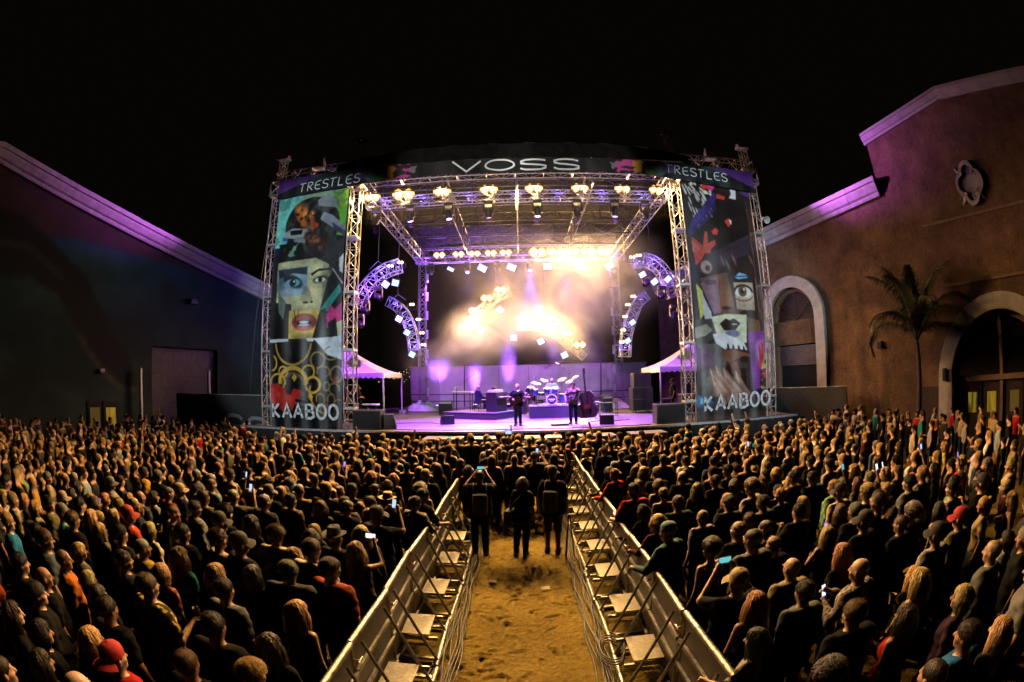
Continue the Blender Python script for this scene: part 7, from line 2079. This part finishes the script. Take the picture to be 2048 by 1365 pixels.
# ---- named spectators: x y size zone sex hair colour shirt sleeve pose extra
SPECTATORS = """
-5.27 2.39 1.00 c m s k black L down -
-4.42 2.11 0.99 c m s d black L clasp -
-5.03 2.94 1.01 c m b d orange L down -
-4.58 3.02 0.91 c f o y brown t down -
-4.14 2.92 0.91 c f l k black t down -
-3.56 2.47 1.01 c m s d black t down -
-4.35 1.65 0.97 c f l d black L down -
-3.90 1.72 0.96 c f o k black L clap -
-3.34 1.00 1.04 c m z d brown t down -
-3.52 1.43 0.92 c f l d denim L down -
-3.41 2.04 0.94 c f l y black t down -
-2.91 1.98 1.00 c m s d red t down redcap
-4.44 3.60 0.99 c m s d navy t down -
-4.51 4.05 0.99 c m z g yellow t down -
-3.98 3.78 0.92 c f o y redfloral t down -
-3.45 3.11 1.05 c m s n floral t drink -
-3.98 4.24 0.97 c f w n teal t down -
-3.70 4.76 1.04 c m c n beige t down -
-3.36 4.09 0.96 c f l y brown t clap -
-2.89 3.59 1.00 c m s d grey t down sunglasses
-2.97 4.34 0.92 c f l k black t drink -
-2.51 4.31 1.03 c m s g denimgrey L drink -
-2.00 4.47 1.04 c m s d rust t down -
-2.09 3.58 0.97 c f l y black k down -
-2.42 2.78 1.05 c m s d black t drink sunglasses
-2.42 2.33 0.99 c m s n black t down -
-2.00 2.49 0.95 c f c y brown t down -
-2.00 2.94 0.95 c f l d black t down -
-2.40 5.62 1.02 c m s d black L down fedora
-5.30 5.59 0.99 c m z n cream t down -
-5.17 4.87 0.94 c f o y cream t down -
-5.16 6.02 0.99 c m s d plaid L down sunglasses
-5.20 6.47 1.05 c m s n olive L down -
-4.38 5.83 1.05 c m c d black L clasp -
-5.32 7.45 1.02 c m b d maroon L down glasses
-5.16 7.88 0.92 c f l y black t down -
-4.22 6.79 1.05 c m z g charcoal t down glasses
-4.57 7.51 1.03 c m s d black L down cap
-4.49 7.96 0.97 c f l y black k down -
-3.95 5.97 0.97 c f w d black L down -
-3.22 5.37 1.02 c m c n stripe L down -
-3.84 7.26 1.01 c m s k brownplaid L down -
-4.31 4.80 1.03 c m s k black L down -
-6.93 7.65 0.93 c f o k cream t clasp -
-6.47 7.64 0.91 c f l k black L down -
-6.40 8.09 1.00 c m s h stripe L down -
-6.09 8.42 1.05 c m s n patterned t down glasses
-7.57 8.06 0.90 c f l y yellow L down -
-6.74 6.62 0.90 c f o k lightgrey t crossed -
-7.41 7.44 1.03 c m s g black L down -
-6.94 8.27 1.00 c m z g grey t down -
-5.01 9.19 1.02 c m b d tan t down -
-5.48 8.83 0.94 c f l y black t down -
-9.59 4.47 1.01 c m s d navy t down -
-9.83 4.93 1.06 c m s d green t clap -
-8.01 3.83 1.00 c m s y cream L down -
-7.76 4.21 0.93 c f l y cream L down -
-7.32 4.33 1.00 c m s k olive L down -
-6.70 3.03 1.03 c m s y blue t down glasses
-6.16 3.28 1.00 c m s k charcoal t down -
-9.10 5.43 1.01 c m s g beige L down -
-8.39 5.72 0.96 c f l d black L down glasses
-8.07 5.33 0.93 c f l d black t down -
-6.60 4.14 1.02 c m s d teal t down cap
-6.36 4.52 0.97 c f l y yellow k down -
-7.87 6.41 0.99 c m s d lightgrey L down cap
-6.60 6.08 0.98 c m b d grey t down -
-6.37 5.09 0.92 c f l y brown t down -
-5.63 4.90 1.04 c m s d redorange t down redcap2
-5.11 4.13 1.03 c m s k black t down -
-5.87 4.40 0.92 c f l y cream t down -
-8.47 7.37 1.01 c m s d black L down -
-8.23 7.76 0.99 c m s d mustard t down -
-6.80 4.64 1.02 c m s k black L down -
-2.94 7.30 0.98 c m z d black t down -
-3.11 8.16 1.04 c m s k black t down -
-2.17 6.62 1.05 c m s d black t phone blackcap
-2.14 6.00 0.98 c f l y brown t down -
-2.00 5.42 0.96 c f w y brown k phone -
-2.39 7.89 0.98 c f l y brown t down straw
-1.96 7.73 0.98 c m s d beigecheck L rail -
-1.96 8.21 1.00 c m s k black t rail -
-2.00 8.88 0.98 c f c g cream L down -
-2.00 9.68 1.04 c m s d black t drink tancap
-2.50 11.19 0.93 c f l y tan k down -
-3.52 7.88 1.06 c m s d brown t down tancap
-3.39 7.39 0.95 c f l n tan t down -
-2.85 5.67 0.97 c f o k white k down -
-4.81 10.46 1.00 c m s d tan t down -
-4.58 11.03 0.92 c f c y black t phone -
-4.19 11.79 0.94 c f w y tan t down -
-3.75 11.66 0.91 c f l y olive t down -
-3.73 10.11 0.93 c f l n brown t down -
-3.30 9.98 0.98 c f o y black t down -
-2.90 10.20 0.93 c f o y tan k down -
-2.79 8.74 0.98 c m z d black t down -
-2.90 9.74 0.90 c f o n black t down -
-2.58 12.38 0.99 c m s y brown t down -
-2.00 11.32 0.96 c f l d brown L down -
1.96 13.65 0.93 c f p y white t rail -
2.24 13.10 1.00 c m s n black L down -
2.52 12.35 0.99 c m s n paleblue L down -
1.96 10.13 0.98 c f o k black L rail -
1.96 9.64 1.01 c m s y redjacket L rail -
2.78 10.53 0.92 c f l y tan t down -
2.58 11.03 0.90 c f l n brown t down -
2.84 9.67 0.98 c m s d black L down -
3.13 9.08 0.99 c m z h black t down -
3.17 8.30 0.95 c f w y brown L down -
3.62 8.40 0.99 c m s d black L down glasses
3.53 7.58 0.90 c f l y black L down -
2.57 8.22 0.94 c f p y brown k down -
2.50 7.19 1.00 c m s g darkgreen t down -
1.96 7.77 1.06 c m s d redyellow t rail -
1.96 7.32 0.91 c f o k black L rail -
2.22 9.11 0.94 c f l k black L down -
1.96 6.38 0.96 c f o y darkred L rail -
1.96 5.71 1.01 c m s d tealgrey L rail beanie
2.14 5.07 0.98 c f c k black k down -
2.66 5.40 1.02 c m b d black t clap glasses
3.11 5.32 1.00 c m z d olivegrey L crossed -
2.00 3.99 1.01 c m s d black t phone tancap
4.48 8.11 0.90 c f l n black L down -
4.10 8.37 0.93 c f o k cream L down -
4.93 9.36 0.92 c f l y brown t down -
4.14 8.83 1.05 c m s d charcoal L down -
4.27 9.88 1.05 c m s d denim L down -
6.02 11.21 1.02 c m s d brownplaid L phone -
3.87 10.92 0.98 c m s k white L down -
3.01 13.03 1.00 c m s d black L down -
3.67 12.75 1.00 c m s d black t down tancap
2.72 4.05 1.00 c m b h khaki L down glasses
2.54 3.48 1.00 c m s d denimgrey L down sunglasses
2.00 3.52 0.97 c f l y black k clasp -
1.96 3.06 0.91 c f l k patterned t rail -
2.00 2.14 0.98 c m c d black t down -
3.19 3.47 1.05 c m b d patterned L phone2 -
2.63 2.71 1.03 c m s n black L drink -
3.67 2.89 0.98 c f l y olive k drink -
3.15 2.61 0.93 c f l d red k drink -
3.69 2.36 0.97 c f o y purple L drink -
3.13 1.77 1.03 c m s d brightblue t down -
4.62 2.60 1.04 c m b g grey L down -
3.56 1.61 0.96 c f l y black t down -
3.80 5.76 1.02 c m s d black L clap -
4.57 6.64 0.91 c f l y brown t down -
3.93 5.02 0.92 c f l y black k clap -
4.21 4.66 1.05 c m s d black t down blackcap
5.05 5.33 1.05 c m s d white L crossed -
4.50 5.54 0.97 c f l n brown t phone2 -
5.19 6.57 1.01 c m s y green L down -
5.28 7.40 1.03 c m s k denim L down -
4.86 7.58 1.04 c m s k brown L down -
4.42 7.45 0.95 c f p k brown L down -
5.09 8.61 0.97 c f o y black t clap -
6.73 7.87 0.94 c f w y black t down -
6.93 7.02 0.95 c f l y cream L down -
5.95 6.49 1.03 c m s g brown L down -
6.79 8.94 1.00 c m s k charcoal t down -
6.08 8.64 1.05 c m s d black L down -
7.50 7.95 0.98 c f w n white L drink -
7.42 9.23 0.99 c m s d lavender L down -
6.14 5.57 1.06 c m s d denimgrey L drink -
7.11 6.01 0.98 c f o y tan L down -
7.93 6.40 0.95 c f l k black L down -
8.23 7.46 0.98 c m s d white L clap -
8.89 7.67 1.05 c m s d black t drink -
10.41 8.11 0.91 c f w y yellow t drink -
9.92 6.46 1.06 c m s y lavender L down -
7.40 4.68 1.03 c m s d black L down -
10.16 6.06 0.90 c f l y black t down -
10.83 5.88 0.99 c m s n tan L down -
6.55 4.83 1.03 c m s k stripe L down -
5.87 4.49 0.95 c f l k black k down -
5.29 3.66 1.04 c m s d olive L down redbill
4.60 3.56 1.05 c m s d lightgrey t crossed blackcap
7.18 3.75 0.92 c f w y white k drink -
-0.91 9.62 1.06 a m z d black t phone backpack
-0.07 9.52 0.98 a f o k black t down shoulderbag
0.60 9.68 1.08 a m s k black t down blackcapbackpack
-0.53 12.39 1.05 a m s d black t down -
-0.17 13.72 0.99 a m s g slate t down -
0.31 12.18 1.04 a m s d tan t phone -
0.61 13.58 1.04 a m z d black t down -
-0.89 12.67 1.05 a m z d brown t down -
-0.58 17.27 1.02 a m z d black t raise -
-0.01 16.37 1.05 a m s d lightgrey t down backpack
0.54 18.77 0.92 a f l d lightgrey t phone -
1.29 17.88 0.95 a f l n black L down -
1.57 17.21 1.01 a m s d black L down -
-2.74 15.44 1.05 a m z d grey t phone -
-1.98 13.82 0.96 a f l k black L down -
-1.63 12.27 0.94 a f l d pink L down -
-1.28 11.32 0.94 a f o k rust L down -
"""
ORD = ['first', 'second', 'third', 'fourth', 'fifth', 'sixth', 'seventh', 'eighth', 'ninth', 'tenth', 'eleventh', 'twelfth', 'thirteenth', 'fourteenth', 'fifteenth', 'sixteenth', 'seventeenth', 'eighteenth', 'nineteenth', 'twentieth', 'twenty-first', 'twenty-second', 'twenty-third', 'twenty-fourth', 'twenty-fifth', 'twenty-sixth', 'twenty-seventh', 'twenty-eighth', 'twenty-ninth', 'thirtieth', 'thirty-first', 'thirty-second', 'thirty-third', 'thirty-fourth', 'thirty-fifth', 'thirty-sixth']
def in_frame(x, y, z):
    """is the point inside the picture (used only to leave out people nobody sees)"""
    v = cam.matrix_world.inverted() @ Vector((x, y, z))
    f, px, py = -v.z, v.x, v.y
    n_ = v.length; th = math.acos(max(-1, min(1, f / n_))); r = 2 * 17.0 * math.sin(th / 2); q = math.hypot(px, py) or 1
    return abs(r * px / q) < 18.8 and abs(r * py / q) < 12.7
ppl = []
for ln in SPECTATORS.strip().split('\n'):
    f = ln.split()
    ppl.append([float(f[0]), float(f[1]), float(f[2]), f[3]] + f[4:])
# fill the rest of the floor
fr = random.Random(99)
pts = [(p[0], p[1]) for p in ppl]
auto = []
cells = {}
for a, b in pts: cells.setdefault((int(a // 1), int(b // 1)), []).append((a, b))
def clear(x, y, dmin):
    cx, cy_ = int(x // 1), int(y // 1)
    for i in (-1, 0, 1):
        for j in (-1, 0, 1):
            for a, b in cells.get((cx + i, cy_ + j), ()):
                if (a - x) ** 2 + (b - y) ** 2 < dmin * dmin: return False
    return True
def wall_l(y): return -24.0 + (y - 10) * math.tan(R(24)) + 1.0
def wall_r(y): return 20.0 - (y - 10) * math.tan(R(22.2)) - 1.2
tries = 0
while tries < 22000:
    tries += 1
    y = fr.uniform(.8, 20.5); x = fr.uniform(-22, 17)
    dist = math.hypot(x, y)
    if abs(x) < 12.3 and y > 16.75: continue
    if abs(x) < 1.99 and y < (11.6 if abs(x) < 1.05 else 15.0): continue
    if 1.05 < abs(x) < 2.4 and y < 11: continue
    if x < wall_l(y) or x > wall_r(y): continue
    if x < -11.6 and y > 18.6 + (x + 17) * .25 - .2 and x > -17.2: continue
    if x > 12 and y > 18.4 and x > 12: continue
    if not in_frame(x, y, 1.7): continue
    dm = (.58 if dist < 8 else .47) * (1 + .75 * mnoise.noise(Vector((x * .7, y * .7, 4))))
    if x > 8.5 and y < 12: dm = .95
    if x > 11: dm = max(dm, .72)
    if x < -16: dm = .72
    if not clear(x, y, dm): continue
    cells.setdefault((int(x // 1), int(y // 1)), []).append((x, y)); auto.append((x, y))
auto.sort(key=lambda p: math.hypot(p[0], p[1]))
N_IND = max(0, 288 - len(ppl))
shirt_pool = ['black'] * 9 + ['charcoal'] * 4 + ['navy', 'navy', 'grey', 'grey', 'lightgrey', 'white', 'white', 'cream', 'beige', 'tan', 'brown', 'brown', 'denim', 'denimgrey', 'olive', 'teal', 'red', 'rust', 'maroon', 'stripe', 'plaid', 'brownplaid', 'slate', 'lavender', 'paleblue', 'green', 'mustard']
for x, y in auto[:N_IND]:
    sex = 'm' if fr.random() < .55 else 'f'
    style = fr.choice('sssszzcb') if sex == 'm' else fr.choice('llllwoop')
    hc = fr.choice('kddnnngghyy') if sex == 'm' else fr.choice('kdnnyyyyyy')
    pose = fr.choice(['down'] * 6 + ['clasp', 'drink', 'clap', 'phone', 'crossed', 'raise']) if math.hypot(x, y) > 7.5 else 'down'
    ppl.append([x, y, fr.uniform(.95, 1.09) if sex == 'm' else fr.uniform(.86, .99), 'c', sex, style, hc, fr.choice(shirt_pool), fr.choice('ttL'), pose, fr.choice(['-'] * 9 + ['glasses', 'blackcap', 'tancap'])])
# row and place of each one, counted from the camera and from the aisle
zone = {'l': [], 'r': [], 'a': []}
for i, p in enumerate(ppl):
    zone['a' if p[3] == 'a' else 'l' if p[0] < 0 else 'r'].append(i)
place = {}
for z_, ids in zone.items():
    rows = {}
    for i in ids: rows.setdefault(int((ppl[i][1] - .6) / .75), []).append(i)
    for rk, r_ in enumerate(sorted(rows)):
        for k, i in enumerate(sorted(rows[r_], key=lambda i: abs(ppl[i][0]) if z_ != 'a' else ppl[i][0])):
            place[i] = (z_, rk, k)
seen_phones = 0; cups = 0
for i, p in enumerate(ppl):
    x, y, sc, zn, sex, style, hc, shirt, sleeve, pose, extra = p[:11]
    z_, rk, k = place[i]
    hair = STYN[style].format(HAIRN[hc])
    hatn = HATS[extra][2] if extra in HATS else 'black cap' if 'blackcap' in extra else None
    garment = {'t': 'tee', 'L': 'shirt', 'k': 'strapless top'}[sleeve] if shirt != 'redjacket' else 'jacket'
    what = '%s %s, %s' % (CLN.get(shirt, shirt), garment, hatn or hair)
    if z_ == 'a': lab = 'person in %s, %s from left, %s aisle row' % (what, ORD[k], ORD[rk])
    else: lab = 'person in %s, %s from aisle, %s row %s' % (what, ORD[k], ORD[rk], 'left' if z_ == 'l' else 'right')
    tx = x * .05; rz = -math.atan2(tx - x, 22.0 - y) + fr.uniform(-.3, .3)
    if pose == 'rail': rz = (fr.uniform(.35, .8) if x > 0 else -fr.uniform(.35, .8))
    lower = None
    if zn == 'a': lower = 'shorts' if 'blackcapbackpack' in extra or shirt in ('tan',) or (shirt == 'black' and style == 's') else 'trousers'
    b = person(x, y, sc, rz, sex, style, hc, shirt, sleeve, pose, extra, lab, 'people in the audience' if z_ != 'a' else 'people standing in the aisle', lower, lean=(-.10 if pose == 'rail' else 0))
    if pose in ('phone', 'phone2', 'raise'):
        a0 = hand_point(b, sex, pose, 0); a1 = hand_point(b, sex, pose, 1) if pose != 'raise' else a0
        m_ = (a0 + a1) / 2
        d_ = Vector((math.sin(-rz), math.cos(rz), 0))
        phone(m_ + d_ * .01 + Vector((0, 0, .03)), rz, 'lit phone of person in %s, %s from aisle, %s row %s' % (what.split(',')[0], ORD[k], ORD[rk], {'l': 'left', 'r': 'right', 'a': 'of the aisle'}[z_]), ['blue', 'white', 'violet', 'teal'][seen_phones % 4], -.25, flat=seen_phones % 2 == 1 and pose == 'phone')
        seen_phones += 1
    if pose == 'drink':
        cup(hand_point(b, sex, pose, 0, .11) + Vector((0, 0, .02)), 'beer held by person in %s, %s from aisle, %s row %s' % (what.split(',')[0], ORD[k], ORD[rk], {'l': 'left', 'r': 'right', 'a': 'of aisle'}[z_]))

# ---- the far crowd, one mass
def low_variant(style, pose):
    G = Grid(fgrid(-.42, .42, -.10, .10, .022, .055), fgrid(-.25, .45, -.13, .15, .024, .06), fgrid(.0, 2.1 if pose == 'raise' else 1.83, 1.50, 1.80, .022, .06))
    F = body_sdf(G, 'm', pose); H = elli(G, (0, -.008, 1.672), (.079, .10, .094)); H = smin(H, elli(G, (0, .032, 1.59), (.058, .072, .066)), .04); H = smin(H, elli(G, (0, .108, 1.625), (.018, .022, .026)), .015); F = smin(F, H, .03)
    F = smin(F, body_sdf(G, 'm', pose) - .012, .02)
    hairF = np.maximum(elli(G, (0, -.012, 1.678), (.094, .115, .108)), (1.632 + .62 * G.Y - G.Z) * .8)
    if style == 'l': hairF = smin(hairF, cap_(G, (0, -.06, 1.66), (0, -.09, 1.30), .09, .09, (.86, 1.4, 1)), .03)
    if style != 'b': F = np.minimum(F, hairF)
    F = leg_sdf(G, 1.0, .015, 0, F)
    P, Q = surface(G, F)
    cls = np.zeros(len(P), int)                      # 0 shirt 1 skin 2 hair 3 trousers
    cls[P[:, 2] < .92] = 3
    cls[P[:, 2] > 1.475] = 1
    if style != 'b':
        hz_ = (P[:, 2] > 1.632 + .62 * P[:, 1] - .004) & (P[:, 2] > 1.5)
        if style == 'l': hz_ |= (P[:, 1] < -.10) & (P[:, 2] > 1.22)
        cls[hz_ & (np.abs(P[:, 0]) < .16)] = 2
    for S_, E, W, k in arm_segs('m', pose):
        e, w = np.array(E), np.array(W)
        t = np.clip(((P - e) @ (w - e)) / ((w - e) @ (w - e)), 0, 1.4); d_ = np.linalg.norm(P - e - t[:, None] * (w - e), axis=1)
        cls[(d_ < .06) & (t > .05) & (cls != 3)] = 1
    return P, Q, cls
LV = [low_variant(s, p) for s, p in (('s', 'down'), ('l', 'down'), ('b', 'clasp'), ('s', 'raise'), ('l', 'clap'), ('s', 'drink'))]
VP, VQ, VC = [], [], []; base = 0
for x, y in auto[N_IND:]:
    v = fr.choices(range(6), (8, 7, 2, .7, 1, 2))[0]; P, Q, cls = LV[v]
    sc = fr.uniform(.88, 1.08); rz = -math.atan2(x * .05 - x, 22.0 - y) + fr.uniform(-.4, .4); c, s = math.cos(rz), math.sin(rz)
    Pt = P * sc * np.array([fr.uniform(.92, 1.06), 1, 1]); Pt = np.stack([Pt[:, 0] * c - Pt[:, 1] * s + x, Pt[:, 0] * s + Pt[:, 1] * c + y, Pt[:, 2]], 1)
    pal = np.array([np.array(CLC[fr.choice(shirt_pool)]) * .75, np.array(fr.choice(SKINC)), np.array(HAIRC[fr.choice('kddnnnyyggh' if v not in (1, 4) else 'kdnnyyyyy')]) * .6, np.array(fr.choice([(.02, .03, .06), (.012, .012, .014)]))])
    VP.append(Pt); VQ.append(Q + base); VC.append(pal[cls]); base += len(P)
if VP:
    cmat, nt, bb = new_mat('crowd_mixed'); at = nd(nt, 'ShaderNodeAttribute', attribute_name='Col'); nt.links.new(at.outputs['Color'], bb.inputs['Base Color']); bb.inputs['Roughness'].default_value = .7; bb.inputs['Specular IOR Level'].default_value = .1
    me = pymesh('crowd', np.concatenate(VP), np.concatenate(VQ), cmat, np.concatenate(VC))
    tag(mobj('crowd', me), 'distant mass of spectators packed towards the stage and halls', 'crowd', kind='stuff')
print('people', len(ppl), 'far', len(auto) - N_IND)

# ================================================================== THE BAND
Z0 = DECK
WOOD = mat('spruce_guitar_wood', (.34, .15, .05), .3, 0, .25, 8); DWOOD = mat('dark_varnish', (.10, .035, .012), .25, 0, .3, 6); EBONY = mat('ebony', (.02, .014, .010), .4)
def outline(pts, n=4):
    """smooth closed outline through points (Catmull-Rom)"""
    out = []; m_ = len(pts)
    for i in range(m_):
        p0, p1, p2, p3 = [pts[(i + k) % m_] for k in (-1, 0, 1, 2)]
        for k in range(n):
            t = k / n
            out.append(tuple(.5 * (2 * p1[j] + (p2[j] - p0[j]) * t + (2 * p0[j] - 5 * p1[j] + 4 * p2[j] - p3[j]) * t * t + (3 * p1[j] - p0[j] - 3 * p2[j] + p3[j]) * t ** 3) for j in (0, 1)))
    return out
def stringed(name, loc, rot, S, label, cat, depth, mt, dark):
    t = empty(name, loc, 0, label, cat); t.rotation_euler = rot
    half = [(0, -.26), (.14, -.25), (.20, -.16), (.195, -.06), (.13, .03), (.125, .08), (.15, .15), (.11, .235), (0, .25)]
    pts_ = half + [(-x, y) for x, y in half[1:-1][::-1]]
    ol = [(x * S, y * S) for x, y in outline(pts_)]
    MB().prism(ol, (0, depth, 0), (0, 0, 0), (1, 0, 0), (0, 0, 1)).build('sound_box', mt, t)
    MB().prism([(x * 1.02, y * 1.02) for x, y in ol], (0, .006, 0), (0, -.003, 0), (1, 0, 0), (0, 0, 1)).build('binding', dark, t)
    if S < 1.5:
        MB().lathe([(0, 0), (.045 * S, 0)], (0, -.006, .06 * S), 18, Matrix.Rotation(R(90), 3, 'X')).build('sound_hole', EBONY, t)
        MB().box((0, -.012, -.10 * S), (.16 * S, .02, .03 * S)).build('bridge', dark, t)
    else:
        for s in (-1, 1): MB().path([(s * .09 * S, -.01, -.10 * S), (s * .075 * S, -.01, -.04 * S), (s * .085 * S, -.01, .02 * S)], .012 * S, 6).build('f_hole', EBONY, t)
        MB().box((0, -.05, -.04 * S), (.13 * S, .02, .09 * S)).build('bridge', mt, t); MB().tube((0, .05, -.26 * S), (0, .05, -.40 * S), .012, 6).build('end_pin', M['chrome'], t)
    MB().box((0, -.012 - (.05 if S > 1.5 else 0), .36 * S), (.052 * (S ** .5), .03, .56 * S)).build('neck', EBONY, t)
    MB().box((0, -.0, .69 * S), (.075 * (S ** .5), .025, .12 * S), bev=.006).build('peg_head', dark, t)
    for k in range(3):
        for s in (-1, 1): MB().tube((s * .03, 0, .65 * S + k * .035 * S), (s * .065, 0, .65 * S + k * .035 * S), .008, 5).build('tuning_peg', M['chrome'], t)
    return t
person(-.17, 20.75, 1.02, math.pi - .15, 'm', 'b', 'g', 'black', 't', 'guitar', '-', 'singing guitarist in black with a sandy acoustic guitar at centre stage', 'musicians', 'trousers', z=Z0, cat='person')
stringed('acoustic_guitar', (-.26, 20.50, Z0 + 1.10), (0, R(72), 0), 1.0, 'light wood acoustic guitar held by the singer', 'guitar', .10, WOOD, DWOOD)
person(2.25, 21.0, 1.03, math.pi - .35, 'm', 's', 'd', 'patterned', 't', 'bass', '-', 'bass player in patterned shirt hugging a double bass', 'musicians', 'trousers', z=Z0)
stringed('double_bass', (2.82, 20.75, Z0 + .82), (R(-8), R(-6), R(-20)), 2.15, 'brown double bass standing at stage right', 'double bass', .22, DWOOD, EBONY)
person(.55, 26.6, 1.02, math.pi - .1, 'm', 'z', 'g', 'black', 't', 'guitar', '-', 'second guitarist in black standing left of the drum riser', 'musicians', 'trousers', z=Z0)
stringed('electric_guitar', (.46, 26.34, Z0 + 1.10), (0, R(76), 0), .85, 'dark guitar held by the musician beside the riser', 'guitar', .05, DWOOD, EBONY)
person(1.65, 25.95, 1.0, math.pi, 'm', 'b', 'd', 'paleblue', 't', 'drums', '-', 'bald drummer in pale shirt behind the blue kit', 'musicians', seated=True, z=Z0 + drz - .33)
person(-2.3, 25.7, 1.0, R(-62) , 'm', 's', 'h', 'navy', 'L', 'keys', '-', 'grey-haired keyboard player in navy seated at the organ', 'musicians', seated=True, z=Z0 + .35 - .40)
for s in (-1, 1):
    tag(MB().tube((1.65 + s * .26, 25.52, Z0 + drz + .78), (1.65 + s * .12, 25.15, Z0 + drz + .95), .009, 6).build('drumstick', WOOD), 'pale drumstick in the drummer\'s %s hand' % ('left' if s > 0 else 'right'), 'drumstick')
# video camera on its tripod, held up from the pit
vc = empty('video_camera', (-.45, 15.95, 1.95), 0, 'small camera with a monitor raised on a pole in the pit', 'camera')
MB().box((0, 0, 0), (.24, .06, .15), bev=.01).build('monitor', M['blackp'], vc); MB().box((0, -.034, 0), (.20, .004, .11)).build('screen', phone_screens['blue'], vc)
MB().tube((0, 0, -.08), (0, .02, -.7), .02, 8).build('pole', M['blackp'], vc); MB().box((0, .12, -.02), (.12, .2, .12), bev=.02).build('camera_body', M['blackp'], vc)
tp = empty('camera_tripod', (.90, 9.35, 0), 0, 'folded tripod standing beside the man in the black cap', 'tripod')
for a in (0, 2.1, 4.2): MB().tube((.02 * math.cos(a), .02 * math.sin(a), .9), (.12 * math.cos(a), .12 * math.sin(a), 0), .012, 5).build('leg', M['blackp'], tp)
MB().box((0, 0, .93), (.06, .06, .08)).build('head_block', M['blackp'], tp)

person(-8.3, 23.6, 1.0, R(-70), 'm', 's', 'd', 'black', 't', 'crossed', '-', 'stagehand in black waiting under the left canopy tent', 'stage crew', 'trousers', z=Z0)
person(7.8, 24.0, 1.0, R(80), 'm', 's', 'k', 'charcoal', 't', 'down', 'blackcap', 'stagehand in black cap beside the right speaker stack', 'stage crew', 'trousers', z=Z0)
